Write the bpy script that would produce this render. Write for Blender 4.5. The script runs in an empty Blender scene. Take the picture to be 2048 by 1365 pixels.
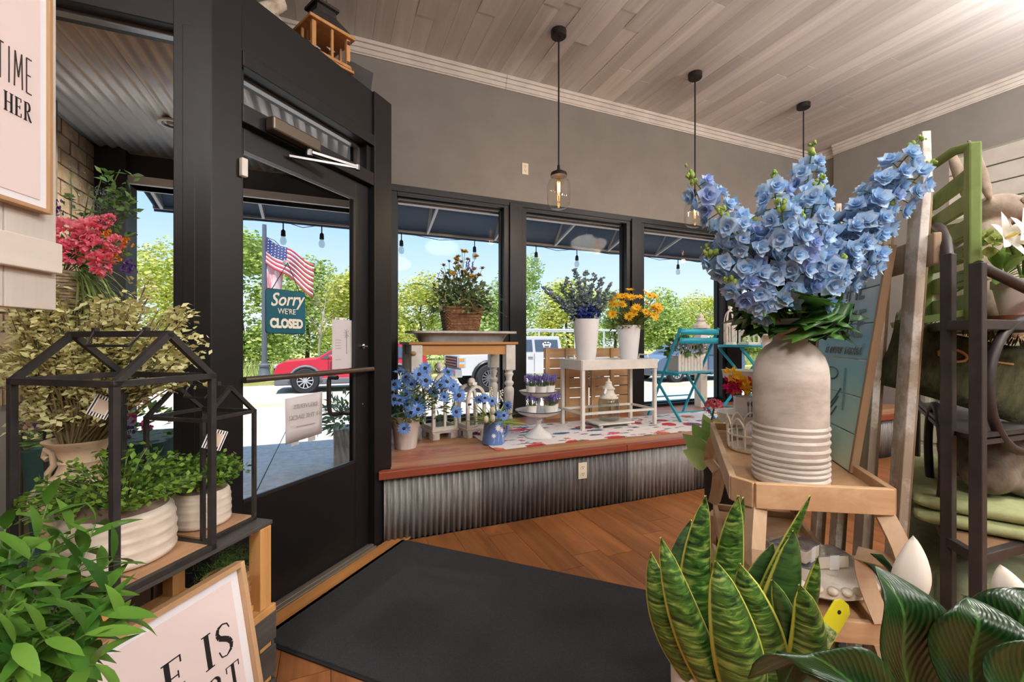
import bpy, bmesh, math, random
from mathutils import Vector, Matrix, Euler
from math import sin, cos, pi, radians as rad
random.seed(7)
S = bpy.context.scene
COL = S.collection

# ---------------------------------------------------------------- camera, sky, sun, exposure
cam = bpy.data.cameras.new('camera'); cam.sensor_width = 36; cam.lens = 870/2048*36
cam.clip_start = .02; cam.clip_end = 400
co = bpy.data.objects.new('camera', cam); COL.objects.link(co)
co.location = (0, 0, 1.2); co.rotation_euler = (pi/2, 0, -rad(22.7)); S.camera = co

w = bpy.data.worlds.new('sky'); S.world = w; w.use_nodes = True
nt = w.node_tree; nt.nodes.clear()
wo = nt.nodes.new('ShaderNodeOutputWorld'); bg = nt.nodes.new('ShaderNodeBackground')
tc = nt.nodes.new('ShaderNodeTexCoord'); sp = nt.nodes.new('ShaderNodeSeparateXYZ'); rp = nt.nodes.new('ShaderNodeValToRGB')
nt.links.new(tc.outputs['Generated'], sp.inputs[0]); nt.links.new(sp.outputs['Z'], rp.inputs[0])
nt.links.new(rp.outputs[0], bg.inputs[0]); nt.links.new(bg.outputs[0], wo.inputs[0])
cr = rp.color_ramp
cr.elements[0].position = 0.0; cr.elements[0].color = (.84, .93, 1, 1)
cr.elements[1].position = 1.0; cr.elements[1].color = (.22, .46, .90, 1)
e = cr.elements.new(.10); e.color = (.70, .86, 1, 1)
e = cr.elements.new(.28); e.color = (.36, .64, .98, 1)
bg.inputs[1].default_value = 1.2

sun = bpy.data.lights.new('sun', 'SUN'); sun.energy = 6.8; sun.angle = rad(.55); sun.color = (1, .95, .86)
so = bpy.data.objects.new('sun', sun); COL.objects.link(so)
so.rotation_euler = Vector((.12, .33, -1)).to_track_quat('-Z', 'Y').to_euler(); so.location = (0, -5, 30)

S.view_settings.view_transform = 'Standard'; S.view_settings.look = 'None'
S.view_settings.gamma = 1; S.view_settings.use_curve_mapping = False
S.view_settings.exposure = 0.0
S.cycles.max_bounces = 6; S.cycles.diffuse_bounces = 4; S.cycles.glossy_bounces = 2; S.cycles.transmission_bounces = 2; S.cycles.transparent_max_bounces = 16
S.cycles.caustics_reflective = False; S.cycles.caustics_refractive = False
LAMP_POWER = 190      # each of the shop's own bowl lamps

# ---------------------------------------------------------------- materials
def lin(c):
    return tuple((x/255/12.92 if x/255 <= .04045 else ((x/255+.055)/1.055)**2.4) for x in c[:3])+(1,)
MATS = {}
def base(name):
    m = bpy.data.materials.new(name); m.use_nodes = True
    n = m.node_tree.nodes; b = n['Principled BSDF']; MATS[name] = m
    return m, m.node_tree, b
def N(t, k, **kw):
    n = t.nodes.new('ShaderNode'+k)
    for a, v in kw.items():
        if a in n.inputs: n.inputs[a].default_value = v
        else: setattr(n, a, v)
    return n
def coords(t, scale, rnd=True, rot=None):
    c = N(t, 'TexCoord'); mp = N(t, 'Mapping'); mp.inputs['Scale'].default_value = scale
    if rot: mp.inputs['Rotation'].default_value = rot
    t.links.new(c.outputs['Object'], mp.inputs[0])
    if rnd:
        oi = N(t, 'ObjectInfo'); mu = N(t, 'Math', operation='MULTIPLY'); mu.inputs[1].default_value = 37.
        t.links.new(oi.outputs['Random'], mu.inputs[0])
        cb = N(t, 'CombineXYZ'); 
        for i in range(3): t.links.new(mu.outputs[0], cb.inputs[i])
        t.links.new(cb.outputs[0], mp.inputs['Location'])
    return mp
def mixc(t, fac, a, b):
    m = N(t, 'Mix', data_type='RGBA'); 
    if isinstance(fac, (int, float)): m.inputs[0].default_value = fac
    else: t.links.new(fac, m.inputs[0])
    for i, x in ((6, a), (7, b)):
        if isinstance(x, tuple): m.inputs[i].default_value = x
        else: t.links.new(x, m.inputs[i])
    return m.outputs[2]
def ramp(t, src, stops):
    r = N(t, 'ValToRGB'); t.links.new(src, r.inputs[0]); e = r.color_ramp.elements
    e[0].position, e[0].color = stops[0]; e[1].position, e[1].color = stops[-1]
    for p, c in stops[1:-1]:
        k = e.new(p); k.color = c
    return r.outputs[0]
def bumpit(t, b, src, s, d=.01):
    bm_ = N(t, 'Bump'); bm_.inputs['Strength'].default_value = s; bm_.inputs['Distance'].default_value = d
    t.links.new(src, bm_.inputs['Height']); t.links.new(bm_.outputs[0], b.inputs['Normal'])
def mat(name, c, c2=None, rough=.6, metal=0, scale=6, bump=0, lo=.35, hi=.65, stretch=(1, 1, 1), spec=.4, detail=5):
    """plain or blotchy surface: colour c, patches of c2 from noise"""
    if name in MATS: return MATS[name]
    m, t, b = base(name)
    b.inputs['Roughness'].default_value = rough; b.inputs['Metallic'].default_value = metal
    b.inputs['Specular IOR Level'].default_value = spec
    c = lin(c)
    if c2 is None and not bump: b.inputs['Base Color'].default_value = c; return m
    mp = coords(t, tuple(scale*s for s in stretch)); nz = N(t, 'TexNoise', Detail=detail, Roughness=.6); nz.inputs['Scale'].default_value = 1
    t.links.new(mp.outputs[0], nz.inputs['Vector'])
    if c2 is not None:
        o = ramp(t, nz.outputs[0], [(lo, c), (hi, lin(c2))]); t.links.new(o, b.inputs['Base Color'])
    else: b.inputs['Base Color'].default_value = c
    if bump: bumpit(t, b, nz.outputs[0], bump)
    return m
def wood(name, a, b_, axis=0, scale=1., rough=.55, bump=.15, contrast=1.0, spots=None):
    """grain running along the object's axis"""
    if name in MATS: return MATS[name]
    m, t, b = base(name); b.inputs['Roughness'].default_value = rough; b.inputs['Specular IOR Level'].default_value = .35
    s = [18*scale]*3; s[axis] = 1.1*scale
    mp = coords(t, tuple(s)); nz = N(t, 'TexNoise', Detail=7, Roughness=.62, Distortion=.6); nz.inputs['Scale'].default_value = 1
    t.links.new(mp.outputs[0], nz.inputs['Vector'])
    s2 = [3.2*scale]*3; s2[axis] = .5*scale
    mp2 = coords(t, tuple(s2)); n2 = N(t, 'TexNoise', Detail=3); n2.inputs['Scale'].default_value = 1; t.links.new(mp2.outputs[0], n2.inputs['Vector'])
    A, B = lin(a), lin(b_)
    o = ramp(t, nz.outputs[0], [(.5-.22/contrast, B), (.5+.18/contrast, A)])
    o2 = mixc(t, ramp(t, n2.outputs[0], [(.35, (0, 0, 0, 1)), (.7, (.55, .55, .55, 1))]), o, B)
    oi = N(t, 'ObjectInfo'); hs = N(t, 'HueSaturation'); mr = N(t, 'MapRange'); mr.inputs[3].default_value = .86; mr.inputs[4].default_value = 1.1
    t.links.new(oi.outputs['Random'], mr.inputs[0]); t.links.new(mr.outputs[0], hs.inputs['Value']); t.links.new(o2, hs.inputs['Color'])
    out = hs.outputs[0]
    if spots:
        mp3 = coords(t, (5, 5, 5)); n3 = N(t, 'TexNoise', Detail=6, Roughness=.7); n3.inputs['Scale'].default_value = 1; t.links.new(mp3.outputs[0], n3.inputs['Vector'])
        out = mixc(t, ramp(t, n3.outputs[0], [(.5, (0, 0, 0, 1)), (.6, (1, 1, 1, 1))]), out, lin(spots))
    t.links.new(out, b.inputs['Base Color'])
    bumpit(t, b, nz.outputs[0], bump, .004)
    return m
def leafm(name, a, b_, rough=.5, trans=.25, c3=None):
    """leaves / petals: every island takes its own tone; light passes through"""
    if name in MATS: return MATS[name]
    m, t, b = base(name); b.inputs['Roughness'].default_value = rough; b.inputs['Specular IOR Level'].default_value = .3
    g = N(t, 'NewGeometry'); oi = N(t, 'ObjectInfo'); ad = N(t, 'Math', operation='ADD'); fr = N(t, 'Math', operation='FRACT')
    t.links.new(g.outputs['Random Per Island'], ad.inputs[0]); t.links.new(oi.outputs['Random'], ad.inputs[1]); t.links.new(ad.outputs[0], fr.inputs[0])
    st = [(0., lin(a)), (1., lin(b_))]
    if c3: st = [(0., lin(a)), (.55, lin(b_)), (1., lin(c3))]
    o = ramp(t, fr.outputs[0], st); t.links.new(o, b.inputs['Base Color'])
    tr = N(t, 'BsdfTranslucent'); t.links.new(o, tr.inputs[0]); mx = N(t, 'MixShader'); mx.inputs[0].default_value = trans
    t.links.new(b.outputs[0], mx.inputs[1]); t.links.new(tr.outputs[0], mx.inputs[2])
    t.links.new(mx.outputs[0], t.nodes['Material Output'].inputs[0])
    return m
def glassm(name, tint=(255, 255, 255), refl=1.09, rough=.01, dirt=0):
    if name in MATS: return MATS[name]
    m, t, b = base(name); t.nodes.remove(b)
    tr = N(t, 'BsdfTransparent'); tr.inputs[0].default_value = lin(tint); gl = N(t, 'BsdfGlossy'); gl.inputs['Roughness'].default_value = rough
    lw = N(t, 'LayerWeight'); lw.inputs[0].default_value = .5; pw_ = N(t, 'Math', operation='POWER'); pw_.inputs[1].default_value = 4.; t.links.new(lw.outputs['Facing'], pw_.inputs[0])
    f0 = ((refl-1)/(refl+1))**2; fr = N(t, 'Math', operation='MULTIPLY_ADD'); fr.inputs[1].default_value = .6; fr.inputs[2].default_value = f0; t.links.new(pw_.outputs[0], fr.inputs[0]); mx = N(t, 'MixShader')
    t.links.new(fr.outputs[0], mx.inputs[0]); t.links.new(tr.outputs[0], mx.inputs[1]); t.links.new(gl.outputs[0], mx.inputs[2])
    t.links.new(mx.outputs[0], t.nodes['Material Output'].inputs[0])
    return m
def emis(name, c, s):
    if name in MATS: return MATS[name]
    m, t, b = base(name); b.inputs['Base Color'].default_value = lin(c)
    b.inputs['Emission Color'].default_value = lin(c); b.inputs['Emission Strength'].default_value = s
    return m

# ---------------------------------------------------------------- mesh builder
def frame_of(d, up=Vector((0, 0, 1))):
    d = d.normalized()
    if abs(d.dot(up)) > .98: up = Vector((1, 0, 0))
    x = up.cross(d).normalized(); y = d.cross(x)
    return x, y
class MB:
    def __init__(s): s.v = []; s.f = []
    def add(s, o, M=None):
        k = len(s.v)
        s.v += [tuple(M @ Vector(p)) for p in o.v] if M is not None else o.v
        s.f += [tuple(i+k for i in q) for q in o.f]; return s
    def box(s, c, d, R=None):
        k = len(s.v); c = Vector(c)
        for z in (-.5, .5):
            for x, y in ((-.5, -.5), (.5, -.5), (.5, .5), (-.5, .5)):
                p = Vector((x*d[0], y*d[1], z*d[2]))
                if R is not None: p = R @ p
                s.v.append(tuple(c+p))
        s.f += [tuple(k+i for i in q) for q in ((3, 2, 1, 0), (4, 5, 6, 7), (0, 1, 5, 4), (1, 2, 6, 5), (2, 3, 7, 6), (3, 0, 4, 7))]
        return s
    def bb(s, a, b):
        return s.box([(a[i]+b[i])/2 for i in range(3)], [abs(b[i]-a[i]) for i in range(3)])
    def bar(s, p, q, w, h=None, up=(0, 0, 1)):
        p, q = Vector(p), Vector(q); h = h or w
        x, y = frame_of(q-p, Vector(up)); k = len(s.v)
        for c in (p, q):
            for a, b in ((-.5, -.5), (.5, -.5), (.5, .5), (-.5, .5)): s.v.append(tuple(c+x*a*w+y*b*h))
        s.f += [tuple(k+i for i in f) for f in ((3, 2, 1, 0), (4, 5, 6, 7), (0, 1, 5, 4), (1, 2, 6, 5), (2, 3, 7, 6), (3, 0, 4, 7))]
        return s
    def tube(s, pts, r, n=8, cap=True, closed=False):
        pts = [Vector(p) for p in pts]; m = len(pts); k = len(s.v)
        rs = r if isinstance(r, (list, tuple)) else [r]*m
        up = Vector((0, 0, 1)); prev = None
        for i, p in enumerate(pts):
            if closed: d = pts[(i+1) % m]-pts[i-1]
            else: d = pts[min(i+1, m-1)]-pts[max(i-1, 0)]
            if d.length < 1e-9: d = Vector((0, 0, 1))
            d.normalize()
            if prev is None: x, y = frame_of(d)
            else:
                x = prev-d*prev.dot(d)
                if x.length < 1e-6: x, y = frame_of(d)
                x.normalize(); y = d.cross(x)
            prev = x
            for j in range(n):
                a = 2*pi*j/n; s.v.append(tuple(p+(x*cos(a)+y*sin(a))*rs[i]))
        for i in range(m if closed else m-1):
            i2 = (i+1) % m
            for j in range(n):
                j2 = (j+1) % n; s.f.append((k+i*n+j, k+i*n+j2, k+i2*n+j2, k+i2*n+j))
        if cap and not closed:
            s.f.append(tuple(k+j for j in reversed(range(n)))); s.f.append(tuple(k+(m-1)*n+j for j in range(n)))
        return s
    def lathe(s, prof, n=24, c=(0, 0, 0), sx=1, sy=1, cap=True):
        k = len(s.v); m = len(prof)
        for r, z in prof:
            for j in range(n):
                a = 2*pi*j/n; s.v.append((c[0]+r*cos(a)*sx, c[1]+r*sin(a)*sy, c[2]+z))
        for i in range(m-1):
            for j in range(n):
                j2 = (j+1) % n; s.f.append((k+i*n+j, k+i*n+j2, k+(i+1)*n+j2, k+(i+1)*n+j))
        if cap:
            s.f.append(tuple(k+j for j in reversed(range(n)))); s.f.append(tuple(k+(m-1)*n+j for j in range(n)))
        return s
    def prism(s, poly, z0, z1, M=None):
        k = len(s.v); n = len(poly)
        for z in (z0, z1):
            for x, y in poly:
                p = Vector((x, y, z)); s.v.append(tuple(M @ p if M is not None else p))
        s.f.append(tuple(k+i for i in reversed(range(n)))); s.f.append(tuple(k+n+i for i in range(n)))
        for i in range(n):
            j = (i+1) % n; s.f.append((k+i, k+j, k+n+j, k+n+i))
        return s
    def ell(s, c, r, n=12, m=8, R=None):
        k = len(s.v); c = Vector(c)
        for i in range(m+1):
            t = pi*i/m
            for j in range(n):
                a = 2*pi*j/n; p = Vector((r[0]*sin(t)*cos(a), r[1]*sin(t)*sin(a), -r[2]*cos(t)))
                if R is not None: p = R @ p
                s.v.append(tuple(c+p))
        for i in range(m):
            for j in range(n):
                j2 = (j+1) % n; s.f.append((k+i*n+j, k+i*n+j2, k+(i+1)*n+j2, k+(i+1)*n+j))
        return s
    def grid(s, fn, nu, nv):
        k = len(s.v)
        for i in range(nu+1):
            for j in range(nv+1): s.v.append(tuple(fn(i/nu, j/nv)))
        for i in range(nu):
            for j in range(nv):
                a = k+i*(nv+1)+j; s.f.append((a, a+nv+1, a+nv+2, a+1))
        return s
    def mesh(s, name, m=None, smooth=0):
        me = bpy.data.meshes.new(name); me.from_pydata(s.v, [], s.f)
        if m: me.materials.append(m)
        if smooth:
            me.polygons.foreach_set('use_smooth', [True]*len(me.polygons))
            if smooth < 180: me.set_sharp_from_angle(angle=rad(smooth))
        me.update(); return me
def link(name, data, parent=None, loc=(0, 0, 0), rot=(0, 0, 0), scale=(1, 1, 1)):
    o = bpy.data.objects.new(name, data); COL.objects.link(o); o.parent = parent
    o.location = loc
    if isinstance(rot, Matrix): o.rotation_euler = rot.to_euler()
    else: o.rotation_euler = rot
    o.scale = (scale,)*3 if isinstance(scale, (int, float)) else scale
    return o
def part(name, mb, m, parent=None, smooth=0, bevel=0, loc=(0, 0, 0), rot=(0, 0, 0), seg=2, label=None, stuff=False, thick=0):
    o = link(name, mb.mesh(name, m, smooth), parent, loc, rot)
    if thick:
        md = o.modifiers.new('thickness', 'SOLIDIFY'); md.thickness = thick; md.offset = 0
    if bevel:
        md = o.modifiers.new('bevel', 'BEVEL'); md.width = bevel; md.segments = seg; md.limit_method = 'ANGLE'
    if label: o['label'] = label
    if stuff: o['kind'] = 'stuff'
    return o
def tag(o, label, cat, group=None, kind=None):
    o['label'] = label; o['category'] = cat
    if group: o['group'] = group
    if kind: o['kind'] = kind
    return o
def thing(name, label, cat, loc=(0, 0, 0), rz=0, group=None):
    o = link(name, None, None, loc, (0, 0, rz)); o.empty_display_size = .05
    return tag(o, label, cat, group)
def struct(name, mb=None, m=None, parent=None, label=None, cat=None, smooth=0, bevel=0, loc=(0, 0, 0), rot=(0, 0, 0)):
    o = part(name, mb, m, parent, smooth, bevel, loc, rot) if mb else link(name, None, parent, loc, rot)
    o['kind'] = 'structure'
    if label: o['label'] = label
    if cat: o['category'] = cat
    return o
def remesh(o, vox, sm=6):
    md = o.modifiers.new('remesh', 'REMESH'); md.mode = 'VOXEL'; md.voxel_size = vox; md.use_smooth_shade = True
    if sm:
        s_ = o.modifiers.new('smooth', 'SMOOTH'); s_.iterations = sm; s_.factor = .5
    return o
def text(s, size, m, parent, loc, rot, name='lettering', ext=.001, bold=0, shear=0, sx=1, align='CENTER'):
    c = bpy.data.curves.new(name, 'FONT'); c.body = s; c.size = size; c.extrude = ext; c.offset = bold; c.shear = shear
    c.align_x = align; c.align_y = 'CENTER'; c.resolution_u = 3
    o = bpy.data.objects.new('t', c); COL.objects.link(o)
    bpy.context.view_layer.update()
    me = bpy.data.meshes.new_from_object(o.evaluated_get(bpy.context.evaluated_depsgraph_get()))
    bpy.data.objects.remove(o); me.materials.clear(); me.materials.append(m); me.name = name
    return link(name, me, parent, loc, rot, (sx, 1, 1))
R_ = random.random
def U(a, b): return random.uniform(a, b)
def rotm(x=0, y=0, z=0): return Euler((x, y, z)).to_matrix()
def TRS(loc, R, s=1.):
    M = R.to_4x4() if R is not None else Matrix.Identity(4)
    M = M @ Matrix.Diagonal((s, s, s, 1)) if not isinstance(s, tuple) else M @ Matrix.Diagonal(s+(1,))
    M.translation = Vector(loc); return M
def dirmat(d, roll=0.):
    """matrix whose local Y points along d, Z as far up as possible"""
    d = Vector(d).normalized(); up = Vector((0, 0, 1))
    if abs(d.dot(up)) > .97: up = Vector((1, 0, 0))
    x = d.cross(up).normalized(); z = x.cross(d)
    return Matrix((x, d, z)).transposed() @ rotm(0, roll, 0)
def facemat(d, to=(-.65, -.74, .2)):
    """local Y along d, the leaf's face turned into the room"""
    d = Vector(d).normalized(); z = Vector(to); z = (z-d*z.dot(d)).normalized()
    return Matrix((d.cross(z), d, z)).transposed()
def leaf(L, W, fold=.15, curl=.2, n=3, tip=1.0, base_w=.15):
    """blade along +Y, folded along the rib"""
    b = MB()
    for i in range(n+1):
        t = i/n; wd = W*.5*(sin(pi*min(1, max(0, t**tip)))**.8 if 0 < t < 1 else (base_w if t == 0 else 0.02))
        y = L*t; z = -curl*L*t*t
        b.v += [(-wd, y, z+fold*wd), (0, y, z), (wd, y, z+fold*wd)]
    for i in range(n):
        a = i*3; b.f += [(a, a+1, a+4, a+3), (a+1, a+2, a+5, a+4)]
    return b
def rdir(zmin=-1, zmax=1):
    a = U(0, 2*pi); z = U(zmin, zmax); r = math.sqrt(max(0, 1-z*z)); return Vector((r*cos(a), r*sin(a), z))
def bez(p, q, bend, n=6):
    p, q, b = Vector(p), Vector(q), Vector(bend)
    return [p.lerp(q, t)+b*(4*t*(1-t)) for t in (i/n for i in range(n+1))]

# shared materials
black = mat('black_aluminium', (20, 20, 22), (24, 23, 24), rough=.42, scale=3, spec=.35)
iron = mat('black_iron', (38, 37, 38), (52, 48, 46), rough=.5, scale=20, metal=.0)
white_paint = mat('white_paint', (226, 222, 214), (214, 209, 199), rough=.45, scale=8)
chalk = mat('distressed_white', (222, 216, 205), (176, 166, 150), rough=.75, scale=14, lo=.55, hi=.75, bump=.2)
glass = glassm('clear_glass')
jarglass = glassm('jar_glass', (226, 233, 230), 1.9)
paper = mat('paper_white', (236, 234, 232), rough=.8)
ink = mat('black_ink', (28, 26, 26), rough=.8)
# ================================================================ the room
wall_m = mat('wall_grey', (136, 131, 126), (129, 124, 119), rough=.85, scale=3)
trim_m = mat('trim_cream', (214, 206, 198), (200, 191, 183), rough=.6, scale=6, stretch=(1, 1, 1))
ZC = 3.86
floor_w = wood('floor_oak', (180, 118, 70), (124, 76, 42), axis=1, scale=.8, rough=.32, bump=.06, contrast=1.1)
ceil_w = wood('ceiling_board', (224, 220, 218), (184, 180, 178), axis=1, scale=.55, rough=.6, bump=.06, contrast=.85)
dark_gap = mat('dark_gap', (52, 44, 38), rough=.9)
fl = struct('floor', MB().bb((-3.2, -4.2, -.25), (6.4, 2.66, -.012)), dark_gap, label='warm oak plank floor of the shop')
ce = struct('ceiling', MB().bb((-3.2, -4.2, ZC), (6.6, 4.3, ZC+.15)), ceil_w, label='grey washed wood board ceiling')
plank = MB().bb((0, 0, -.012), (.176, 1.0, 0)).mesh('plank', floor_w)
i = 0
x = -3.2
while x < 6.3:
    y = -4.2+U(0, 1.2) if not (-.8 < x < 3.2) else .35-U(0, .9)
    if -.8 < x < 3.2:
        link('plank', MB().bb((0, 0, -.012), (.1772, y+4.18, 0)).mesh('plank', floor_w), fl, (x, -4.2, 0))
        while y < 2.66:
            L = min(U(.9, 1.3), 2.66-y)
            if L > .02: link('plank', plank, fl, (x, y+.0015, 0), scale=(1, L-.003, 1))
            y += L
    else:
        link('plank', MB().bb((0, 0, -.012), (.1772, 6.84, 0)).mesh('plank', floor_w), fl, (x, -4.2, 0))
    x += .178
bp = MB().bb((0, 0, 0), (.148, 1, .014)).mesh('board', ceil_w)
x = -1.6
k = 0
while x < 6.45:
    y = -.6-U(0, 1.4)
    while y < 4.1:
        L = min(U(2.0, 2.6), 4.1-y)
        link('board', bp, ce, (x, y+.001, ZC-.012-.002*(k % 3)), scale=(1, L-.003, 1)); y += L; k += 1
    x += .1495
# walls
YW = 4.05
struct('wall_street', MB().bb((-3.2, YW, 2.585), (6.6, YW+.2, ZC)), wall_m, label='warm grey wall above the shop windows')
struct('wall_right', MB().bb((6.38, -4.2, 0), (6.55, 4.05, ZC)).bb((6.30, -4.2, 0), (6.38, 3.76, ZC)), wall_m)
struct('wall_rear', MB().bb((-3.2, -4.35, 0), (6.6, -4.2, ZC)), wall_m)
struct('wall_left', MB().bb((-3.35, -4.35, 0), (-3.2, 4.2, ZC)), wall_m)
struct('wall_entry', MB().bb((-3.2, 1.98, 0), (-1.62, 2.14, 2.62)), wall_m)
# crown moulding, stepped
def crown(name, a, b, n):
    m = MB(); a, b, n = Vector(a), Vector(b), Vector(n)
    for (d0, z0, z1) in ((.05, ZC-.045, ZC-.012), (.034, ZC-.085, ZC-.045), (.022, ZC-.125, ZC-.085), (.014, ZC-.14, ZC-.125)):
        c = (a+b)/2+n*d0/2; c.z = (z0+z1)/2
        dd = b-a; m.box(c, (abs(dd.x)+abs(n.x)*d0, abs(dd.y)+abs(n.y)*d0, z1-z0))
    return struct(name, m, trim_m, bevel=.004)
crown('trim_1', (-1.2, YW, 0), (1.62, YW, 0), (0, -1, 0)); crown('trim_2', (1.622, YW, 0), (6.38, YW, 0), (0, -1, 0))
crown('trim_3', (6.38, 3.76, 0), (6.38, 4.0, 0), (-1, 0, 0)); crown('trim_4', (6.30, -4, 0), (6.30, 3.76, 0), (-1, 0, 0))

# ---- display platform
corr_m = mat('galvanised_corrugated', (158, 156, 152), (112, 110, 107), rough=.5, metal=.15, scale=14, stretch=(2.2, 1, .35), lo=.3, hi=.72, bump=.1, detail=8)
corr_d = mat('galvanised_dark', (124, 121, 117), (84, 82, 81), rough=.5, metal=.15, scale=14, stretch=(2.2, 1, .35), lo=.3, hi=.72, bump=.1, detail=8)
soff_m = mat('galvanised_soffit', (238, 238, 236), (206, 205, 202), rough=.35, metal=.1, scale=3, stretch=(3, .6, 1), lo=.3, hi=.72, detail=8)
def corr(x0, x1, length, pitch, amp, m, name, parent, vertical=True, loc=(0, 0, 0)):
    n = int((x1-x0)/pitch*6); b = MB()
    for i in range(n+1):
        x = x0+(x1-x0)*i/n; o = amp*sin(2*pi*(x-x0)/pitch)
        b.v += [(x, o, 0), (x, o, length)] if vertical else [(x, 0, o), (x, length, o)]
    for i in range(n): b.f.append((2*i, 2*i+2, 2*i+3, 2*i+1))
    return part(name, b, m, parent, smooth=180, thick=.002, loc=loc)
PZ = .43
plat = struct('floor_platform', MB().bb((.31, 2.69, 0), (6.36, 4.04, PZ-.03)), mat('platform_core', (70, 50, 36), rough=.9), label='raised window display platform clad in corrugated metal')
for i, (a, b, m) in enumerate(((.295, .9, corr_m), (.895, 1.505, corr_d), (1.5, 2.06, corr_d), (2.055, 2.7, corr_m), (2.695, 3.4, corr_d), (3.395, 4.2, corr_m), (4.195, 5.2, corr_d), (5.195, 6.3, corr_m))):
    corr(a, b, PZ-.042, .036, .0085, m, 'corrugated_panel', plat, loc=(0, 2.672-.003*(i % 2), 0))
plat_w = wood('platform_pine', (204, 160, 118), (156, 108, 70), axis=0, scale=.8, rough=.45, spots=(176, 96, 78))
red_w = wood('red_edge_board', (168, 84, 58), (110, 56, 38), axis=0, scale=.9, rough=.4)
pb = MB().bb((0, 0, -.028), (1, .218, 0)).mesh('plank', plat_w)
y = 2.69; r = 0
while y < 4.03:
    wd = min(.222, 4.04-y)
    for a, b in (((.34, 1.9+.2*r), (1.9+.2*r, 4.0), (4.0, 6.36)) if r % 2 else ((.34, 3.0), (3.0, 6.36))):
        if y > 3.0 or a > .3: link('plank', pb, plat, (a, y+.001, PZ), scale=(b-a-.003, wd/.222, 1))
    y += .222; r += 1
for a, b in ((.262, 2.02), (2.024, 4.3), (4.304, 6.34)):
    part('edge_board', MB().bb((a, 2.632, PZ-.043), (b, 2.688, PZ+.002)), red_w, plat, bevel=.003)

# ---- shop windows on the street side
HZ = 2.585
def window(name, x0, x1, z0, z1, y, label):
    m = MB(); fw = .055; d0, d1 = y-.02, y+.12
    m.bb((x0-fw, d0, z0), (x0, d1, z1)); m.bb((x1, d0, z0), (x1+fw, d1, z1))
    m.bb((x0, d0, z1-fw), (x1, d1, z1)); m.bb((x0, d0, z0), (x1, d1, z0+fw))
    o = struct(name, m, black, bevel=.003, label=label)
    part('stop_bead', MB().bb((x0, y+.05, z0+fw), (x0+.018, y+.09, z1-fw)).bb((x1-.018, y+.05, z0+fw), (x1, y+.09, z1-fw)).bb((x0, y+.05, z1-fw-.018), (x1, y+.09, z1-fw)).bb((x0, y+.05, z0+fw), (x1, y+.09, z0+fw+.018)), black, o)
    part('pane', MB().bb((x0, y+.066, z0+fw), (x1, y+.072, z1-fw)), glass, o)
    return o
WX = ((.56, 1.60), (1.845, 3.09), (3.335, 4.56), (4.90, 6.16))
for i, (a, b) in enumerate(WX): window('window_%d' % (i+1), a, b, PZ-.02, HZ, YW, 'tall black framed shop window, number %s from the entry' % ('one', 'two', 'three', 'four')[i])
for i, (a, b) in enumerate(((1.655, 1.79), (3.145, 3.28), (4.615, 4.845), (6.215, 6.38))):
    struct('trim_%d' % (5+i), MB().bb((a, YW-.045, PZ-.02), (b, YW+.14, HZ)), black, bevel=.003)
struct('trim_9', MB().bb((.30, YW-.03, HZ-.03), (6.38, YW+.14, HZ+.03)), black, bevel=.003)
struct('wall_alcove', MB().bb((.305, 2.86, 0), (.33, YW+.1, 2.64)), black)

# ---- entry: columns, header, transom, door (all in the door's own frame, x along the door, y outward)
EO = (-.331, 2.069, 0); ER = (0, 0, pi/4)
ent = struct('trim_10', None, label='black aluminium entry frame with header and columns', loc=EO, rot=ER)
part('column', MB().prism([(-.125, 0), (0, 0), (0, .14), (-.10, .14), (-.21, .085)], 0, 3.2), black, ent, bevel=.003)
part('column', MB().bb((.80, -.005, 0), (.955, .16, 2.65)), black, ent, bevel=.003)
part('header_panel', MB().bb((0, .01, 2.395), (.80, .15, 2.65)), black, ent, bevel=.003)
part('header_panel', MB().bb((0, -.004, 2.33), (.80, .15, 2.393)), black, ent, bevel=.003)
part('transom_bar', MB().bb((0, -.002, 2.10), (.80, .15, 2.175)), black, ent, bevel=.003)
part('transom_jamb', MB().bb((.762, .02, 2.175), (.80, .14, 2.33)).bb((0, .02, 2.175), (.02, .14, 2.33)), black, ent)
part('transom_bead', MB().bb((.02, .07, 2.315), (.762, .1, 2.33)).bb((.745, .07, 2.175), (.762, .1, 2.33)), mat('bead_metal', (150, 150, 150), rough=.3, metal=.8), ent)
part('transom_pane', MB().bb((.02, .08, 2.175), (.762, .086, 2.33)), glass, ent)
door = struct('door_1', None, label='black aluminium glass entry door', loc=EO, rot=ER)
part('stile', MB().bb((.002, .035, .02), (.03, .08, 2.095)), black, door, bevel=.003)
part('stile', MB().bb((.688, .035, .02), (.797, .08, 2.095)), black, door, bevel=.003)
part('top_rail', MB().bb((.03, .035, 2.0), (.688, .08, 2.095)), black, door, bevel=.002)
part('kick_panel', MB().bb((.03, .037, .02), (.688, .08, .52)), black, door, bevel=.002)
part('glass_bead', MB().bb((.03, .034, .52), (.688, .044, .535)).bb((.03, .034, 1.985), (.688, .044, 2.0)).bb((.673, .034, .52), (.688, .044, 2.0)), mat('bead_dark', (70, 72, 76), rough=.3, metal=.7), door)
part('pane', MB().bb((.03, .055, .52), (.688, .061, 2.0)), glass, door)
bronze = mat('bronze_bar', (104, 94, 84), rough=.35, metal=.7)
part('push_bar', MB().tube([(-.0, -.012, 1.04), (.775, -.012, 1.04)], .014, 10).bar((.765, -.012, 1.04), (.765, .04, 1.04), .022), bronze, door, smooth=40)
part('pull_handle', MB().tube([(.60, .08, 1.0), (.60, .135, 1.0), (.60, .14, .98), (.60, .14, .84), (.61, .14, .80), (.64, .14, .79), (.70, .138, .79), (.70, .08, .79)], .012, 8), iron, door, smooth=50)
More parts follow.
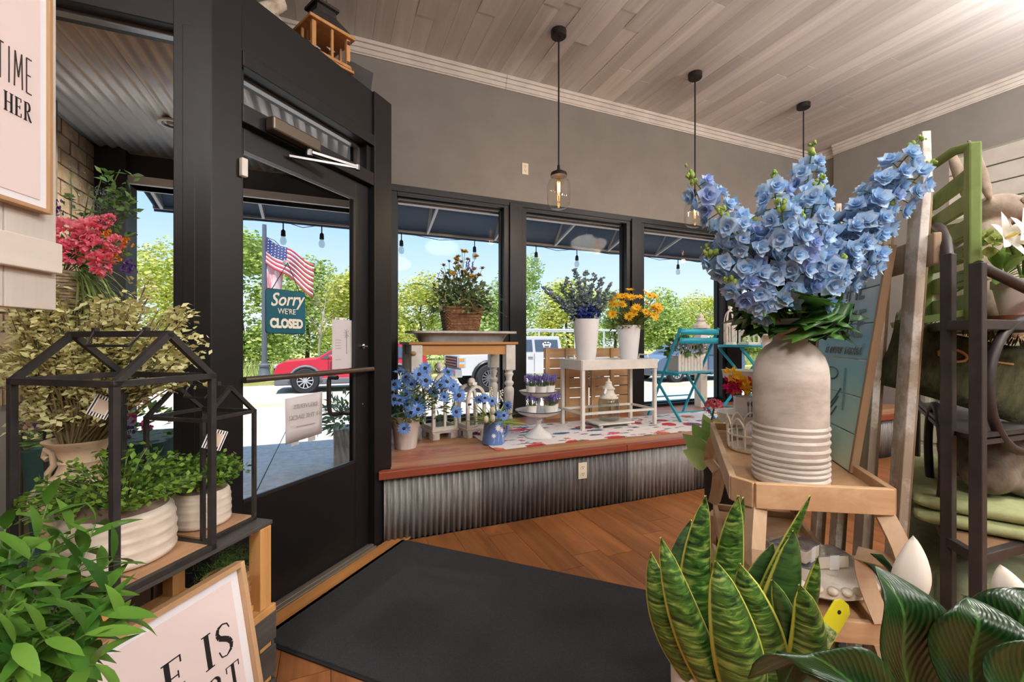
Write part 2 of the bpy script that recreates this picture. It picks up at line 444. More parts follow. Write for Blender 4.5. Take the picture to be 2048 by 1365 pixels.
lk = part('lock', MB().lathe([(.014, 0), (.014, .012), (.008, .014)], 14, c=(0, 0, 0)), mat('chrome', (200, 200, 200), rough=.2, metal=1), door, loc=(.745, .035, 1.17), rot=(pi/2, 0, 0))
part('thumb_turn', MB().box((0, 0, .02), (.03, .008, .012)), MATS['chrome'], lk, bevel=.002)
part('screw', MB().lathe([(.006, 0), (.004, .004)], 10), MATS['chrome'], door, loc=(.745, .036, .84), rot=(pi/2, 0, 0))
# closer
cl = part('closer_body', MB().bb((.10, -.055, 2.105), (.36, -.004, 2.165)), bronze, door, bevel=.008)
part('closer_arm', MB().bar((.31, -.03, 2.095), (.52, -.13, 2.085), .02, .012).tube([(.31, -.03, 2.11), (.31, -.03, 2.075)], .016, 10), mat('steel_dark', (120, 118, 116), rough=.3, metal=.8), cl)
part('closer_arm', MB().bar((.52, -.13, 2.08), (.24, .02, 2.055), .018, .01).tube([(.52, -.13, 2.07), (.52, -.13, 2.095)], .012, 10), MATS['steel_dark'], cl)
tag(part('alarm_sensor', MB().bb((-.016, -.022, 1.87), (.01, -.001, 1.945)), white_paint, None, bevel=.004, loc=EO, rot=ER), 'small white alarm sensor on the door frame edge', 'sensor')
thr = struct('trim_11', None, label='oak threshold with a metal sill strip', loc=EO, rot=ER)
part('sill_strip', MB().bb((0, -.02, 0), (.80, .1, .018)).bb((0, .0, .018), (.8, .02, .024)), mat('sill_metal', (150, 140, 128), rough=.4, metal=.6), thr, bevel=.003)
oakt = wood('threshold_oak', (206, 150, 92), (150, 96, 50), axis=0, scale=1.2)
part('board', MB().bb((-.25, -.125, 0), (1.02, -.022, .012)), oakt, thr, bevel=.003)

# left window (parallel to the street) and its frame
YL = 2.0
wl = struct('window_5', MB().bb((-1.6, YL-.01, 2.385), (-.47, YL+.13, 2.65)).bb((-.512, YL-.02, 0), (-.47, YL+.13, 2.39)).bb((-1.6, YL-.01, 0), (-.512, YL+.13, .12)).bb((-1.62, YL-.01, 0), (-1.55, YL+.13, 2.65)), black, bevel=.003, label='tall black framed window left of the entry door')
part('bead', MB().bb((-1.55, YL+.045, 2.37), (-.512, YL+.075, 2.385)).bb((-.522, YL+.045, .12), (-.512, YL+.075, 2.385)), MATS['bead_metal'], wl)
part('pane', MB().bb((-1.55, YL+.06, .12), (-.512, YL+.066, 2.385)), glass, wl)
struct('wall_header', MB().bb((-3.2, 1.99, 2.651), (-.45, 2.12, ZC)), wall_m)

# alcove soffit, outside the door
sf = struct('ceiling_entry', MB().prism([(-3.2, 2.1), (-.45, 2.1), (.36, 2.9), (.36, 4.2), (-3.2, 4.2)], 2.625, 2.65), black, label='corrugated metal soffit over the entry')
x = -1.56
while x < .33:
    x1 = min(x+.62, .35)
    y0 = 2.14 if x < -.5 else 2.2+max(0, x+.35)+.05
    # sheets are cut to the slanted door line
    n = int((x1-x)/.068*8); b = MB()
    for i in range(n+1):
        xx = x+(x1-x)*i/n; o = .009*sin(2*pi*xx/.068); ya = max(2.14, xx+2.4+.23) if xx > -.45 else 2.14
        b.v += [(xx, ya, o), (xx, 4.06, o)]
    for i in range(n): b.f.append((2*i, 2*i+2, 2*i+3, 2*i+1))
    part('corrugated_sheet', b, soff_m, sf, smooth=180, thick=.002, loc=(0, 0, 2.60)); x = x1-.005
rl = thing('recessed_light', 'round white recessed downlight in the corrugated soffit', 'light', (-.93, 3.40, 2.592))
part('trim_ring', MB().lathe([(.075, 0), (.075, -.012), (.055, -.012), (.052, .0)], 28, cap=False), white_paint, rl, smooth=40)
part('reflector', MB().lathe([(.053, -.008), (.03, .012), (.001, .014)], 24, cap=False), mat('reflector', (90, 88, 84), rough=.3, metal=.5), rl, smooth=60)
part('lamp', MB().ell((0, 0, -.002), (.028, .028, .014), 14, 8), mat('frosted_lamp', (190, 186, 178), rough=.4), rl, smooth=180)

fill_spot = bpy.data.lights.new('downlight', 'SPOT'); fill_spot.energy = 60; fill_spot.spot_size = rad(150); fill_spot.spot_blend = .6; fill_spot.color = (1, .96, .9); fill_spot.shadow_soft_size = .04  # spot added to bounce light up to the soffit; fixture not clearly lit
link('downlight', fill_spot, rl, (0, 0, -.03))
# wall outlets
def outlet(label, loc, rot, m=None):
    o = thing('wall_outlet', label, 'outlet', loc); o.rotation_euler = rot
    p = part('cover_plate', MB().box((0, -.003, 0), (.07, .006, .115)), m or mat('ivory_plastic', (232, 222, 200), rough=.4), o, bevel=.002)
    for s in (-1, 1):
        part('socket', MB().box((0, -.0075, s*.024), (.034, .003, .03)), MATS['ivory_plastic'], o, bevel=.001)
        part('slot', MB().box((-.007, -.0095, s*.024+.004), (.003, .002, .009)).box((.007, -.0095, s*.024+.004), (.003, .002, .009)).box((0, -.0095, s*.024-.008), (.005, .002, .005)), ink, o)
    return o
outlet('ivory wall outlet on the grey wall above the windows', (1.838, YW-.001, 2.96), (0, 0, 0))
outlet('ivory wall outlet set into the corrugated platform front', (1.656, 2.662, .278), (0, 0, 0))
outlet('ivory wall outlet high on the wall behind the blue flowers', (4.73, YW-.001, 2.85), (0, 0, 0))

# entrance mat, square to the door
mt = tag(part('entrance_mat', MB().bb((0, -2.6, .001), (.93, 0, .012)), mat('mat_fibre', (46, 47, 50), (60, 61, 65), rough=.95, scale=260, bump=.6), None, bevel=.004, loc=(-.26, 2.0, 0), rot=(0, 0, pi/4)), 'charcoal ribbed entrance mat on the oak floor', 'mat')
part('mat_border', MB().bb((-.012, -2.61, .0005), (.942, .012, .006)), mat('mat_rubber', (30, 30, 32), rough=.7), mt)

# pendant lamps over the platform
filament = emis('warm_filament', (255, 190, 110), 45)
bulbglass = glassm('bulb_glass', (255, 240, 215), 1.3)
def pendant(label, x, y):
    o = thing('pendant_lamp', label, 'pendant lamp', (x, y, 0), group='jar pendant lamps over the display platform')
    dk = mat('dark_bronze', (44, 38, 36), rough=.45, metal=.3)
    part('canopy', MB().lathe([(.0, ZC-.066), (.06, ZC-.066), (.066, ZC-.06), (.066, ZC-.012), (.0, ZC-.012)], 28, cap=False), dk, o, smooth=35)
    part('chain_link', MB().tube([(.008*cos(a), 0, ZC-.083+.02*sin(a)) for a in [i*pi/5 for i in range(10)]], .0028, 6, closed=True), dk, o, smooth=60)
    part('rod', MB().tube([(0, 0, ZC-.1), (0, 0, 2.66)], .007, 10), dk, o, smooth=40)
    part('cap', MB().lathe([(.0, 2.70), (.012, 2.70), (.014, 2.665), (.03, 2.655), (.066, 2.635), (.07, 2.625), (.07, 2.605), (.0, 2.605)], 28, cap=False), dk, o, smooth=35)
    part('glass_jar', MB().lathe([(.056, 2.605), (.056, 2.585), (.085, 2.565), (.098, 2.535), (.1, 2.5), (.1, 2.42), (.094, 2.37), (.07, 2.335), (.03, 2.322), (.0, 2.32)], 32, cap=False), glassm('pendant_glass', (250, 248, 244), 1.5), o, smooth=180)
    b = part('bulb', MB().lathe([(.0, 2.60), (.014, 2.60), (.016, 2.57), (.03, 2.53), (.034, 2.505), (.028, 2.47), (.012, 2.452), (0, 2.45)], 16, cap=False), bulbglass, o, smooth=180)
    part('filament', MB().tube([(-.012, 0, 2.555), (-.01, 0, 2.475), (-.004, .004, 2.47), (-.003, .004, 2.55), (.004, -.004, 2.55), (.005, -.004, 2.47), (.011, 0, 2.475), (.012, 0, 2.555)], .0022, 6), filament, b)
    l = bpy.data.lights.new('pendant_glow', 'POINT'); l.energy = 9; l.color = (1, .74, .46); l.shadow_soft_size = .03
    link('pendant_glow', l, o, (0, 0, 2.40))
pendant('glass jar pendant lamp nearest the entry door', 1.80, 3.27)
pendant('glass jar pendant lamp second from the entry door', 3.33, 3.27)
pendant('glass jar pendant lamp behind the tall blue flowers', 4.87, 3.22)

# the shop's own ceiling lamps further inside
opal = emis('opal_bowl', (255, 250, 246), 1)
opal.node_tree.nodes['Principled BSDF'].inputs['Emission Strength'].default_value = LAMP_POWER/(pi*4*pi*.30**2)
for i, (x, y, lab) in enumerate(((2.2, -.9, 'opal bowl ceiling lamp in the middle of the shop'), (4.9, .6, 'opal bowl ceiling lamp near the right wall'), (4.7, -2.6, 'opal bowl ceiling lamp in the rear right corner'), (-.9, -1.6, 'opal bowl ceiling lamp behind the entry'), (1.6, -3.3, 'opal bowl ceiling lamp near the rear wall'))):
    o = thing('bowl_lamp', lab, 'ceiling lamp', (x, y, 0), group='bowl lamps inside the shop')
    part('canopy', MB().lathe([(0, ZC-.04), (.07, ZC-.04), (.07, ZC-.012), (0, ZC-.012)], 20, cap=False), MATS['dark_bronze'], o, smooth=35)
    part('rod', MB().tube([(0, 0, ZC-.04), (0, 0, 3.36)], .008, 8), MATS['dark_bronze'], o)
    part('bowl', MB().ell((0, 0, 3.2), (.36, .36, .17), 28, 14), opal, o, smooth=180)
# ================================================================ outside
conc = mat('sidewalk_concrete', (204, 200, 194), (182, 178, 172), rough=.9, scale=14, bump=.1)
asph = mat('road_asphalt', (196, 188, 180), (176, 168, 160), rough=.9, scale=30, bump=.1)
ZR = -.42
g = struct('ground_sidewalk', MB().bb((-40, 2.1, -.5), (60, 7.0, -.06)), mat('sidewalk_base', (96, 92, 88), rough=.95), label='grey concrete sidewalk outside the shop')
sw = MB().bb((0, 0, -.06), (1.49, 1.49, -.03)).mesh('slab', conc)
for i in range(-4, 8):
    for j in range(3):
        link('slab', sw, g, (i*1.5-.55, 2.42+j*1.5+.005, 0))
struct('ground_road', MB().bb((-60, 6.9, ZR-.4), (90, 18.0, ZR)), asph, label='pale sunlit asphalt road')
rd = bpy.data.objects['ground_road']
part('kerb_ramp', MB().grid(lambda u, v: (-60+150*u, 7.0+1.2*v, -.05+(ZR+.055)*v), 1, 2), asph, rd)
part('lane_line', MB().bb((-60, 8.35, ZR+.001), (90, 8.47, ZR+.004)), mat('line_white', (240, 240, 236), rough=.7), rd)
part('lane_line', MB().bb((-60, 12.25, ZR+.001), (90, 12.35, ZR+.004)).bb((-60, 12.5, ZR+.001), (90, 12.6, ZR+.004)), mat('line_yellow', (226, 196, 120), rough=.7), rd)
grass_m = mat('verge_grass', (150, 156, 84), (186, 182, 118), rough=.95, scale=3, bump=.4)
ver = struct('ground_verge', MB().bb((-60, 18.3, ZR-.5), (90, 60, ZR+.12)).bb((-60, 18.0, ZR-.5), (90, 18.3, ZR+.14)), grass_m, label='grass verge beyond the road')
struct('ground_earth', MB().bb((-150, -40, -1.4), (180, 160, -1.0)), mat('earth', (120, 124, 84), rough=1))
# tall grass: blades in one uncountable mass
b = MB()
for i in range(9000):
    x = U(-16, 34); y = U(19.2, 22.6); hgt = U(.35, .95)*(.55+.45*(y-19)/3.6); a = U(0, pi); wd = U(.02, .05)
    dx, dy = cos(a)*wd, sin(a)*wd; lx, ly = U(-.25, .25), U(-.2, .2); z = ZR+.1
    k = len(b.v); b.v += [(x-dx, y-dy, z), (x+dx, y+dy, z), (x+lx, y+ly, z+hgt)]; b.f.append((k, k+1, k+2))
tag(part('tall_grass', b, leafm('reed_grass', (150, 168, 92), (206, 208, 140), trans=.3), None), 'tall pale grass growing along the verge', 'grass', kind='stuff')

# ---- trees beyond the road: blobs of leaves on a trunk
leafA = leafm('tree_leaf_yellow', (140, 158, 66), (206, 208, 100), c3=(236, 230, 138), trans=.35)
leafB = leafm('tree_leaf_green', (104, 138, 66), (172, 192, 98), c3=(210, 216, 126), trans=.35)
leafC = leafm('tree_leaf_cool', (116, 148, 84), (174, 196, 116), c3=(206, 214, 138), trans=.35)
bark = mat('tree_bark', (104, 92, 78), (70, 60, 50), rough=.95, scale=10, bump=.4)
def tree(label, x, y, ht, wd, m, n=9000):
    t = thing('tree', label, 'tree', (x, y, ZR+.1), group='trees beyond the road')
    part('trunk', MB().tube([(0, 0, -.05), (.1, 0, ht*.25), (-.1, .1, ht*.5), (.1, 0, ht*.8)], [.16, .13, .09, .03], 7), bark, t, smooth=60)
    blobs = []
    for i in range(32):
        zz = U(.06, .93); rr = wd*.5*math.sqrt(max(.05, 1-((zz-.42)/.62)**2)); a = U(0, 2*pi); q = U(.35, .85)
        blobs.append((Vector((rr*q*cos(a), rr*q*sin(a), zz*ht)), U(.35, .62)*wd*.42))
    b = MB()
    for i in range(n):
        c, r = random.choice(blobs); d = rdir(-.7, 1); p = c+d*r*U(.65, 1.08)
        if p.z < .05: p.z = U(.05, .4)
        s_ = U(.07, .16); nrm = (d+rdir()*.7).normalized(); u_, v_ = frame_of(nrm)
        k = len(b.v); b.v += [tuple(p-u_*s_), tuple(p+v_*s_*.55), tuple(p+u_*s_), tuple(p-v_*s_*.55)]; b.f.append((k, k+1, k+2, k+3))
    part('crown', b, m, t, stuff=True)
tr = [(-11.5, 26, 5.6, 5.2, 0, 'broad yellow green tree at the far left through the side window'), (-7.6, 27, 5.9, 5.0, 0, 'yellow green tree seen beside the left column'), (-4.4, 27.5, 7.0, 5.0, 1, 'tall bright tree just left of the flag pole'),
      (-1.2, 28, 5.6, 4.4, 1, 'green tree behind the closed sign'), (1.9, 27.5, 5.6, 4.6, 0, 'rounded tree seen above the paper on the door'), (5.2, 27, 5.0, 4.6, 0, 'yellow green tree in the left part of the first shop window'),
      (8.6, 27.5, 4.6, 4.6, 2, 'cool green tree behind the wicker basket'), (12.0, 27, 6.6, 5.4, 2, 'taller tree behind the right side of the basket'), (15.6, 26.5, 5.2, 5.0, 0, 'bushy tree left of the dark blue flowers'),
      (19.6, 27, 5.0, 5.4, 2, 'tree behind the white vases'), (23.6, 27.5, 5.6, 5.4, 1, 'tree right of the yellow flowers'), (28, 28, 4.6, 5.6, 0, 'low yellow tree behind the turquoise chair'), (33, 28, 3.8, 5.6, 2, 'low tree at the far right beyond the birdcages'), (38.5, 28, 4.4, 6, 1, 'small tree beyond the last shop window'), (46, 29, 4.4, 7, 1, 'far tree at the right end of the road')]
for i, (x, y, ht, wd, k, lab) in enumerate(tr):   # two staggered rows
    f_ = 1.0 if i % 2 == 0 else 1.27
    tree(lab, x*f_, 27*f_, ht*f_+(f_-1)*.6, min(wd, 5.0)*(1.0 if i % 2 == 0 else 1.18), (leafA, leafB, leafC)[k])
bt = thing('bare_tree', 'leafless grey tree rising behind the flag', 'tree', (-.52, 24.2, ZR+.1))
b = MB()
def branch(p, d, L, r, lev):
    q = p+d*L; b.tube([p, (p+q)/2+rdir()*L*.04, q], [r, r*.8, r*.5], 5)
    if lev:
        for _ in range(3): branch(p+d*L*U(.45, 1), (d+rdir()*.75+Vector((0, 0, .15))).normalized(), L*U(.5, .72), r*.5, lev-1)
branch(Vector((0, 0, 0)), Vector((.05, 0, 1)), 2.6, .07, 5)
part('branches', b, mat('dead_wood', (168, 156, 140), rough=.9), bt)

# ---- lamp post with flag
steel = mat('painted_steel_grey', (104, 108, 118), rough=.5, metal=.2)
lp = thing('lamp_post', 'grey street lamp post with flared base and hanging flag', 'lamp post', (-2.34, 19.2, ZR+.12))
part('base', MB().lathe([(.26, 0), (.26, .1), (.2, .18), (.17, .5), (.2, .52), (.2, .58), (.12, .62), (.11, .66)], 16), steel, lp, smooth=35)
part('pole', MB().tube([(0, 0, .64), (0, 0, 6.0)], [.10, .075], 12), steel, lp, smooth=50)
part('flag_arm', MB().tube([(0, 0, 5.55), (.35, 0, 5.42), (.95, 0, 4.75)], .018, 6), steel, lp)
stripe_r = mat('flag_red', (196, 70, 84), rough=.8); stripe_w = mat('flag_white', (232, 224, 226), rough=.8); canton = mat('flag_blue', (70, 78, 128), rough=.8)
P0, PX, PD = Vector((.1, -.05, 5.5)), Vector((1.75, 0, -1.0)), Vector((-.05, 0, -1.0))
for i in range(13):
    def fn(u, v, i=i):
        p = P0+PX*u*.95+PD*((i+v)/13)*(1.0+.0*u); p.z -= .06*sin(u*9); p.y += .09*sin(u*10+i*.1)-.1; p.z -= .35*u*u*(i/13); return p
    o = part('flag_stripe', MB().grid(fn, 10, 1), stripe_r if i % 2 == 0 else stripe_w, lp, thick=.006, smooth=180)
def fn(u, v):
    p = P0+PX*u*.4+PD*v*7/13; p.z -= .06*sin(u*.42*9); p.y += .09*sin(u*.4*10+v*.7)-.114; return p
ct = part('flag_canton', MB().grid(fn, 6, 4), canton, lp, thick=.006)
st = MB()
for i in range(6):
    for j in range(5):
        p = fn((i+.5)/6, (j+.5)/5); st.prism([(.03*(1 if k % 2 else .42)*cos(k*pi/5), .03*(1 if k % 2 else .42)*sin(k*pi/5)) for k in range(10)], 0, .004, TRS(p+Vector((0, -.012, 0)), rotm(pi/2)))
part('flag_stars', st, stripe_w, ct)
part('flag_stripe', MB().grid(lambda u, v: Vector((.12+.55*u-.1*v, -.02+.06*sin(u*8), 4.75-1.3*v-.2*u)), 6, 8), mat('flag_red_white', (212, 120, 126), (232, 224, 226), rough=.8, scale=9, stretch=(1, 1, .2)), lp, thick=.006, smooth=180)

# ---- vehicles
tyre = mat('tyre_rubber', (48, 48, 50), rough=.9); alloy = mat('alloy_wheel', (206, 206, 210), rough=.3, metal=.5); dkglass = mat('car_glass', (74, 84, 100), rough=.08, spec=.8)
chromeM = mat('car_chrome', (190, 192, 196), rough=.2, metal=.8)
def wheel(parent, x, y, r, wd, rim, spokes=10, name='wheel'):
    o = part(name, MB().lathe([(r*.62, -wd/2), (r*.95, -wd/2), (r, -wd*.38), (r, wd*.38), (r*.95, wd/2), (r*.62, wd/2)], 28, cap=False), tyre, parent, smooth=40, loc=(x, y, r), rot=(pi/2, 0, 0))
    m = MB().lathe([(r*.64, -wd*.3), (r*.66, wd*.5), (r*.58, wd*.5), (r*.56, wd*.2)], 28, cap=False).lathe([(0, wd*.2), (r*.13, wd*.2), (r*.13, wd*.48), (0, wd*.5)], 14, cap=False)
    for i in range(spokes):
        a = 2*pi*i/spokes; m.bar((r*.1*cos(a), r*.1*sin(a), wd*.4), (r*.6*cos(a+.08), r*.6*sin(a+.08), wd*.44), r*.09, wd*.12)
    part('rim', m, rim, o, smooth=35)
    part('hub_backing', MB().lathe([(0, wd*.05), (r*.6, wd*.05)], 20, cap=False), mat('wheel_dark', (40, 40, 42), rough=.7), o)
def shell(prof, hw, taper=lambda x, z: 1.0):
    """car body: side outline (x,z) extruded across the width, rounded in towards the top"""
    b = MB(); n = len(prof); rows = (-1, -.94, -.6, .6, .94, 1)
    for s_ in rows:
        for x, z in prof:
            t = taper(x, z); ins = .965 if abs(s_) == 1 else 1
            cx = sum(p[0] for p in prof)/n; b.v.append((cx+(x-cx)*(1 if abs(s_) < 1 else .993), s_*hw*t, z*(1 if abs(s_) < 1 else .985)))
    for r in range(len(rows)-1):
        for i in range(n):
            j = (i+1) % n; b.f.append((r*n+i, r*n+j, (r+1)*n+j, (r+1)*n+i))
    b.f.append(tuple(range(n))); b.f.append(tuple((len(rows)-1)*n+i for i in reversed(range(n))))
    return b
def sidewin(pts, sd, hw, tp):
    b = MB(); b.v = [(x, sd*(hw*tp(x, z)+.004), z) for x, z in pts]; b.f = [(0, 1, 2, 3)]; return b
redp = mat('car_red', (196, 46, 66), rough=.3, spec=.6); clad = mat('grey_cladding', (112, 114, 118), rough=.6)
def suv(label, loc, paint, name='car'):
    # front towards -x, near side towards -y
    c = thing(name, label, 'car', loc)
    tp = lambda x, z: 1 if z < .95 else 1-.2*(z-.95)/.7
    part('body', shell([(-2.35, .42), (-2.38, .62), (-2.3, .88), (-2.1, .98), (-1.2, 1.06), (-.55, 1.45), (-.2, 1.55), (1.4, 1.56), (2.05, 1.46), (2.3, 1.0), (2.36, .7), (2.3, .42)], .93, tp), paint, c, smooth=30)
    part('cladding', MB().bb((-2.36, -.945, .25), (2.33, .945, .46)), clad, c, bevel=.04)
    for x0, x1, x2, x3 in ((-1.05, -.5, .2, .2), (.27, .27, 1.15, 1.15), (1.22, 1.22, 1.95, 1.7)):
        for s_ in (-1, 1):
            part('side_window', sidewin([(x0, 1.06), (x2, 1.06), (x3, 1.43), (x1, 1.43)], s_, .93, tp), dkglass, c, thick=.012)
    part('windscreen', MB().prism([(-1.2, 1.07), (-.56, 1.455), (-.545, 1.44), (-1.185, 1.055)], -.7, .7, Matrix.Rotation(pi/2, 4, 'X')), dkglass, c)
    for x in (-1.5, 1.36):
        for s_ in (-1, 1):
            part('wheel_arch', MB().tube([(x+.45*cos(a), s_*.935, .38+.45*sin(a)) for a in [i*pi/10 for i in range(11)]], .05, 6), clad, c, smooth=60)
            part('wheel_well', MB().lathe([(0, -.02), (.42, -.02), (.42, .02), (0, .02)], 20, cap=False), MATS['wheel_dark'] if 'wheel_dark' in MATS else mat('wheel_dark', (40, 40, 42), rough=.7), c, loc=(x, s_*.93, .38), rot=(pi/2, 0, 0))
            wheel(c, x, s_*.9, .38, .24*(1 if s_ < 0 else -1), alloy, 10)
    part('headlight', MB().bb((-2.37, -.9, .78), (-2.0, -.62, .9)), mat('lamp_lens', (176, 196, 216), rough=.1), c, bevel=.03)
    part('grille', MB().bb((-2.41, -.6, .52), (-2.3, .6, .85)), mat('grille_black', (44, 44, 48), rough=.4), c, bevel=.03)
    part('mirror', MB().ell((-.75, -1.05, 1.12), (.1, .1, .08)), paint, c, smooth=180)
    part('door_line', MB().bb((.23, -.94, .45), (.24, -.928, 1.05)).bb((-.85, -.94, .45), (-.84, -.928, 1.05)), MATS['wheel_dark'], c)
    for x in (-.05, 1.0): part('door_handle', MB().bb((x, -.96, .93), (x+.16, -.93, .96)), paint, c, bevel=.008)
    part('plate', MB().bb((-2.42, -.2, .5), (-2.405, .2, .6)), paper, c)
    return c
suv('red sport utility car with grey cladding parked across the road', (.79, 15.9, ZR), redp)
suv('slate blue car parked across the road behind the turquoise chair', (14.0, 12.6+1.6, ZR), mat('car_slate', (92, 108, 132), rough=.3, spec=.6))
# pickup
wp = mat('truck_white', (206, 207, 210), rough=.3, spec=.6)
tk = thing('pickup_truck', 'white crew cab pickup truck with ladder rack and cab decal', 'truck', (6.5, 14.0, ZR))
part('body', shell([(-2.75, .55), (-2.78, .9), (-2.7, 1.16), (-1.6, 1.22), (-1.1, 1.72), (-.75, 1.78), (.75, 1.78), (.85, 1.2), (3.1, 1.2), (3.12, .55)], .98, lambda x, z: 1 if z < 1.2 else 1-.13*(z-1.2)/.6), wp, tk, smooth=30)
part('bumper', MB().bb((-2.95, -.98, .48), (-2.7, .98, .74)), chromeM, tk, bevel=.04)
gr = part('grille', MB().bb((-2.84, -.68, .78), (-2.72, .68, 1.12)), MATS['grille_black'], tk, bevel=.02)
for z in (.86, .95, 1.04): part('grille_bar', MB().bb((-2.86, -.66, z-.015), (-2.83, .66, z+.015)), chromeM, gr)
for s_ in (-1, 1):
    hl = part('headlight', MB().bb((-2.82, s_*.70, .78), (-2.6, s_*.985, 1.12)), MATS['lamp_lens'], tk, bevel=.02)
    part('indicator', MB().bb((-2.83, s_*.9, .82), (-2.66, s_*.995, .9)).bb((-2.83, s_*.9, 1.0), (-2.66, s_*.995, 1.08)), mat('amber_lens', (232, 150, 60), rough=.2), hl)
    part('fog_lamp', MB().box((-2.955, s_*.6, .6), (.02, .2, .1)), MATS['grille_black'], tk)
    for x0, x1, x2 in ((-1.5, -1.05, -.3), (-.2, -.2, .66)):
        part('side_window', sidewin([(x0, 1.27), (x2, 1.27), (x2, 1.66), (x1, 1.66)], s_, .98, lambda x, z: 1 if z < 1.2 else 1-.13*(z-1.2)/.6), dkglass, tk, thick=.012)
    for x in (-1.85, 2.0):
        part('wheel_arch', MB().tube([(x+.52*cos(a), s_*.97, .44+.52*sin(a)) for a in [i*pi/10 for i in range(11)]], .07, 6), MATS['grille_black'], tk, smooth=60)
        part('wheel_well', MB().lathe([(0, -.02), (.5, -.02), (.5, .02), (0, .02)], 20, cap=False), MATS['wheel_dark'], tk, loc=(x, s_*.975, .44), rot=(pi/2, 0, 0))
        wheel(tk, x, s_*.95, .44, .3*(1 if s_ < 0 else -1), mat('rim_grey', (120, 122, 126), rough=.3, metal=.6), 14)
    part('side_step', MB().bb((-1.2, s_*.98, .42), (1.3, s_*1.05, .5)), chromeM, tk, bevel=.02)
dc = part('decal', MB().box((.23, -.945, 1.45), (.26, .004, .12)), paper, tk, rot=(0, 0, 0), label='white oval decal on the rear cab window')
dc.location = (0, 0, 0)
for k in range(5): part('decal_dot', MB().lathe([(0, 0), (.055, 0), (.055, .004), (0, .004)], 12, cap=False), paper, dc, loc=(.12+.055*k, -.938, 1.51+.03*(k % 2)), rot=(pi/2, 0, 0))
part('decal_text', MB().box((.23, -.949, 1.45), (.2, .003, .02)).box((.23, -.949, 1.42), (.16, .003, .014)), ink, dc)
rk = MB()
for s_ in (-1, 1):
    rk.tube([(-.4, s_*.82, 2.0), (3.1, s_*.82, 2.0)], .035, 8)
    for x in (0., 1.4, 2.6): rk.tube([(x, s_*.82, 1.2 if x > 1.2 else 1.76), (x, s_*.82, 2.0)], .03, 8)
for i in range(11): rk.tube([(-.35+.33*i, -.82, 2.02), (-.35+.33*i, .82, 2.02)], .02, 6)
part('ladder_rack', rk, wp, tk, smooth=40)
for x in (-.48, .5): part('door_handle', MB().bb((x, -1.0, 1.06), (x+.18, -.97, 1.1)), chromeM, tk, bevel=.008)
part('mirror', MB().bb((-1.36, -1.25, 1.25), (-1.24, -1.02, 1.52)), wp, tk, bevel=.03)
part('door_line', MB().bb((-.255, -.99, .6), (-.245, -.978, 1.2)).bb((-1.3, -.99, .6), (-1.29, -.978, 1.2)).bb((.8, -.99, .6), (.81, -.978, 1.2)), MATS['wheel_dark'], tk)

# ---- facade of the alcove, brick side wall, awning
facm = mat('facade_black', (40, 40, 42), rough=.6); facw = mat('facade_white_trim', (214, 212, 208), rough=.6)
struct('wall_facade', MB().bb((-1.56, 4.0, 0), (-1.37, 4.2, 2.64)).bb((-1.6, 4.06, 2.36), (.36, 4.2, 2.65)).bb((-3.3, 4.251, 2.6), (6.7, 4.3, 4.3)).bb((-40, 4.21, -.05), (-1.55, 4.3, 4.3)).bb((6.45, 4.251, -.05), (30, 4.3, 4.3)), facm)
struct('trim_12', MB().bb((-1.37, 4.03, 2.36), (.31, 4.22, 2.42)).bb((.36, 4.24, 2.52), (6.4, 4.30, 2.6)), facw)
brk = struct('wall_brick', MB().bb((-1.75, 2.14, 0), (-1.56, 4.2, 2.62)), mat('mortar', (150, 138, 122), rough=1), label='tan brick side wall of the entry alcove')
brick_m = mat('tan_brick', (196, 168, 132), (160, 134, 104), rough=.9, scale=9, bump=.3)
bm1 = MB().bb((-.012, 0, 0), (0, .2, .085)).mesh('brick', brick_m); bm1.transform(Matrix.Translation((0, 0, 0)))
for r in range(27):
    y = 2.14-(.1 if r % 2 else 0)
    while y < 4.05:
        a, b = max(2.14, y), min(4.02, y+.2)
        if b-a > .03 and r*.096 > .8: link('brick', bm1, brk, (-1.548+U(-.003, .003), a, r*.096+.006), scale=(1, (b-a-.008)/.2, 1))
        y += .208
part('downpipe', MB().bb((-1.548, 3.22, 0), (-1.46, 3.36, 2.6)), mat('pier_stone', (134, 118, 96), (100, 88, 70), rough=.9, scale=8), brk, bevel=.01)
aw_m = leafm('awning_canvas', (132, 141, 150), (132, 141, 150), rough=.85, trans=.55); al = mat('awning_frame', (196, 196, 194), rough=.5, metal=.3)
AY, AZ = 5.05, 2.43
aw = thing('awning', 'dark grey fabric awning on pale metal struts along the facade', 'awning', (0, 0, 0))
for a, b in ((-1.52, .62), (.62, 3.1), (3.1, 6.9)):
    part('canopy', MB().grid(lambda u, v: (a+(b-a)*u, 4.31+(AY-4.31)*v, 3.32+(AZ-3.32)*v-.03*sin(pi*v)), 2, 6), aw_m, aw, thick=.006, smooth=180)
    part('valance', MB().bb((a, AY-.003, AZ-.015), (b, AY+.003, AZ+.05)), aw_m, aw)
for x in (-1.5, 6.85): part('end_panel', MB().prism([(4.31, 3.32), (4.31, 2.62), (AY, AZ)], x-.004, x+.004, Matrix(((0, 0, 1, 0), (1, 0, 0, 0), (0, 1, 0, 0), (0, 0, 0, 1)))), aw_m, aw)
part('front_bar', MB().bar((-1.52, AY-.025, AZ+.015), (6.9, AY-.025, AZ+.015), .022), al, aw)
x = -1.45
while x < 6.9:
    part('strut', MB().bar((x, 4.31, 3.29), (x, AY-.02, AZ+.02), .03), al, aw)
    part('strut', MB().bar((x, 4.31, 2.66), (x, AY-.03, AZ+.015), .026), al, aw); x += .83
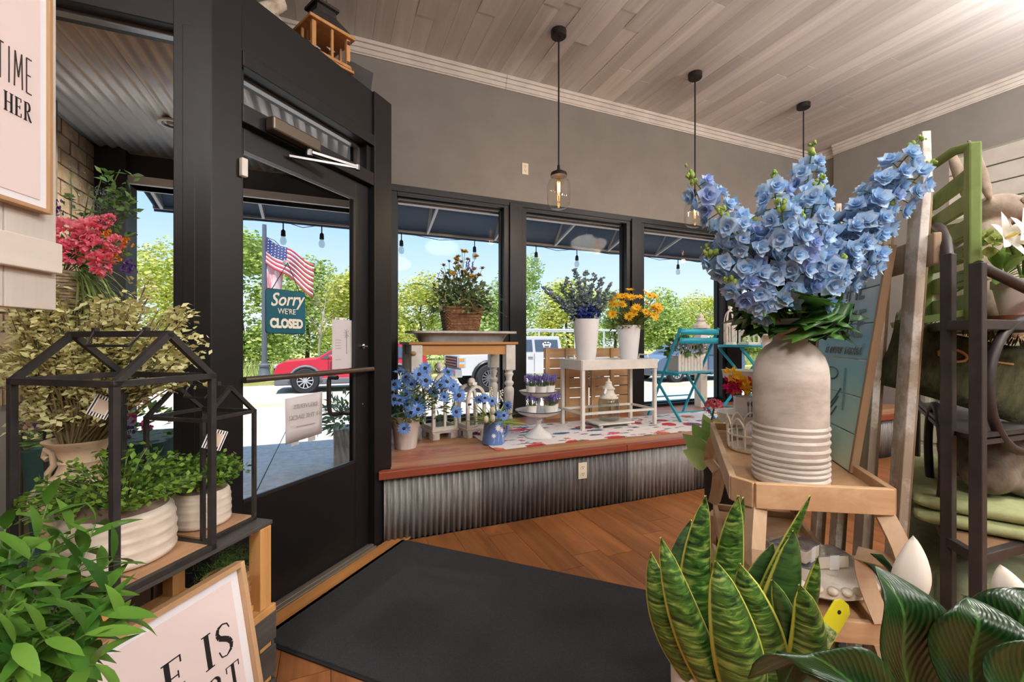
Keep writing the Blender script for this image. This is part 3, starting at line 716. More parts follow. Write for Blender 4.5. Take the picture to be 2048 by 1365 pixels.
# string lights
cordm = mat('black_cord', (36, 40, 44), rough=.7)
sl = thing('string_lights', 'string of clear bulbs hanging along the awning edge', 'string lights', (0, AY-.06, 0))
xs = [-1.25, -.44, -.08, .74, 1.60, 2.42, 3.02, 4.05, 4.75, 5.5, 6.3]
pts = []
for i, x in enumerate(xs):
    pts.append((x, 0, AZ-.01))
    if i < len(xs)-1: pts.append(((x+xs[i+1])/2, 0, AZ-.035-.02*(i % 2)))
part('cord', MB().tube(pts, .004, 5), cordm, sl)
for x in xs:
    s_ = part('socket', MB().lathe([(.0, AZ-.01), (.006, AZ-.02), (.006, AZ-.09), (.02, AZ-.105), (.023, AZ-.16), (0, AZ-.16)], 10, cap=False), cordm, sl, smooth=40, loc=(x, 0, 0))
    part('bulb', MB().lathe([(.016, AZ-.16), (.03, AZ-.195), (.032, AZ-.215), (.022, AZ-.245), (0, AZ-.252)], 12, cap=False), glassm('string_bulb', (228, 230, 228), 1.8), s_, smooth=180)
# potted shrub outside the door
pp = thing('outdoor_planter', 'leafy shrub in a grey planter box outside the door', 'planter', (.17, 4.62, -.03))
part('box', MB().prism([(-.14, -.14), (.14, -.14), (.14, .14), (-.14, .14)], 0, .38), mat('planter_grey', (196, 194, 190), (170, 168, 164), rough=.8, scale=12), pp, bevel=.01)
b = MB()
for i in range(260):
    d = rdir(-.1, 1); p = Vector((-.03, 0, .38))+Vector((d.x*.27, d.y*.27, d.z*.34))*U(.4, 1)
    b.add(leaf(U(.07, .12), .035, .1, .3, 2), TRS(p, dirmat(d+rdir()*.6, U(-1, 1))))
part('foliage', b, leafm('shrub_leaf', (92, 116, 86), (142, 162, 124)), pp, stuff=True)
# ================================================================ things on the display platform
stem_m = leafm('stem_green', (70, 96, 48), (96, 122, 62), trans=.05)
def daisy_mesh(name, r, n, m, w=.42, cup=.12, rows=1):
    b = MB()
    for k in range(rows):
        for i in range(n):
            a = 2*pi*(i+.5*k)/n+U(-.06, .06); q = r*(1-.28*k)
            b.add(leaf(q, q*w, .2, .12, 3, .7, .25), TRS((0, 0, .004*k), rotm(0, 0, a) @ rotm(cup+.35*k+U(-.12, .12), 0, 0)))
    return b.mesh(name, m, 180)
def flower_obj(parent, petals, centre, p, d, s=1., name='flower'):
    """petals lie in local XY, open towards local +Z = d"""
    d = Vector(d).normalized(); q = d.to_track_quat('Z', 'Y').to_matrix() @ rotm(0, 0, U(0, 6))
    o = link(name, petals, parent, p, q, s)
    if centre: link('flower_center', centre, o, (0, 0, .002))
    return o
def button(name, r, m): return MB().ell((0, 0, 0), (r, r, r*.55), 10, 6).mesh(name, m, 180)
VIEW = Vector((-.4, -.9, .1))

# -- white bucket with blue daisies
bk = thing('white_bucket', 'white metal bucket holding blue daisies beside the door column', 'bucket', (.505, 3.20, PZ))
part('pail', MB().lathe([(0, 0), (.075, 0), (.078, .006), (.103, .225), (.108, .23), (.104, .234), (.098, .228), (.075, .02), (0, .02)], 32, cap=False), mat('bucket_white', (232, 228, 222), rough=.3), bk, smooth=40)
part('soil', MB().lathe([(0, .19), (.094, .19)], 20, cap=False), mat('soil', (70, 58, 44), rough=1), bk)
bl = leafm('petal_blue', (70, 120, 196), (132, 174, 230), trans=.2); dkc = mat('flower_eye', (52, 40, 46), rough=.9)
bq = thing('daisy_bouquet', 'spreading blue daisies in the white bucket by the door', 'flowers', (.505, 3.20, PZ+.21))
dm = [daisy_mesh('flower', .052, 13, bl, cup=c) for c in (.05, .3)]; dc_ = button('flower_center', .014, dkc)
b = MB(); lf = MB()
spots = [(781, 770), (795, 775), (783, 800), (800, 802), (812, 790), (823, 770), (812, 755), (800, 745), (833, 800), (836, 820), (822, 826), (808, 858), (795, 815), (850, 738), (852, 762), (838, 750), (868, 785), (880, 772), (896, 745), (893, 765), (905, 772), (888, 795), (918, 792), (912, 825), (826, 840), (800, 830), (815, 810), (842, 812), (865, 765), (780, 830), (786, 845), (845, 835)]
CA, SA = cos(rad(22.7)), sin(rad(22.7))
def from_view(px, py, d):
    u, v = (px-1024)/870, (683-py)/870
    return Vector((d*(SA+CA*u), d*(CA-SA*u), 1.2+d*v))
o0 = Vector(bq.location)
for i, (px, py) in enumerate(spots):
    p = from_view(px, py, 3.02+U(-.1, .2))-o0; p.x = max(p.x, .41-.505)
    d = (p.normalized()*.8+VIEW*U(.3, 1.1)+rdir()*.3)
    flower_obj(bq, dm[i % 2], dc_, p, d, U(.85, 1.15))
    b.tube(bez((U(-.04, .04), U(-.04, .04), 0), p, (p.x*.1, p.y*.1, .05), 4), .0025, 4, cap=False)
for i in range(330):
    p = from_view(*(Vector(random.choice(spots[:30]))*.75+Vector((815, 860))*.25+Vector((U(-15, 15), U(-5, 25)))), 3.1+U(-.12, .16))-o0
    p.z = max(p.z, .0); p.x = max(p.x, .42-.505); lf.add(leaf(U(.04, .075), .014, .1, .3, 2), TRS(p, dirmat(rdir(-.2, 1), U(-2, 2))))
part('stems', b, stem_m, bq, stuff=True); part('foliage', lf, leafm('daisy_leaf', (74, 104, 44), (128, 150, 72)), bq, stuff=True)

# -- arched white lanterns
def arch_lantern(name, label, loc, w, h, rz, tagbox=True):
    t = thing(name, label, 'lantern', loc, rz, 'white arched wooden lanterns')
    hw = w/2; body = h*.62
    part('base', MB().bb((-hw, -hw, .045), (hw, hw, .062)).bb((-hw*1.06, -hw*1.06, .06), (hw*1.06, hw*1.06, .075)), chalk, t, bevel=.003)
    for sx in (-1, 1):
        for sy in (-1, 1): part('foot', MB().bb((sx*hw, sy*hw, 0), (sx*hw*.45, sy*hw*.85, .046)).bb((sx*hw, sy*hw, 0), (sx*hw*.85, sy*hw*.45, .046)), chalk, t)
    n = 14
    for s_, nm in ((-1, 'front_frame'), (1, 'back_frame')):
        m = MB(); y = s_*(hw-.012)
        for sx in (-1, 1): m.box((sx*(hw-.012), y, .075+(body-.075)/2), (.024, .022, body-.075))
        m.box((0, y, .085), (w-.04, .02, .022))
        pts = [((hw-.012)*cos(a), y, body+(h*.86-body)*sin(a)) for a in [i*pi/n for i in range(n+1)]]
        for i in range(n): m.bar(pts[i], pts[i+1], .022, .026, up=(0, 1, 0))
        part(nm, m, chalk, t)
    m = MB().box((0, -hw+.012, .075+(body*.98-.075)/2), (.016, .018, body*.98-.075))
    for sx in (-1, 1):
        pts = [(sx*(hw*.5)+(hw*.46)*cos(a), -hw+.012, body*.86+hw*.75*sin(a)) for a in [i*pi/8 for i in range(9)]]
        for i in range(8): m.bar(pts[i], pts[i+1], .012, .014, up=(0, 1, 0))
    part('tracery', m, chalk, t)
    for sx in (-1, 1):
        for z_ in (.09, body): part('side_rail', MB().box((sx*(hw-.01), 0, z_), (.018, w-.05, .022)), chalk, t)
    part('roof_cover', MB().grid(lambda u, v: ((hw-.006)*cos(pi*u), (hw-.02)*(2*v-1), body+(h*.86-body+.012)*sin(pi*u)), 14, 1), chalk, t, thick=.006) if False else None
    for s_ in (-1, 1): part('pane', MB().bb((-hw+.024, s_*(hw-.02)-.001, .096), (hw-.024, s_*(hw-.02)+.001, body)), glass, t)
    part('finial', MB().lathe([(0, h*.86), (.022, h*.86+.006), (.018, h*.9), (.03, h*.92), (.03, h*.95), (.02, h*.99), (0, h)], 14, cap=False).bar((0, -hw+.02, h*.87), (0, hw-.02, h*.87), .03, .016), chalk, t, smooth=50)
    part('ring_handle', MB().tube([(.05*sin(a), -.02, h*.93-.045*cos(a)) for a in [i*pi/8 for i in range(-6, 7)]], .004, 6), iron, t, smooth=60)
    tg = part('price_tag', MB().box((.005, -.045, h*.90), (.04, .002, .03), rotm(0, .15, 0)), paper, t)
    part('latch', MB().box((hw*.75, -hw-.002, body*.92), (.028, .006, .016)).box((-hw*.75, -hw-.002, body*.92), (.028, .006, .016)), iron, t)
    # the candle glass inside
    part('candle_cup', MB().lathe([(0, .076), (.035, .076), (.035, .15), (.033, .15), (.033, .082), (0, .082)], 16, cap=False), jarglass, t, smooth=40)
arch_lantern('arch_lantern', 'taller white arched wooden lantern between the daisies and the mug', (.815, 3.46, PZ), .215, .60, .2)
arch_lantern('arch_lantern', 'shorter white arched wooden lantern behind the blue mug', (1.065, 3.40, PZ), .175, .47, .2)

# -- blue mug with flowers
mg = thing('daisy_mug', 'periwinkle blue mug printed with white daisies', 'mug', (1.13, 3.06, PZ+.006), .3)
pm = mat('mug_blue', (104, 140, 200), (94, 128, 190), rough=.35, scale=5)
part('cup', MB().lathe([(0, 0), (.082, 0), (.085, .008), (.07, .165), (.073, .172), (.066, .17), (.078, .012), (0, .012)], 30, cap=False), pm, mg, smooth=40)
part('handle', MB().tube([(.075, 0, .15), (.11, 0, .152), (.135, 0, .12), (.13, 0, .07), (.105, 0, .035), (.082, 0, .03)], [.009, .01, .011, .011, .01, .008], 8), pm, mg, smooth=60)
wp_ = mat('print_white', (236, 238, 244), rough=.5)
for (a, z, s_) in ((-1.75, .125, .03), (-1.35, .105, .024), (-2.2, .07, .02), (-1.2, .06, .012)):
    rr = .086-.091*z+.0015
    b = MB()
    for i in range(9):
        q = 2*pi*i/9; b.add(leaf(s_, s_*.32, 0, 0, 2), TRS((0, 0, 0), rotm(0, 0, q)))
    b.tube([(0, -.0, 0), (.004, -z*.45, -.001), (0, -z*.8, -.002)], .0012, 4)
    part('daisy_print', b, wp_, mg, loc=(rr*cos(a), rr*sin(a), z), rot=rotm(0, 0, a+pi/2) @ rotm(pi/2-.09, 0, 0))
mf = thing('mug_flowers', 'small bouquet of blue blooms, cream pods and grass in the mug', 'flowers', (1.13, 3.06, PZ+.15))
b = MB()
for i in range(80):
    d = rdir(.15, 1); d.x *= 1.2; b.add(leaf(U(.12, .25), .011, .1, .35, 4), TRS((d.x*.03, d.y*.03, 0), dirmat(d, U(-1, 1))))
part('grass', b, leafm('mug_grass', (120, 148, 64), (178, 192, 110)), mf, stuff=True)
pod = mat('pod_cream', (214, 208, 178), (190, 182, 150), rough=.8, scale=60, bump=.4)
for px, py in ((972, 840), (985, 822), (985, 838)): part('seed_pod', MB().ell(from_view(px, py, 2.98)-Vector(mf.location), (.02, .02, .026), 10, 8), pod, mf, smooth=180)
for px, py in ((1008, 832), (992, 830), (970, 797), (985, 803), (958, 800), (1015, 812)): flower_obj(mf, dm[0], dc_, from_view(px, py, 3.0)-Vector(mf.location), VIEW+rdir()*.4, .75)
for px, py in ((996, 812), (1003, 790), (982, 785)):
    p = from_view(px, py, 3.08)-Vector(mf.location); b = MB()
    for i in range(14): b.ell(p+Vector((U(-.012, .012), U(-.012, .012), -.006*i+.03)), (.007, .007, .006), 6, 4)
    part('flower_spike', b, mat('spike_cream', (222, 218, 204), rough=.8), mf, smooth=180)

# -- side table with turned legs
tb = thing('side_table', 'pine topped side table with turned white legs', 'table', (1.03, 3.68, PZ))
pine = wood('honey_pine', (214, 164, 104), (178, 122, 68), axis=0, scale=.8)
cream = mat('leg_cream', (226, 222, 214), (206, 200, 190), rough=.5, scale=10)
TW, TD, TH = .93, .5, .762
part('top', MB().bb((-TW/2, -TD/2, TH-.022), (TW/2, TD/2, TH)), pine, tb, bevel=.004)
part('apron', MB().bb((-TW/2+.1, -TD/2+.03, TH-.105), (TW/2-.1, -TD/2+.05, TH-.022)), pine, tb)
part('apron', MB().bb((-TW/2+.1, TD/2-.05, TH-.105), (TW/2-.1, TD/2-.03, TH-.022)), pine, tb)
for sx in (-1, 1):
    part('apron', MB().bb((sx*(TW/2-.05)-.01, -TD/2+.09, TH-.105), (sx*(TW/2-.05)+.01, TD/2-.09, TH-.022)), pine, tb)
    for sy in (-1, 1):
        x, y = sx*(TW/2-.065), sy*(TD/2-.055)
        lg = part('leg', MB().lathe([(0, 0), (.03, 0), (.036, .03), (.024, .06), (.022, .075), (.034, .09), (.034, .10), (.026, .12), (.036, .22), (.043, .33), (.042, .36), (.026, .38), (.04, .40), (.04, .415), (.025, .43), (.027, .46), (.038, .478), (.038, .49), (.028, .50), (.036, .51), (.036, .52)], 20, c=(x, y, 0)), cream, tb, smooth=40)
        part('leg_block', MB().box((x, y, .63), (.088, .088, .22)), cream, lg, bevel=.005)
part('drawer_knob', MB().ell((-TW/2+.035, -TD/2-.0, TH-.09), (.024, .016, .018), 12, 8), mat('knob_ring', (168, 138, 100), rough=.5), tb, smooth=180)
# galvanised tray
gm = mat('galvanised_tray', (182, 192, 198), (150, 160, 168), rough=.5, metal=.2, scale=5)
ty = thing('galvanised_tray', 'long galvanised metal tray on the pine table top', 'tray', (1.06, 3.68, PZ+TH+.001))
def rrect(hx, hy, r, n=6):
    return [(sx*(hx-r)+r*cos(a), sy*(hy-r)+r*sin(a)) for sx, sy, a0 in ((1, 1, 0), (-1, 1, pi/2), (-1, -1, pi), (1, -1, 3*pi/2)) for a in [a0+i*pi/2/n for i in range(n+1)]]
def loft(b, loops, capb=True, capt=False):
    n = len(loops[0]); k = len(b.v)
    for L in loops: b.v += L
    for i in range(len(loops)-1):
        for j in range(n): b.f.append((k+i*n+j, k+i*n+(j+1) % n, k+(i+1)*n+(j+1) % n, k+(i+1)*n+j))
    if capb: b.f.append(tuple(k+j for j in reversed(range(n))))
    if capt: b.f.append(tuple(k+(len(loops)-1)*n+j for j in range(n)))
    return b
lp_ = lambda hx, hy, r, z: [(x, y, z) for x, y in rrect(hx, hy, r)]
part('pan', loft(MB(), [lp_(.36, .15, .1, 0), lp_(.365, .155, .1, .012), lp_(.385, .175, .11, .05), lp_(.41, .195, .12, .075), lp_(.40, .19, .115, .075), lp_(.375, .168, .105, .045), lp_(.355, .148, .1, .012), lp_(.01, .01, .009, .01)], True, True), gm, ty, smooth=40)
part('rim', loft(MB(), [lp_(.40, .19, .115, .070), lp_(.47, .24, .14, .072), lp_(.47, .24, .14, .09), lp_(.40, .19, .115, .088)], False), mat('rim_whitewash', (206, 204, 202), (178, 176, 174), rough=.6, scale=20), ty, smooth=40)
# wicker basket
wk = mat('wicker_brown', (156, 112, 76), (104, 70, 46), rough=.75, scale=40, bump=.3)
def wicker(b, hx0, hx1, hy0, hy1, h, rows, r, amp=.005, cnt=28):
    for k in range(rows):
        t = (k+.5)/rows; hx, hy = hx0+(hx1-hx0)*t, hy0+(hy1-hy0)*t
        loop = rrect(hx, hy, min(hx, hy)*.35, 5); n = len(loop); pts = []
        for j, (x, y) in enumerate(loop):
            q = 1+(amp/hx)*(1 if (j+k) % 2 else -1); pts.append((x*q, y*q, h*t+U(-.002, .002)))
        b.tube(pts, r, 5, closed=True)
    return b
bs = thing('wicker_basket', 'rectangular brown wicker basket sitting on the galvanised tray', 'basket', (1.055, 3.68, PZ+TH+.09))
part('weave', wicker(MB(), .135, .165, .085, .105, .2, 15, .0085), wk, bs, smooth=60)
sk = MB()
for x, y in rrect(.15, .095, .04, 2): sk.tube([(x*.9, y*.9, 0), (x*1.1, y*1.1, .2)], .005, 5)
part('uprights', sk, wk, bs, stuff=True); part('rim', MB().tube([(x, y, .203) for x, y in rrect(.168, .108, .04, 5)], .011, 6, closed=True), wk, bs, smooth=60)
part('liner', loft(MB(), [[(x, y, .005) for x, y in rrect(.125, .078, .03)], [(x, y, .185) for x, y in rrect(.152, .094, .035)]], True, True), mat('basket_inner', (74, 54, 38), rough=.95), bs)
part('handle', MB().tube([(.07*cos(a), -.118, .195+.075*sin(a)) for a in [i*pi/8 for i in range(9)]], .008, 6), wk, bs, smooth=60)
fb = thing('basket_bouquet', 'wild arrangement of mustard blooms, ferns and eucalyptus in the brown basket', 'flowers', (1.055, 3.68, PZ+TH+.28))
o0 = Vector(fb.location); b = MB(); st_ = MB()
for i in range(18):   # ferns sprawling to both sides
    sx = -1 if i % 2 else 1; tip = Vector((sx*U(.22, .42), U(-.15, .1), U(-.08, .22))); pts = bez((sx*.06, -.02, 0), tip, (0, 0, .06), 9); st_.tube(pts, .002, 4)
    for j in range(1, 10):
        for s_ in (-1, 1):
            d = (pts[j]-pts[j-1]).normalized(); x, y = frame_of(d); L = .07*(1-j/11)
            b.add(leaf(L, .012, .1, .2, 2), TRS(pts[j], dirmat(x*s_+d*.5+Vector((0, 0, .1)))))
part('fern', b, leafm('fern_green', (78, 104, 62), (122, 142, 86)), fb, stuff=True)
b = MB()
for i in range(900):
    d = rdir(-.1, 1); p = Vector((d.x*.27, d.y*.16, d.z*.36))*U(.3, 1); b.add(leaf(U(.04, .07), U(.018, .038), .1, .2, 2), TRS(p, dirmat(d+rdir()*.8, U(-2, 2))))
part('foliage', b, leafm('basket_leaf', (86, 112, 84), (150, 166, 120), c3=(112, 130, 72)), fb, stuff=True)
b = MB()
for i in range(160):
    p = Vector((U(-.27, .02), U(-.12, .1), U(.02, .34))); b.ell(p, (.006, .006, .006), 5, 4)
part('filler_buds', b, mat('filler_cream', (190, 188, 150), rough=.8), fb, stuff=True)
part('eucalyptus', (lambda q: [q.add(leaf(U(.05, .07), .05, .05, .1, 3), TRS((U(.06, .24), U(-.14, .02), U(-.03, .2)), dirmat(rdir(-.4, .6), U(-1, 1)))) for _ in range(26)] and q)(MB()), leafm('eucalyptus', (110, 132, 104), (150, 170, 122)), fb, stuff=True)
mus = leafm('petal_mustard', (196, 156, 64), (222, 186, 84)); mumesh = daisy_mesh('flower', .032, 11, mus, .5, .25, 2); muc = button('flower_center', .012, mat('eye_brown', (112, 84, 44), rough=.9))
for px, py in ((916, 515), (924, 503), (930, 505), (912, 528), (922, 525), (952, 514), (887, 532), (898, 524), (925, 545), (930, 545), (913, 520), (948, 540), (965, 538), (905, 548), (944, 555), (935, 520), (890, 555), (958, 552), (918, 535)):
    p = from_view(px, py, 3.70+U(-.05, .08))-o0; flower_obj(fb, mumesh, muc, p, Vector((0, -.4, .9))+rdir()*.5, U(.9, 1.2)); st_.tube(bez((U(-.05, .05), 0, .02), p, rdir()*.02, 4), .002, 4)
part('stems', st_, stem_m, fb, stuff=True)
b = MB()
for px, py in ((938, 530), (945, 535), (934, 535)):
    p = from_view(px, py, 3.7)-o0
    for i in range(8): b.ell(p+Vector((U(-.006, .006), 0, -.01*i+.04)), (.007, .007, .008), 6, 4)
part('lavender_spikes', b, mat('lavender', (112, 104, 168), rough=.8), fb, stuff=True)

# -- floral runner
def runner_mat():
    m, t, b = base('floral_cloth'); b.inputs['Roughness'].default_value = .9
    c = N(t, 'TexCoord'); out = lin((234, 228, 228))
    for i, (sc, thr, col, st) in enumerate(((3.6, .36, (196, 52, 62), (1, 1.2, 1)), (4.4, .33, (214, 106, 84), (1.2, 1, 1)), (5.0, .30, (52, 92, 140), (.6, 1.6, 1)), (4.2, .26, (214, 96, 130), (1, 1, 1)), (9., .30, (110, 126, 100), (.55, 1.8, 1)), (12., .26, (52, 50, 78), (.5, 1.5, 1)))):
        mp = N(t, 'Mapping'); mp.inputs['Scale'].default_value = tuple(sc*q for q in st); mp.inputs['Location'].default_value = (i*3.7, i*1.9, 0); mp.inputs['Rotation'].default_value = (0, 0, i*.9)
        v = N(t, 'TexVoronoi'); v.inputs['Scale'].default_value = 1; v.inputs['Randomness'].default_value = .95; t.links.new(c.outputs['Object'], mp.inputs[0]); t.links.new(mp.outputs[0], v.inputs['Vector'])
        nz = N(t, 'TexNoise'); nz.inputs['Scale'].default_value = 6; t.links.new(mp.outputs[0], nz.inputs['Vector'])
        ad = N(t, 'Math', operation='MULTIPLY_ADD'); t.links.new(nz.outputs[0], ad.inputs[0]); ad.inputs[1].default_value = .35; t.links.new(v.outputs['Distance'], ad.inputs[2])
        f = ramp(t, ad.outputs[0], [(thr+.12, (1, 1, 1, 1)), (thr+.145, (0, 0, 0, 1))])
        sp_ = N(t, 'SeparateColor'); t.links.new(v.outputs['Color'], sp_.inputs[0]); lt = N(t, 'Math', operation='LESS_THAN'); lt.inputs[1].default_value = .6; t.links.new(sp_.outputs[0], lt.inputs[0])
        mu = N(t, 'Math', operation='MULTIPLY'); t.links.new(f, mu.inputs[0]); t.links.new(lt.outputs[0], mu.inputs[1])
        out = mixc(t, mu.outputs[0], out, lin(col))
    t.links.new(out, b.inputs['Base Color']); return m
rn = tag(part('floral_runner', MB().grid(lambda u, v: (1.07+3.3*u, 2.85+.74*v+.02*sin(u*9), PZ+.004+.0015*sin(u*40)*sin(v*9)), 60, 12), runner_mat(), None, thick=.003), 'white cloth runner printed with red, blue and coral flowers', 'runner')

# -- tiered stand with lavender pots
enam = mat('enamel_white', (232, 232, 230), (216, 214, 210), rough=.25, scale=10); navy = mat('enamel_rim', (44, 54, 78), rough=.3)
ts = thing('tiered_stand', 'two tier white enamel stand with navy rims', 'tiered stand', (1.535, 3.12, PZ+.006))
def dish(z, r):
    d_ = part('dish', MB().lathe([(.02, z-.05), (r*.55, z-.045), (r*.85, z-.025), (r, z), (r-.004, z+.002), (r*.83, z-.018), (r*.5, z-.036), (.02, z-.04)], 36, cap=False).lathe([(0, z-.012), (r*.93, z-.012)], 36, cap=False), enam, ts, smooth=40)
    part('rim', MB().tube([(r*cos(a), r*sin(a), z+.001) for a in [i*2*pi/36 for i in range(36)]], .0035, 5, closed=True), navy, d_, smooth=60)
dish(.215, .185); dish(.365, .155)
part('foot', MB().lathe([(0, 0), (.11, 0), (.112, .01), (.085, .035), (.045, .06), (.02, .09), (.018, .12), (.03, .135), (.02, .165), (0, .165)], 28, cap=False), enam, ts, smooth=40)
part('post', MB().lathe([(.014, .20), (.02, .23), (.011, .26), (.018, .29), (.014, .32)], 14).lathe([(.009, .35), (.009, .47)], 12), enam, ts, smooth=40)
part('handle', MB().tube([(-.05, 0, .47), (.05, 0, .47)], .014, 8), wood('handle_wood', (150, 106, 70), (110, 72, 44), axis=0), ts, smooth=50)
lavm = leafm('lavender_bloom', (104, 96, 172), (152, 140, 206)); lavg = leafm('lavender_leaf', (78, 100, 62), (112, 132, 84))
lv = MB(); lg_ = MB()
for i in range(46):
    a = U(0, 6.28); r = .032*math.sqrt(R_()); tip = Vector((r*1.8*cos(a), r*1.8*sin(a), U(.07, .11))); lg_.add(leaf(U(.05, .08), .006, .1, .1, 2), TRS((r*cos(a), r*sin(a), .05), dirmat(Vector((cos(a)*.5, sin(a)*.5, 1)))))
    for k in range(5): lv.ell(tip+Vector((U(-.003, .003), U(-.003, .003), .05+(k-4)*.007)), (.005, .005, .005), 5, 3)
lvme, lgme = lv.mesh('blooms', lavm), lg_.mesh('foliage', lavg)
potm = MB().lathe([(0, 0), (.034, 0), (.043, .062), (.046, .064), (.041, .064), (.039, .054), (0, .054)], 20, cap=False).mesh('pot', mat('pot_white', (230, 228, 224), rough=.4), 40)
def lavpot(lab, loc):
    t = thing('lavender_pot', lab, 'potted plant', loc, U(0, 6), 'mini lavender pots on the tiered stand'); link('pot', potm, t)
    o = link('blooms', lvme, t); o['kind'] = 'stuff'; o = link('foliage', lgme, t); o['kind'] = 'stuff'
for a, r, z, lab in ((-2.6, .10, .209, 'mini lavender pot on the left of the lower tier'), (-1.1, .11, .209, 'mini lavender pot at the front of the lower tier'), (-.25, .12, .209, 'mini lavender pot on the right of the lower tier'),
                  (-2.7, .09, .359, 'mini lavender pot on the left of the upper tier'), (-1.75, .085, .359, 'mini lavender pot at the front of the upper tier'), (-.55, .09, .359, 'mini lavender pot on the right of the upper tier')):
    lavpot(lab, (1.535+r*cos(a), 3.12+r*sin(a), PZ+.006+z-.0115+.002))

# -- white tray table with two vases
tt = thing('tray_table', 'white butler tray table carrying the two tall vases', 'table', (2.37, 3.36, PZ+.006))
L2, D2, H2 = .40, .19, .60
for sx in (-1, 1):
    for sy in (-1, 1): part('leg', MB().prism([(-.015, -.015), (.015, -.015), (.015, .015), (-.015, .015)], 0, H2, TRS((sx*(L2-.016), sy*(D2-.016), 0), None)), white_paint, tt, bevel=.002)
part('tray_floor', MB().bb((-L2, -D2, H2-.075), (L2, D2, H2-.06)), white_paint, tt)
for sy in (-1, 1): part('tray_side', MB().bb((-L2, sy*D2-.007, H2-.085), (L2, sy*D2+.007, H2)), white_paint, tt, bevel=.002)
for sx in (-1, 1):
    part('tray_end', MB().bb((sx*L2-.007, -D2, H2-.085), (sx*L2+.007, D2, H2)), white_paint, tt, bevel=.002)
    part('tray_handle', MB().tube([(sx*L2, -.07, H2), (sx*L2, -.06, H2+.035), (sx*L2, .06, H2+.035), (sx*L2, .07, H2)], .008, 6), white_paint, tt)
    part('stretcher', MB().bb((sx*(L2-.016)-.008, -D2+.03, .13), (sx*(L2-.016)+.008, D2-.03, .15)), white_paint, tt)
part('stretcher', MB().bb((-L2+.03, -.012+D2-.016, .13), (L2-.03, .012+D2-.016, .15)), white_paint, tt)
part('stretcher', MB().bb((-L2+.03, -.012-D2+.016, .13), (L2-.03, .012-D2+.016, .15)), white_paint, tt)
gw = mat('vase_gloss_white', (236, 236, 236), rough=.2)
def tallvase(lab, loc, r0, r1, h):
    t = thing('tall_vase', lab, 'vase', loc, group='tall white vases on the tray table')
    part('vessel', MB().lathe([(0, 0), (r0, 0), (r0*1.03, .01), (r1*.92, h*.7), (r1, h), (r1*.95, h), (r1*.86, h*.7), (r0*.9, .02), (0, .02)], 32, cap=False), gw, t, smooth=40)
    part('filling', MB().lathe([(0, h-.03), (r1*.9, h-.03)], 20, cap=False), MATS['soil'], t)
TZ = PZ+.006+H2-.059
tallvase('taller flared white vase with dark blue flowers', (2.13, 3.36, TZ), .078, .118, .42)
tallvase('shorter flared white vase with yellow daisies', (2.60, 3.36, TZ), .072, .108, .37)
bf = thing('blue_spire_bouquet', 'grey blue spired flowers shading to deep blue in the taller vase', 'flowers', (2.13, 3.36, TZ+.38)); o0 = Vector(bf.location)
gb = leafm('spire_grey', (110, 130, 144), (166, 184, 188), c3=(136, 154, 148)); db = leafm('spire_blue', (44, 60, 150), (84, 106, 190)); flo = MB()
for i in range(4): flo.add(leaf(.024, .024, .2, -.3, 2), TRS((0, 0, 0), rotm(0, 0, i*pi/2) @ rotm(.5, 0, 0)))
cg, cb_ = MB(), MB(); st_ = MB()
for px, py in ((1150, 538), (1130, 558), (1120, 575), (1172, 545), (1190, 552), (1205, 560), (1222, 572), (1228, 590), (1088, 578), (1100, 590), (1215, 600), (1160, 565), (1140, 590), (1180, 575), (1118, 600), (1200, 590), (1165, 590)):
    tip = from_view(px, py, 3.86+U(-.08, .1))-o0; basep = Vector((U(-.05, .05), U(-.05, .05), 0)); st_.tube([basep, tip], .003, 4)
    for k in range(70):
        t = .08+.92*k/69; p = basep.lerp(tip, t)+rdir()*(.046*(1.15-t)+.008); M_ = TRS(p, dirmat(rdir(-.4, 1)), U(.8, 1.2))
        (cg if t > .36+U(-.06, .1) else cb_).add(flo, M_)
part('upper_blossoms', cg, gb, bf, stuff=True); part('lower_blossoms', cb_, db, bf, stuff=True); part('stems', st_, stem_m, bf, stuff=True)
yb = thing('yellow_daisy_bouquet', 'golden yellow daisies in the shorter vase', 'flowers', (2.60, 3.36, TZ+.34)); o0 = Vector(yb.location)
yp = leafm('petal_yellow', (236, 176, 20), (250, 206, 60)); ym = [daisy_mesh('flower', .048, 12, yp, .36, c) for c in (.1, .4)]; yc = button('flower_center', .012, mat('eye_amber', (176, 116, 20), rough=.9)); st_ = MB(); lf = MB()
for i in range(46):
    px, py = U(1218, 1332), U(580, 640)
    if ((px-1275)/62)**2+((py-618)/42)**2 > 1.0: px = 1275+(px-1275)*.7; py = 618+(py-618)*.75
    p = from_view(px, py, 4.05+U(-.14, .12))-o0; flower_obj(yb, ym[i % 2], yc, p, p.normalized()*.9+VIEW*.6+rdir()*.3, U(.8, 1.15)); st_.tube(bez((U(-.04, .04), U(-.04, .04), 0), p, rdir()*.03, 4), .0025, 4)
for i in range(320):
    d = rdir(.0, 1); p = Vector((d.x*.2, d.y*.16, d.z*.2))*U(.3, 1.0); lf.add(leaf(U(.04, .08), .014, .1, .3, 2), TRS(p, dirmat(d+rdir()*.6, U(-2, 2))))
part('foliage', lf, leafm('yellow_daisy_leaf', (82, 92, 40), (126, 130, 62)), yb, stuff=True); part('stems', st_, stem_m, yb, stuff=True)

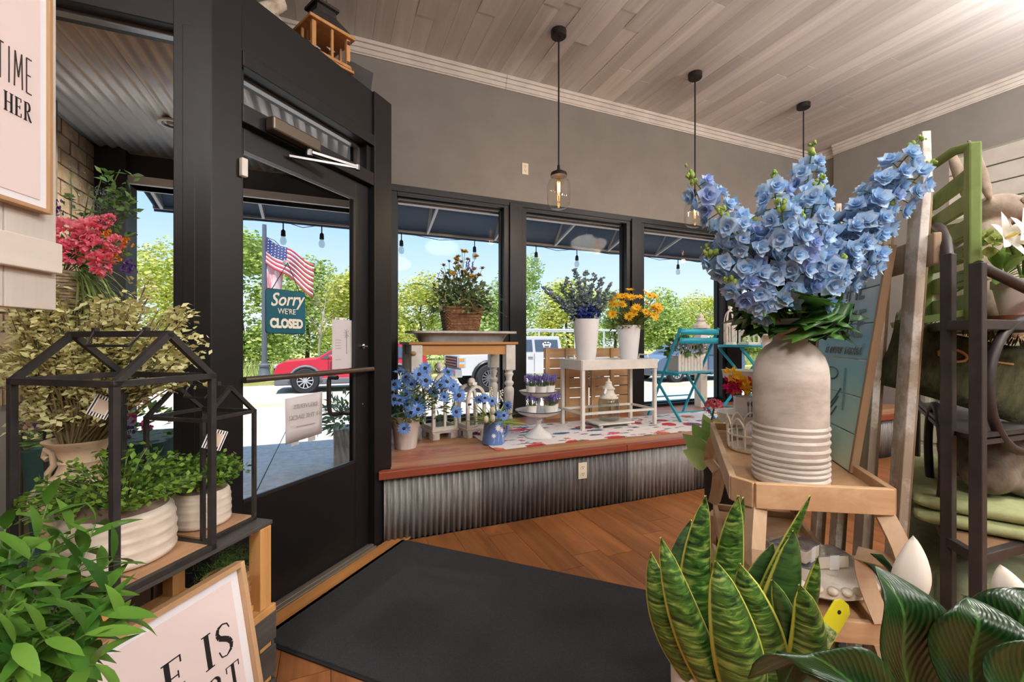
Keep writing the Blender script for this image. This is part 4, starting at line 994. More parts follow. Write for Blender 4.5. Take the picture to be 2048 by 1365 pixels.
# -- slatted pine panel pair behind the tray table
pw_ = wood('raw_pine', (206, 172, 130), (172, 132, 90), axis=0, scale=.9)
def slatpanel(lab, loc, rz, W, H):
    t = thing('slat_panel', lab, 'wood panel', loc, rz, 'slatted pine panels behind the tray table'); n = 7; sh = H/n
    for i in range(n): part('slat', MB().bb((0, 0, i*sh+.004), (W, .014, (i+1)*sh-.004)), pw_, t, bevel=.002)
    for x in (.03, W*.5, W-.03): part('batten', MB().bb((x-.022, -.018, 0), (x+.022, 0, H)), wood('raw_pine_v', (206, 172, 130), (172, 132, 90), axis=2, scale=.9), t, bevel=.002)
slatpanel('left slatted raw pine panel standing behind the tray table', (1.93, 3.80, PZ), -.02, .50, .70)
slatpanel('right slatted raw pine panel standing behind the tray table', (2.45, 3.79, PZ), .05, .54, .70)

# -- glass jar with pagoda lid on a little riser
rs = thing('riser_board', 'small white footed riser under the glass jar', 'riser', (2.33, 3.30, PZ+.006))
part('board', MB().bb((-.19, -.13, .03), (.19, .13, .045)), white_paint, rs, bevel=.003)
for sx in (-1, 1):
    for sy in (-1, 1): part('foot', MB().ell((sx*.15, sy*.1, .016), (.02, .02, .016), 10, 6), white_paint, rs, smooth=180)
jr = thing('lidded_jar', 'ribbed glass jar with white pagoda shaped lid', 'jar', (2.33, 3.30, PZ+.052))
b = MB(); n = 48
for r, z in ((.07, 0), (.088, .008), (.092, .03), (.092, .17), (.088, .19), (.075, .2)):
    for j in range(n): q = r*(1+(.02 if j % 2 and .02 < z < .18 else 0)); b.v.append((q*cos(2*pi*j/n), q*sin(2*pi*j/n), z))
for i in range(5):
    for j in range(n): b.f.append((i*n+j, i*n+(j+1) % n, (i+1)*n+(j+1) % n, (i+1)*n+j))
b.f.append(tuple(reversed(range(n))))
part('glass_body', b, jarglass, jr, smooth=60)
ld = part('lid', MB().lathe([(0, .2), (.085, .2), (.085, .212), (.072, .22), (.05, .25), (.045, .275), (.055, .28), (.058, .29), (.035, .31), (.028, .335), (.032, .34), (.012, .36), (.014, .372), (0, .39)], 20, cap=False), chalk, jr, smooth=35)
part('price_tag', MB().box((-.07, -.05, .27), (.05, .003, .03), rotm(0, -.9, .4)), paper, jr)

# -- turquoise folding chair
tq = mat('turquoise_paint', (40, 160, 184), (34, 148, 174), rough=.35, scale=8)
ch = thing('bistro_chair', 'turquoise metal folding bistro chair on the runner', 'chair', (3.25, 3.35, PZ+.006))
HW = .24
for s_ in (-1, 1):
    part('back_leg', MB().bar((s_*HW, -.22, .89), (s_*(HW-.01), .24, 0), .026, .014, up=(1, 0, 0)), tq, ch, bevel=.003)
    part('front_leg', MB().bar((s_*(HW-.025), .2, .45), (s_*(HW-.025), -.2, 0), .026, .014, up=(1, 0, 0)), tq, ch, bevel=.003)
    part('seat_rail', MB().bar((s_*(HW-.025), -.17, .445), (s_*(HW-.025), .2, .445), .012, .024), tq, ch)
for z in (.85, .765):
    part('back_slat', MB().grid(lambda u, v, z=z: (-HW+2*HW*u, -.22-.025*sin(pi*u)+.02*(.85-z)*4, z-.028+.056*v), 8, 1), tq, ch, thick=.008, smooth=180)
for k in range(7): part('seat_slat', MB().bb((-HW+.03, -.17+.054*k, .452), (HW-.03, -.17+.054*k+.044, .464)), tq, ch, bevel=.003)
for (y, z) in ((-.13, .08), (.14, .2), (.17, .15)): part('cross_rod', MB().tube([(-HW+.02, y, z), (HW-.02, y, z)], .007, 8), tq, ch)
pl = thing('basket_planter', 'white picket planter with lattice top on the turquoise chair seat', 'planter', (3.28, 3.36, PZ+.471))
part('box', MB().prism([(-.15, -.075), (.15, -.075), (.15, .075), (-.15, .075)], .0, .15), mat('planter_inner', (190, 186, 178), rough=.8), pl)
for k in range(8): part('picket', MB().box((-.14+.04*k, -.082, .085), (.034, .012, .17)), chalk, pl, bevel=.003)
lt = MB()
for k in range(9):
    x = -.16+.04*k; lt.bar((x, -.095, .17), (x+.06, -.1, .30), .006); lt.bar((x+.06, -.098, .17), (x, -.103, .30), .006)
part('lattice', lt, chalk, pl, stuff=True)
for s_ in (-1, 1): part('scroll', MB().tube([(s_*(.16+.03*t*cos(t*7)), 0, .16+.04*sin(t*7)*t) for t in [i/16 for i in range(17)]], .004, 5), chalk, pl)
hy = thing('hydrangea_plant', 'pale blue hydrangeas with round leaves in the picket planter', 'flowers', (3.28, 3.36, PZ+.62)); b = MB(); b2 = MB()
for i in range(150):
    d = rdir(-.2, 1); p = Vector((d.x*.26, d.y*.1, .05+d.z*.13))*U(.6, 1); b.add(leaf(U(.05, .08), .05, .1, .25, 3), TRS(p, dirmat(d+rdir()*.6, U(-1, 1))))
part('foliage', b, leafm('hydrangea_leaf', (62, 104, 44), (112, 152, 74)), hy, stuff=True)
for c in ((-.17, -.06, .08), (-.09, -.09, .12), (.03, -.08, .06), (.12, -.07, .05), (-.02, 0, .13)):
    q = MB()
    for i in range(40): d = rdir(-.3, 1); q.add(flo, TRS(Vector(c)+d*.042, d.to_track_quat('Z', 'Y').to_matrix(), .8))
    part('flower_head', q, leafm('hydrangea_blue', (170, 192, 220), (214, 222, 230)), hy)

# -- turquoise bistro table with white lanterns and cages
bt_ = thing('bistro_table', 'turquoise folding bistro table behind the chair', 'table', (4.60, 3.62, PZ))
part('top', MB().lathe([(0, .70), (.48, .70), (.485, .705), (.485, .722), (.48, .727), (0, .727)], 40, cap=False, sy=.6), tq, bt_, smooth=35)
for s_ in (-1, 1):
    part('leg', MB().bar((-.40, s_*.15, .70), (.36, s_*.15, 0), .03, .016, up=(0, 1, 0)), tq, bt_, bevel=.003); part('leg', MB().bar((.40, s_*.12, .70), (-.36, s_*.12, 0), .03, .016, up=(0, 1, 0)), tq, bt_, bevel=.003)
    part('foot_bar', MB().tube([(s_*.36, -.15, .01), (s_*.36, .15, .01)], .01, 6), tq, bt_)
def cage(lab, loc, r, h, cat='lantern', n=6):
    t = thing('gothic_lantern', lab, cat, loc, U(0, 1), 'white gothic lanterns on the bistro table')
    part('base', MB().lathe([(0, .0), (r*1.15, 0), (r*1.15, .02), (r, .028), (0, .028)], n, cap=False), chalk, t)
    for i in range(n):
        a = 2*pi*i/n; m = MB(); a2 = a+2*pi/n; p, q = Vector((r*cos(a), r*sin(a), .028)), Vector((r*cos(a2), r*sin(a2), .028)); part('post', MB().bar(p, p+Vector((0, 0, h*.5)), .014), chalk, t)
        mid = (p+q)/2; m.bar(mid, mid+Vector((0, 0, h*.36)), .008)
        for A, B in ((p, mid), (mid, q)):
            pts = [A.lerp(B, k/6)+Vector((0, 0, h*.34+h*.1*sin(pi*k/6))) for k in range(7)]
            for k in range(6): m.bar(pts[k], pts[k+1], .008)
        part('arch_panel', m, chalk, t)
        pts = [Vector((r*cos(a)*cos(k*pi/12), r*sin(a)*cos(k*pi/12), h*.5+.02+h*.3*sin(k*pi/12))) for k in range(7)]
        part('roof_rib', MB().tube(pts, .006, 5), chalk, t)
    part('eave_ring', MB().lathe([(r*.92, h*.5), (r*1.12, h*.5), (r*1.12, h*.5+.022), (r*.92, h*.5+.022)], n, cap=False), chalk, t)
    part('finial', MB().lathe([(.0, h*.8), (.02, h*.8), (.014, h*.86), (.024, h*.9), (.016, h*.97), (0, h)], 12, cap=False), chalk, t, smooth=50)
cage('large white gothic lantern on the bistro table', (4.52, 3.62, PZ+.728), .115, .52)
cage('slim white gothic lantern at the left of the bistro table', (4.26, 3.66, PZ+.728), .06, .47)
cage('white gothic lantern at the right of the bistro table', (4.83, 3.56, PZ+.728), .12, .48)
ur = thing('stone_finial_box', 'grey white finial post standing by the window behind the chair', 'ornament', (4.02, 3.86, PZ))
part('post', MB().prism([(-.05, -.05), (.05, -.05), (.05, .05), (-.05, .05)], 0, .92), chalk, ur, bevel=.004)
part('cap', MB().lathe([(0, .92), (.1, .92), (.1, .95), (.06, .97), (.05, 1.0), (.065, 1.01), (.03, 1.04), (.035, 1.06), (0, 1.11)], 14, cap=False), chalk, ur, smooth=35)
pdn = thing('pedestal_stand', 'white square topped pedestal stand right of the bistro table', 'pedestal', (4.12, 3.10, PZ+.006))
part('top', MB().bb((-.17, -.17, .82), (.17, .17, .88)).bb((-.14, -.14, .885), (.14, .14, .90)), white_paint, pdn, bevel=.004)
part('column', MB().lathe([(.05, .03), (.045, .1), (.035, .15), (.035, .7), (.05, .8), (.06, .82)], 20), white_paint, pdn, smooth=40)
part('foot', MB().bb((-.14, -.14, 0), (.14, .14, .035)), white_paint, pdn, bevel=.004)
# ================================================================ left foreground
LX, LY = Vector((.593, .805, 0)), Vector((-.805, .593, 0))      # along the crate front, and back into its depth
CA0 = Vector((-.168, 1.602, 0)); CRZ = math.atan2(.805, .593)
def crate_pt(x, y, z): return CA0+LX*x+LY*y+Vector((0, 0, z))
dkw = wood('stained_grey_wood', (96, 92, 86), (58, 56, 54), axis=0, scale=1., bump=.3); raw = wood('crate_pine', (226, 176, 112), (190, 138, 80), axis=2, scale=1.)
CH = .62
cr_ = thing('wooden_crate', 'tall crate shelf of dark stained slats and raw pine posts', 'crate', CA0, CRZ)
CL, CD = .98, .40
for k in range(4): part('top_slat', MB().bb((-CL, .004+k*.1, CH-.014), (0, .096+k*.1, CH)), dkw, cr_, bevel=.003)
for x in (-.03, -CL*.5, -CL+.03):
    for y in (.025, CD-.025): part('post', MB().bb((x-.022, y-.022, 0), (x+.022, y+.022, CH-.014)), raw, cr_, bevel=.002)
part('shelf', MB().bb((-CL, .004, .335), (0, CD, .35)), raw, cr_, bevel=.002)
for z in (.02, .13, .24): part('front_slat', MB().bb((-CL, -.010, z), (0, .003, z+.09)), dkw, cr_, bevel=.003)
for z in (.02, .13, .24, .36, .47): part('side_slat', MB().bb((.001, .01, z), (.013, CD, z+.09)), dkw, cr_, bevel=.003) if z < .3 else None
for k in range(11): part('back_slat', MB().bb((-CL+.09*k, CD-.002, .02), (-CL+.09*k+.082, CD+.010, CH-.016)), wood('stained_brown_wood', (92, 72, 54), (56, 44, 36), axis=2, scale=1.), cr_)
for z in (.352, .59): part('corner_block', MB().bb((-.06, .03, z), (-.008, .12, z+.016)), raw, cr_)
part('rail', MB().bb((-CL, -.008, .325), (0, .004, .352)), raw, cr_, bevel=.002)
# house lanterns
def house(label, x0, x1, y0, y1, wh, rh, r):
    t = thing('house_lantern', label, 'lantern', crate_pt(0, 0, CH+.001), CRZ, 'black house shaped terrariums'); p = lambda x, y, z: (x, y, z)
    part('base_board', MB().bb((x0+r/2, y0+r/2, .004), (x1-r/2, y1-r/2, .016)), wood('terrarium_board', (200, 160, 124), (166, 124, 90), axis=0), t)
    xs, ys = (x0, x1), (y0, y1); xm, ym = (x0+x1)/2, (y0+y1)/2
    for z in (r/2, wh):
        for y in ys: part('rail', MB().bar((x0-r/2, y, z), (x1+r/2, y, z), r), iron, t, bevel=.001)
        for x in xs: part('rail', MB().bar((x, y0, z), (x, y1, z), r), iron, t, bevel=.001)
    for x in xs:
        for y in ys: part('corner_post', MB().bar((x, y, 0), (x, y, wh), r), iron, t, bevel=.001)
    # ridge runs front to back of the crate
    for y in ys:
        part('rafter', MB().bar((x0, y, wh), (xm, y, wh+rh), r), iron, t); part('rafter', MB().bar((x1, y, wh), (xm, y, wh+rh), r), iron, t)
    part('ridge', MB().bar((xm, y0-r/2, wh+rh), (xm, y1+r/2, wh+rh), r), iron, t)
    a, b = y0+(y1-y0)*.22, y0+(y1-y0)*.75
    part('handle', MB().tube([(xm, a, wh+rh+.014), (xm-.03, a+.015, wh+rh-.03), (xm-.03, b-.015, wh+rh-.03), (xm, b, wh+rh+.014)], .0035, 6), iron, t)
    for y in (a, b): part('handle_lug', MB().box((xm, y, wh+rh+.01), (.012, .012, .014)), iron, t)
    return t
house('larger black metal house terrarium in front', -.455, -.215, .008, .335, .482, .115, .0155)
house('smaller black metal house terrarium near the door', -.197, -.018, .06, .268, .352, .085, .011)
# ribbed pots with boxwood greens
cer = mat('ribbed_ceramic', (228, 218, 204), (212, 200, 184), rough=.35, scale=10); brn = mat('raw_clay_rim', (128, 108, 98), (108, 90, 82), rough=.9, scale=20)
def ribpot(label, loc, r, h, plab):
    t = thing('ribbed_pot', label, 'pot', loc); n = 64; b = MB(); rows = [(0.86, 0), (.97, .03), (1.0, .1)]
    prof = []
    for k in range(25):
        z = .06+.72*k/24; prof.append((1.0-.05*((z-.3)/.5)**2+.0*k, z, .026*max(0, sin(k*pi*1.0/3))))
    prof = [(.86, 0, 0), (.96, .03, 0)]+prof+[(.88, .84, 0), (.78, .88, 0)]
    for rr, z, am in prof:
        for j in range(n): q = r*(rr+am*(abs(sin(j*pi/8)))**.5); b.v.append((q*cos(2*pi*j/n), q*sin(2*pi*j/n), z*h))
    for i in range(len(prof)-1):
        for j in range(n): b.f.append((i*n+j, i*n+(j+1) % n, (i+1)*n+(j+1) % n, (i+1)*n+j))
    b.f.append(tuple(reversed(range(n)))); part('body', b, cer, t, smooth=60)
    part('clay_rim', MB().lathe([(r*.87, h*.845), (r*.78, h*.93), (r*.70, h*.985), (r*.66, h), (r*.62, h*.98), (r*.62, h*.9), (0, h*.9)], 36, cap=False), brn, t, smooth=60)
    g = thing('boxwood_greens', plab, 'plant', Vector(loc)+Vector((0, 0, h*.93))); b = MB(); s_ = MB()
    for i in range(95):
        d = rdir(.02, 1); tip = Vector((d.x*r*1.55, d.y*r*1.55, .015+d.z*r*1.0)); s_.tube(bez((d.x*r*.3, d.y*r*.3, 0), tip, (0, 0, r*.15), 3), .0015, 4)
        for k in range(16):
            q = Vector((d.x*r*.3, d.y*r*.3, 0)).lerp(tip, .3+.7*k/15)+rdir()*.014; b.add(leaf(U(.013, .02), U(.011, .015), .1, .1, 2), TRS(q, dirmat(rdir(-.3, 1), U(-1, 1))))
    part('foliage', b, leafm('boxwood_leaf', (70, 112, 34), (128, 164, 62), c3=(98, 138, 48)), g, stuff=True); part('stems', s_, stem_m, g, stuff=True)
ribpot('larger ribbed cream pot inside the front terrarium', crate_pt(-.335, .17, CH+.0175), .118, .155, 'round leaved greenery in the larger ribbed pot')
ribpot('smaller ribbed cream pot inside the terrarium by the door', crate_pt(-.108, .165, CH+.0175), .076, .125, 'bushy greenery in the smaller ribbed pot')
def hangtag(label, p, rot, s=.05):
    t = thing('hang_tag', label, 'tag', p); t.rotation_euler = rot
    part('card', MB().box((0, 0, 0), (s, .0015, s*1.1)), paper, t)
    part('print_panel', MB().box((0, -.0012, 0), (s*.62, .001, s*.7)), mat('tag_kraft', (206, 190, 170), rough=.8), t)
    for k in range(7): part('print_stripe', MB().box((-s*.42+s*.14*k, -.001, 0), (s*.055, .0008, s*1.08)), ink, t)
hangtag('striped hang tag on the larger terrarium post', from_view(203, 815, 1.03), (0, .5, .9), .045)
hangtag('striped hang tag on the terrarium nearer the door', from_view(430, 880, 1.22), (0, .4, .6), .05)
# basket with fern on the crate shelf
fb2 = thing('fern_basket', 'small woven basket pot on the crate shelf', 'basket', crate_pt(-.085, .10, .351))
part('weave', (lambda q: [q.tube([(rr*cos(a)*(1+.03*(1 if (j+k) % 2 else -1)), rr*sin(a)*(1+.03*(1 if (j+k) % 2 else -1)), .006+k*.0085) for j, a in enumerate([i*2*pi/24 for i in range(24)])], .0058, 5, closed=True) for k, rr in enumerate([.055+.0016*min(k, 7)-.001*max(0, k-8) for k in range(14)])] and q)(MB()), mat('seagrass', (190, 146, 100), (150, 108, 70), rough=.85, scale=60, bump=.4), fb2, smooth=60)
part('liner', MB().lathe([(0, .002), (.05, .002), (.058, .11), (0, .108)], 20, cap=False), MATS['basket_inner'], fb2)
fr = thing('fern_plant', 'feathery fern growing from the basket on the crate shelf', 'plant', crate_pt(-.085, .10, .455)); b = MB()
for i in range(70):
    d = rdir(.15, 1); d.x *= .8; d.y *= .8; tip = Vector((d.x*.115, d.y*.1, d.z*.14)); pts = bez((0, 0, 0), tip, (0, 0, .02), 7)
    for j in range(1, 8):
        for s_ in range(4): b.add(leaf(.018, .006, .1, .1, 1), TRS(pts[j], dirmat(rdir(-.3, 1))))
part('foliage', b, leafm('fern_bright', (66, 112, 30), (118, 152, 56)), fr, stuff=True)
# framed prints -----------------------------------------------------------
oakf = wood('frame_oak', (206, 172, 134), (176, 138, 98), axis=0, scale=1.4); blush = mat('print_blush', (226, 212, 210), rough=.85); matb = mat('print_mount', (232, 234, 240), rough=.85)
def ribbon(b, pts, ws, t=.0008):
    for i in range(len(pts)-1):
        (x0, y0), (x1, y1) = pts[i], pts[i+1]; d = Vector((x1-x0, y1-y0)); 
        if d.length < 1e-9: continue
        d.normalize(); nx, ny = -d.y, d.x; w0, w1 = ws[i]/2, ws[i+1]/2
        b.prism([(x0-nx*w0, y0-ny*w0), (x1-nx*w1, y1-ny*w1), (x1+nx*w1, y1+ny*w1), (x0+nx*w0, y0+ny*w0)], 0, t)
    return b
def serif(ch, h):
    """one capital, drawn with thick and thin strokes; returns mesh and width"""
    b = MB(); T, t, s_ = .15*h, .035*h, .12*h
    def V(x, w=T, y0=0, y1=h): b.prism([(x-w/2, y0), (x+w/2, y0), (x+w/2, y1), (x-w/2, y1)], 0, .0008)
    def Hh(x0, x1, y, w=t): b.prism([(x0, y-w/2), (x1, y-w/2), (x1, y+w/2), (x0, y+w/2)], 0, .0008)
    def ser(x, w=T): Hh(x-w/2-s_*.6, x+w/2+s_*.6, t/2); Hh(x-w/2-s_*.6, x+w/2+s_*.6, h-t/2)
    if ch == 'I': V(.14*h); ser(.14*h); w = .3*h
    elif ch == 'H': V(.14*h); ser(.14*h); V(.62*h); ser(.62*h); Hh(.14*h, .62*h, h*.5); w = .78*h
    elif ch == 'E': V(.14*h); Hh(.0, .56*h, t/2); Hh(.0, .54*h, h-t/2); Hh(.14*h, .44*h, h*.52); V(.55*h, t*1.2, 0, .22*h); V(.53*h, t*1.2, .8*h, h); V(.43*h, t, .42*h, .62*h); w = .66*h
    elif ch == 'T': V(.33*h); Hh(.02*h, .64*h, h-t/2); V(.03*h, t*1.2, .76*h, h); V(.63*h, t*1.2, .76*h, h); Hh(.2*h, .46*h, t/2); w = .7*h
    elif ch == 'R':
        V(.14*h); ser(.14*h); n = 10
        ribbon(b, [(.14*h, h-t/2)]+[(.3*h+.22*h*cos(a), .76*h+.24*h*sin(a)) for a in [pi/2-i*pi/n for i in range(n+1)]]+[(.14*h, .52*h)], [t]+[t+(T-t)*abs(cos(pi/2-i*pi/n)) for i in range(n+1)]+[t])
        ribbon(b, [(.3*h, .52*h), (.48*h, .2*h), (.58*h, .04*h), (.7*h, .02*h)], [t, T*.9, T*.8, t]); w = .74*h
    elif ch == 'S':
        P = [(.50, .78), (.44, .93), (.28, .985), (.12, .92), (.07, .77), (.13, .63), (.28, .54), (.42, .44), (.50, .3), (.47, .13), (.3, .015), (.13, .06), (.06, .25)]
        ribbon(b, [(x*h, y*h) for x, y in P], [t, t, t*1.2, T*.6, T*.8, T, T*1.05, T*1.05, T*.9, T*.6, t, t, t]); w = .6*h
    else: w = .3*h
    return b, w
def serif_word(word, h, parent, origin, right_align=True, gap=.08, nm='lettering', sx=1):
    ls = [serif(c, h) for c in word]; ls = [(b, w*sx) for b, w in ls]; tot = sum(w for _, w in ls)+gap*h*(len(word)-1); x = -tot if right_align else 0
    for b, w in ls:
        if b.v: part(nm, b, ink, parent, loc=(origin[0]+x, origin[1], origin[2]), rot=(pi/2, 0, 0)).scale = (sx, 1, 1)
        x += w+gap*h
def framed(name, label, loc, rot, W, H, mount=.024, f=.014, d=.03):
    """frame with its right bottom corner at the origin, face towards local -y"""
    t = thing(name, label, 'framed print', loc); t.rotation_euler = rot
    part('frame_side', MB().bb((-f, -d, 0), (0, 0, H)), wood('frame_oak_v', (206, 172, 134), (176, 138, 98), axis=2, scale=1.4), t, bevel=.001); part('frame_side', MB().bb((-W, -d, 0), (-W+f, 0, H)), MATS['frame_oak_v'], t, bevel=.001)
    for z in (0, H-f): part('frame_side', MB().bb((-W+f, -d, z), (-f, 0, z+f)), oakf, t, bevel=.001)
    part('mount', MB().bb((-W+f, -.012, f), (-f, -.006, H-f)), matb, t)
    part('print', MB().bb((-W+f+mount, -.0135, f+mount), (-f-mount, -.012, H-f-mount)), blush, t)
    return t
SZ = rad(75); SGP = from_view(86, 430, .85); SGP.z = 0
s1 = framed('framed_print', 'oak framed print reading TIME hanging on the white boards at upper left', SGP+Vector((0, 0, 1.447)), (0, 0, SZ), .62, .62, .014, .008, .018)
thin = mat('thin_ink', (60, 52, 50), rough=.8)
def thinword(word, x0, z, h, parent):
    P = {'T': ([(0, 1), (.5, 1)], [(.25, 1), (.25, 0)]), 'I': ([(.08, 0), (.08, 1)],), 'M': ([(0, 0), (.06, 1), (.32, .3), (.58, 1), (.64, 0)],), 'E': ([(.42, 1), (0, 1), (0, 0), (.42, 0)], [(0, .52), (.34, .52)])}; Wd = {'T': .5, 'I': .16, 'M': .64, 'E': .42}
    tot = sum(Wd[c]*.36*h+.12*h for c in word)-.12*h; x = x0-tot
    for c in word:
        b = MB()
        for pl_ in P[c]: ribbon(b, [(px*h*.36, py*h) for px, py in pl_], [.03*h]*len(pl_))
        part('lettering', b, thin, parent, loc=(x, -.0138, z), rot=(pi/2, 0, 0)); x += Wd[c]*.36*h+.12*h
thinword('TIME', -.040, .212, .064, s1); serif_word('HER', .034, s1, (-.039, -.0138, .160), sx=.62)
s2 = framed('framed_print', 'oak framed print leaning against the crate front at lower left', crate_pt(-.155, -.118, .013), (0, 0, 0), .42, .56)
s2.rotation_euler = (Matrix.Rotation(CRZ, 3, 'Z') @ Matrix.Rotation(-rad(11), 3, 'X')).to_euler()
serif_word('E IS', .085, s2, (-.055, -.0138, .345), gap=.12); serif_word('RT', .062, s2, (-.048, -.0138, .255), gap=.12)
# white board display that carries the upper print
shp = wood('white_boards', (232, 226, 218), (206, 198, 188), axis=2, scale=.8, bump=.2)
wb = thing('white_board_panel', 'white painted plank panel with battens at the left edge', 'panel', SGP, SZ)
for k in range(6): part('plank', MB().bb((.034-.105*(k+1)+.002, .004, 1.262), (.034-.105*k, .022, 2.15)), shp, wb, bevel=.002)
bw = wood('white_batten', (228, 222, 212), (200, 192, 182), axis=0, scale=.8)
part('batten', MB().bb((-.62, -.014, 1.335), (.026, .003, 1.395)), bw, wb, bevel=.002)
part('post', MB().bb((-.175, -.01, 0), (-.125, .026, 1.26)), shp, wb, bevel=.003); part('post_edge', MB().bb((-.124, .0, 0), (-.112, .026, 1.26)), wood('post_brown', (150, 118, 84), (112, 84, 58), axis=2), wb)
part('post', MB().bb((-.62, .022, 0), (-.57, .05, 2.15)), shp, wb, bevel=.003)
# urn and pale leaved branches
pst = thing('urn_stand', 'dark teal box carrying the weathered urn', 'stand', (-.70, 1.745, 0)); teal = mat('teal_box', (46, 84, 82), (36, 66, 66), rough=.7, scale=8)
part('box', MB().bb((-.10, -.09, 0), (.10, .09, .60)), teal, pst, bevel=.004)
un = thing('weathered_urn', 'weathered cream urn with scrolled handles behind the terrariums', 'urn', (-.70, 1.735, .601)); um = mat('urn_patina', (214, 190, 158), (132, 142, 128), rough=.85, scale=13, lo=.5, hi=.62, bump=.3)
part('vessel', MB().lathe([(0, 0), (.075, 0), (.09, .03), (.115, .12), (.11, .16), (.06, .20), (.05, .225), (.055, .235), (.05, .245), (.06, .275), (.085, .295), (.088, .302), (.075, .30), (.045, .25), (0, .24)], 36, cap=False), um, un, smooth=50)
for a in (rad(-30), rad(150)):
    part('handle', MB().tube([Vector((cos(a), sin(a), 0))*r+Vector((0, 0, z)) for r, z in ((.10, .17), (.125, .165), (.122, .19), (.10, .215), (.105, .25), (.13, .262), (.135, .24), (.122, .232))], .009, 7), um, un, smooth=60)
yf = thing('pale_leaf_branches', 'airy branches of pale yellow green leaves in the weathered urn', 'branches', (-.70, 1.735, .86)); o0 = Vector(yf.location); b = MB(); s_ = MB()
for i in range(330):
    px, py = random.choice(((U(0, 120), U(560, 800)), (U(60, 300), U(560, 700)), (U(200, 380), U(600, 760)), (U(220, 410), U(620, 800)), (U(30, 200), U(700, 880))))
    tip = from_view(px, py, U(1.27, 1.45))-o0; tip.y = min(tip.y, .225); pts = bez((U(-.03, .03), U(-.03, .03), 0), tip, (tip.x*.15, tip.y*.1, .08), 9); s_.tube(pts, [.0028-.0002*k for k in range(10)], 4, cap=False)
    for j in range(3, 10):
        for _ in range(4):
            q = pts[j]+rdir()*.016; q.y = min(q.y, .235); b.add(leaf(U(.016, .028), U(.011, .017), .1, .15, 2), TRS(q, dirmat(rdir(-.6, .8), U(-1, 1))))
part('foliage', b, leafm('pale_leaf', (206, 206, 136), (234, 230, 178), c3=(220, 218, 156)), yf, stuff=True); part('stems', s_, mat('twig', (112, 96, 62), rough=.9), yf, stuff=True)
# trailing sprays in front of the urn
for k, (px, py) in enumerate(((42, 790), (60, 820), (95, 850), (70, 745))): pass
# pink bouquet in a woven basket on an iron stand
ps = thing('plant_stand', 'slim iron stand under the pink bouquet by the window', 'stand', (-.80, 1.865, 0))
part('plate', MB().lathe([(0, 1.285), (.085, 1.285), (.085, 1.295), (0, 1.295)], 24, cap=False), iron, ps)
for k in range(3): a = k*2.1+.6; part('leg', MB().tube([(.075*cos(a), .075*sin(a), 1.285), (.055*cos(a), .055*sin(a), .7), (.085*cos(a), .085*sin(a), 0)], .005, 6), iron, ps)
pkb = thing('woven_basket', 'grey brown woven basket of the pink bouquet by the left window', 'basket', (-.80, 1.865, 1.296)); 
part('weave', (lambda q: [q.tube([((.062+.0022*k)*cos(a)*(1+.03*(1 if (j+k) % 2 else -1)), (.062+.0022*k)*sin(a)*(1+.03*(1 if (j+k) % 2 else -1)), .006+k*.0095) for j, a in enumerate([i*2*pi/22 for i in range(22)])], .0062, 5, closed=True) for k in range(13)] and q)(MB()), mat('grey_wicker', (158, 140, 116), (112, 96, 78), rough=.85, scale=60, bump=.4), pkb, smooth=60)
part('liner', MB().lathe([(0, .002), (.055, .002), (.083, .12), (0, .118)], 20, cap=False), MATS['basket_inner'], pkb)
pb_ = thing('pink_bouquet', 'pink carnations, orange blooms and blue thistle in the woven basket', 'flowers', (-.80, 1.865, 1.41)); o0 = Vector(pb_.location)
pk = leafm('petal_pink', (232, 84, 118), (250, 164, 178), c3=(242, 118, 144)); q = MB()
for i in range(70): d = rdir(-.15, 1); q.add(leaf(.02, .019, .3, -.2, 2), TRS(d*.022, d.to_track_quat('Y', 'Z').to_matrix() @ rotm(0, U(0, 6), 0)))
carn = q.mesh('flower', pk, 0)
for px, py, s_ in ((133, 468, 1.25), (185, 462, 1.1), (150, 505, 1.1), (195, 500, 1.0), (212, 527, 1.15), (235, 490, .8), (120, 500, 1.0), (172, 480, .9), (205, 445, .6), (222, 440, .5)):
    flower_obj(pb_, carn, None, from_view(px, py, 1.36)-o0, VIEW+rdir()*.3, s_)
q = MB()
for i in range(26): d = rdir(0, 1); q.add(leaf(.012, .011, .3, -.2, 2), TRS(d*.01, d.to_track_quat('Y', 'Z').to_matrix()))
org = q.mesh('flower', leafm('petal_orange', (226, 140, 36), (244, 176, 70)))
for px, py in ((222, 472), (240, 512), (218, 505), (258, 488), (232, 518)): flower_obj(pb_, org, None, from_view(px, py, 1.37)-o0, VIEW, 1.0)
petm = q.mesh('blossom', leafm('petal_magenta', (196, 60, 150), (222, 110, 180))); pur = q.mesh('flower', leafm('petal_purple', (92, 66, 140), (136, 106, 176)))
for px, py in ((262, 530), (268, 540), (255, 540), (118, 410), (122, 425)): flower_obj(pb_, pur, None, from_view(px, py, 1.38)-o0, VIEW, .9)
th_ = MB()
for i in range(22): d = rdir(-.6, 1); th_.add(leaf(.008, .005, .2, 0, 1), TRS(d*.009, d.to_track_quat('Y', 'Z').to_matrix()))
ths = th_.mesh('thistle', leafm('thistle_blue', (104, 124, 136), (160, 176, 170)))
for i in range(60):
    px, py = random.choice(((U(118, 160), U(340, 430)), (U(160, 215), U(370, 430)), (U(200, 240), U(385, 430)))); flower_obj(pb_, ths, None, from_view(px, py, U(1.36, 1.42))-o0, rdir(0, 1), U(.8, 1.2), 'thistle')
b = MB(); s_ = MB()
for i in range(300):
    px, py = random.choice(((U(118, 260), U(390, 520)), (U(200, 268), U(345, 440)), (U(118, 200), U(480, 560)))); p = from_view(px, py, U(1.36, 1.44))-o0; p.y = min(p.y, .1); b.add(leaf(U(.02, .036), .013, .1, .2, 2), TRS(p, dirmat(rdir(-.3, 1), U(-2, 2))))
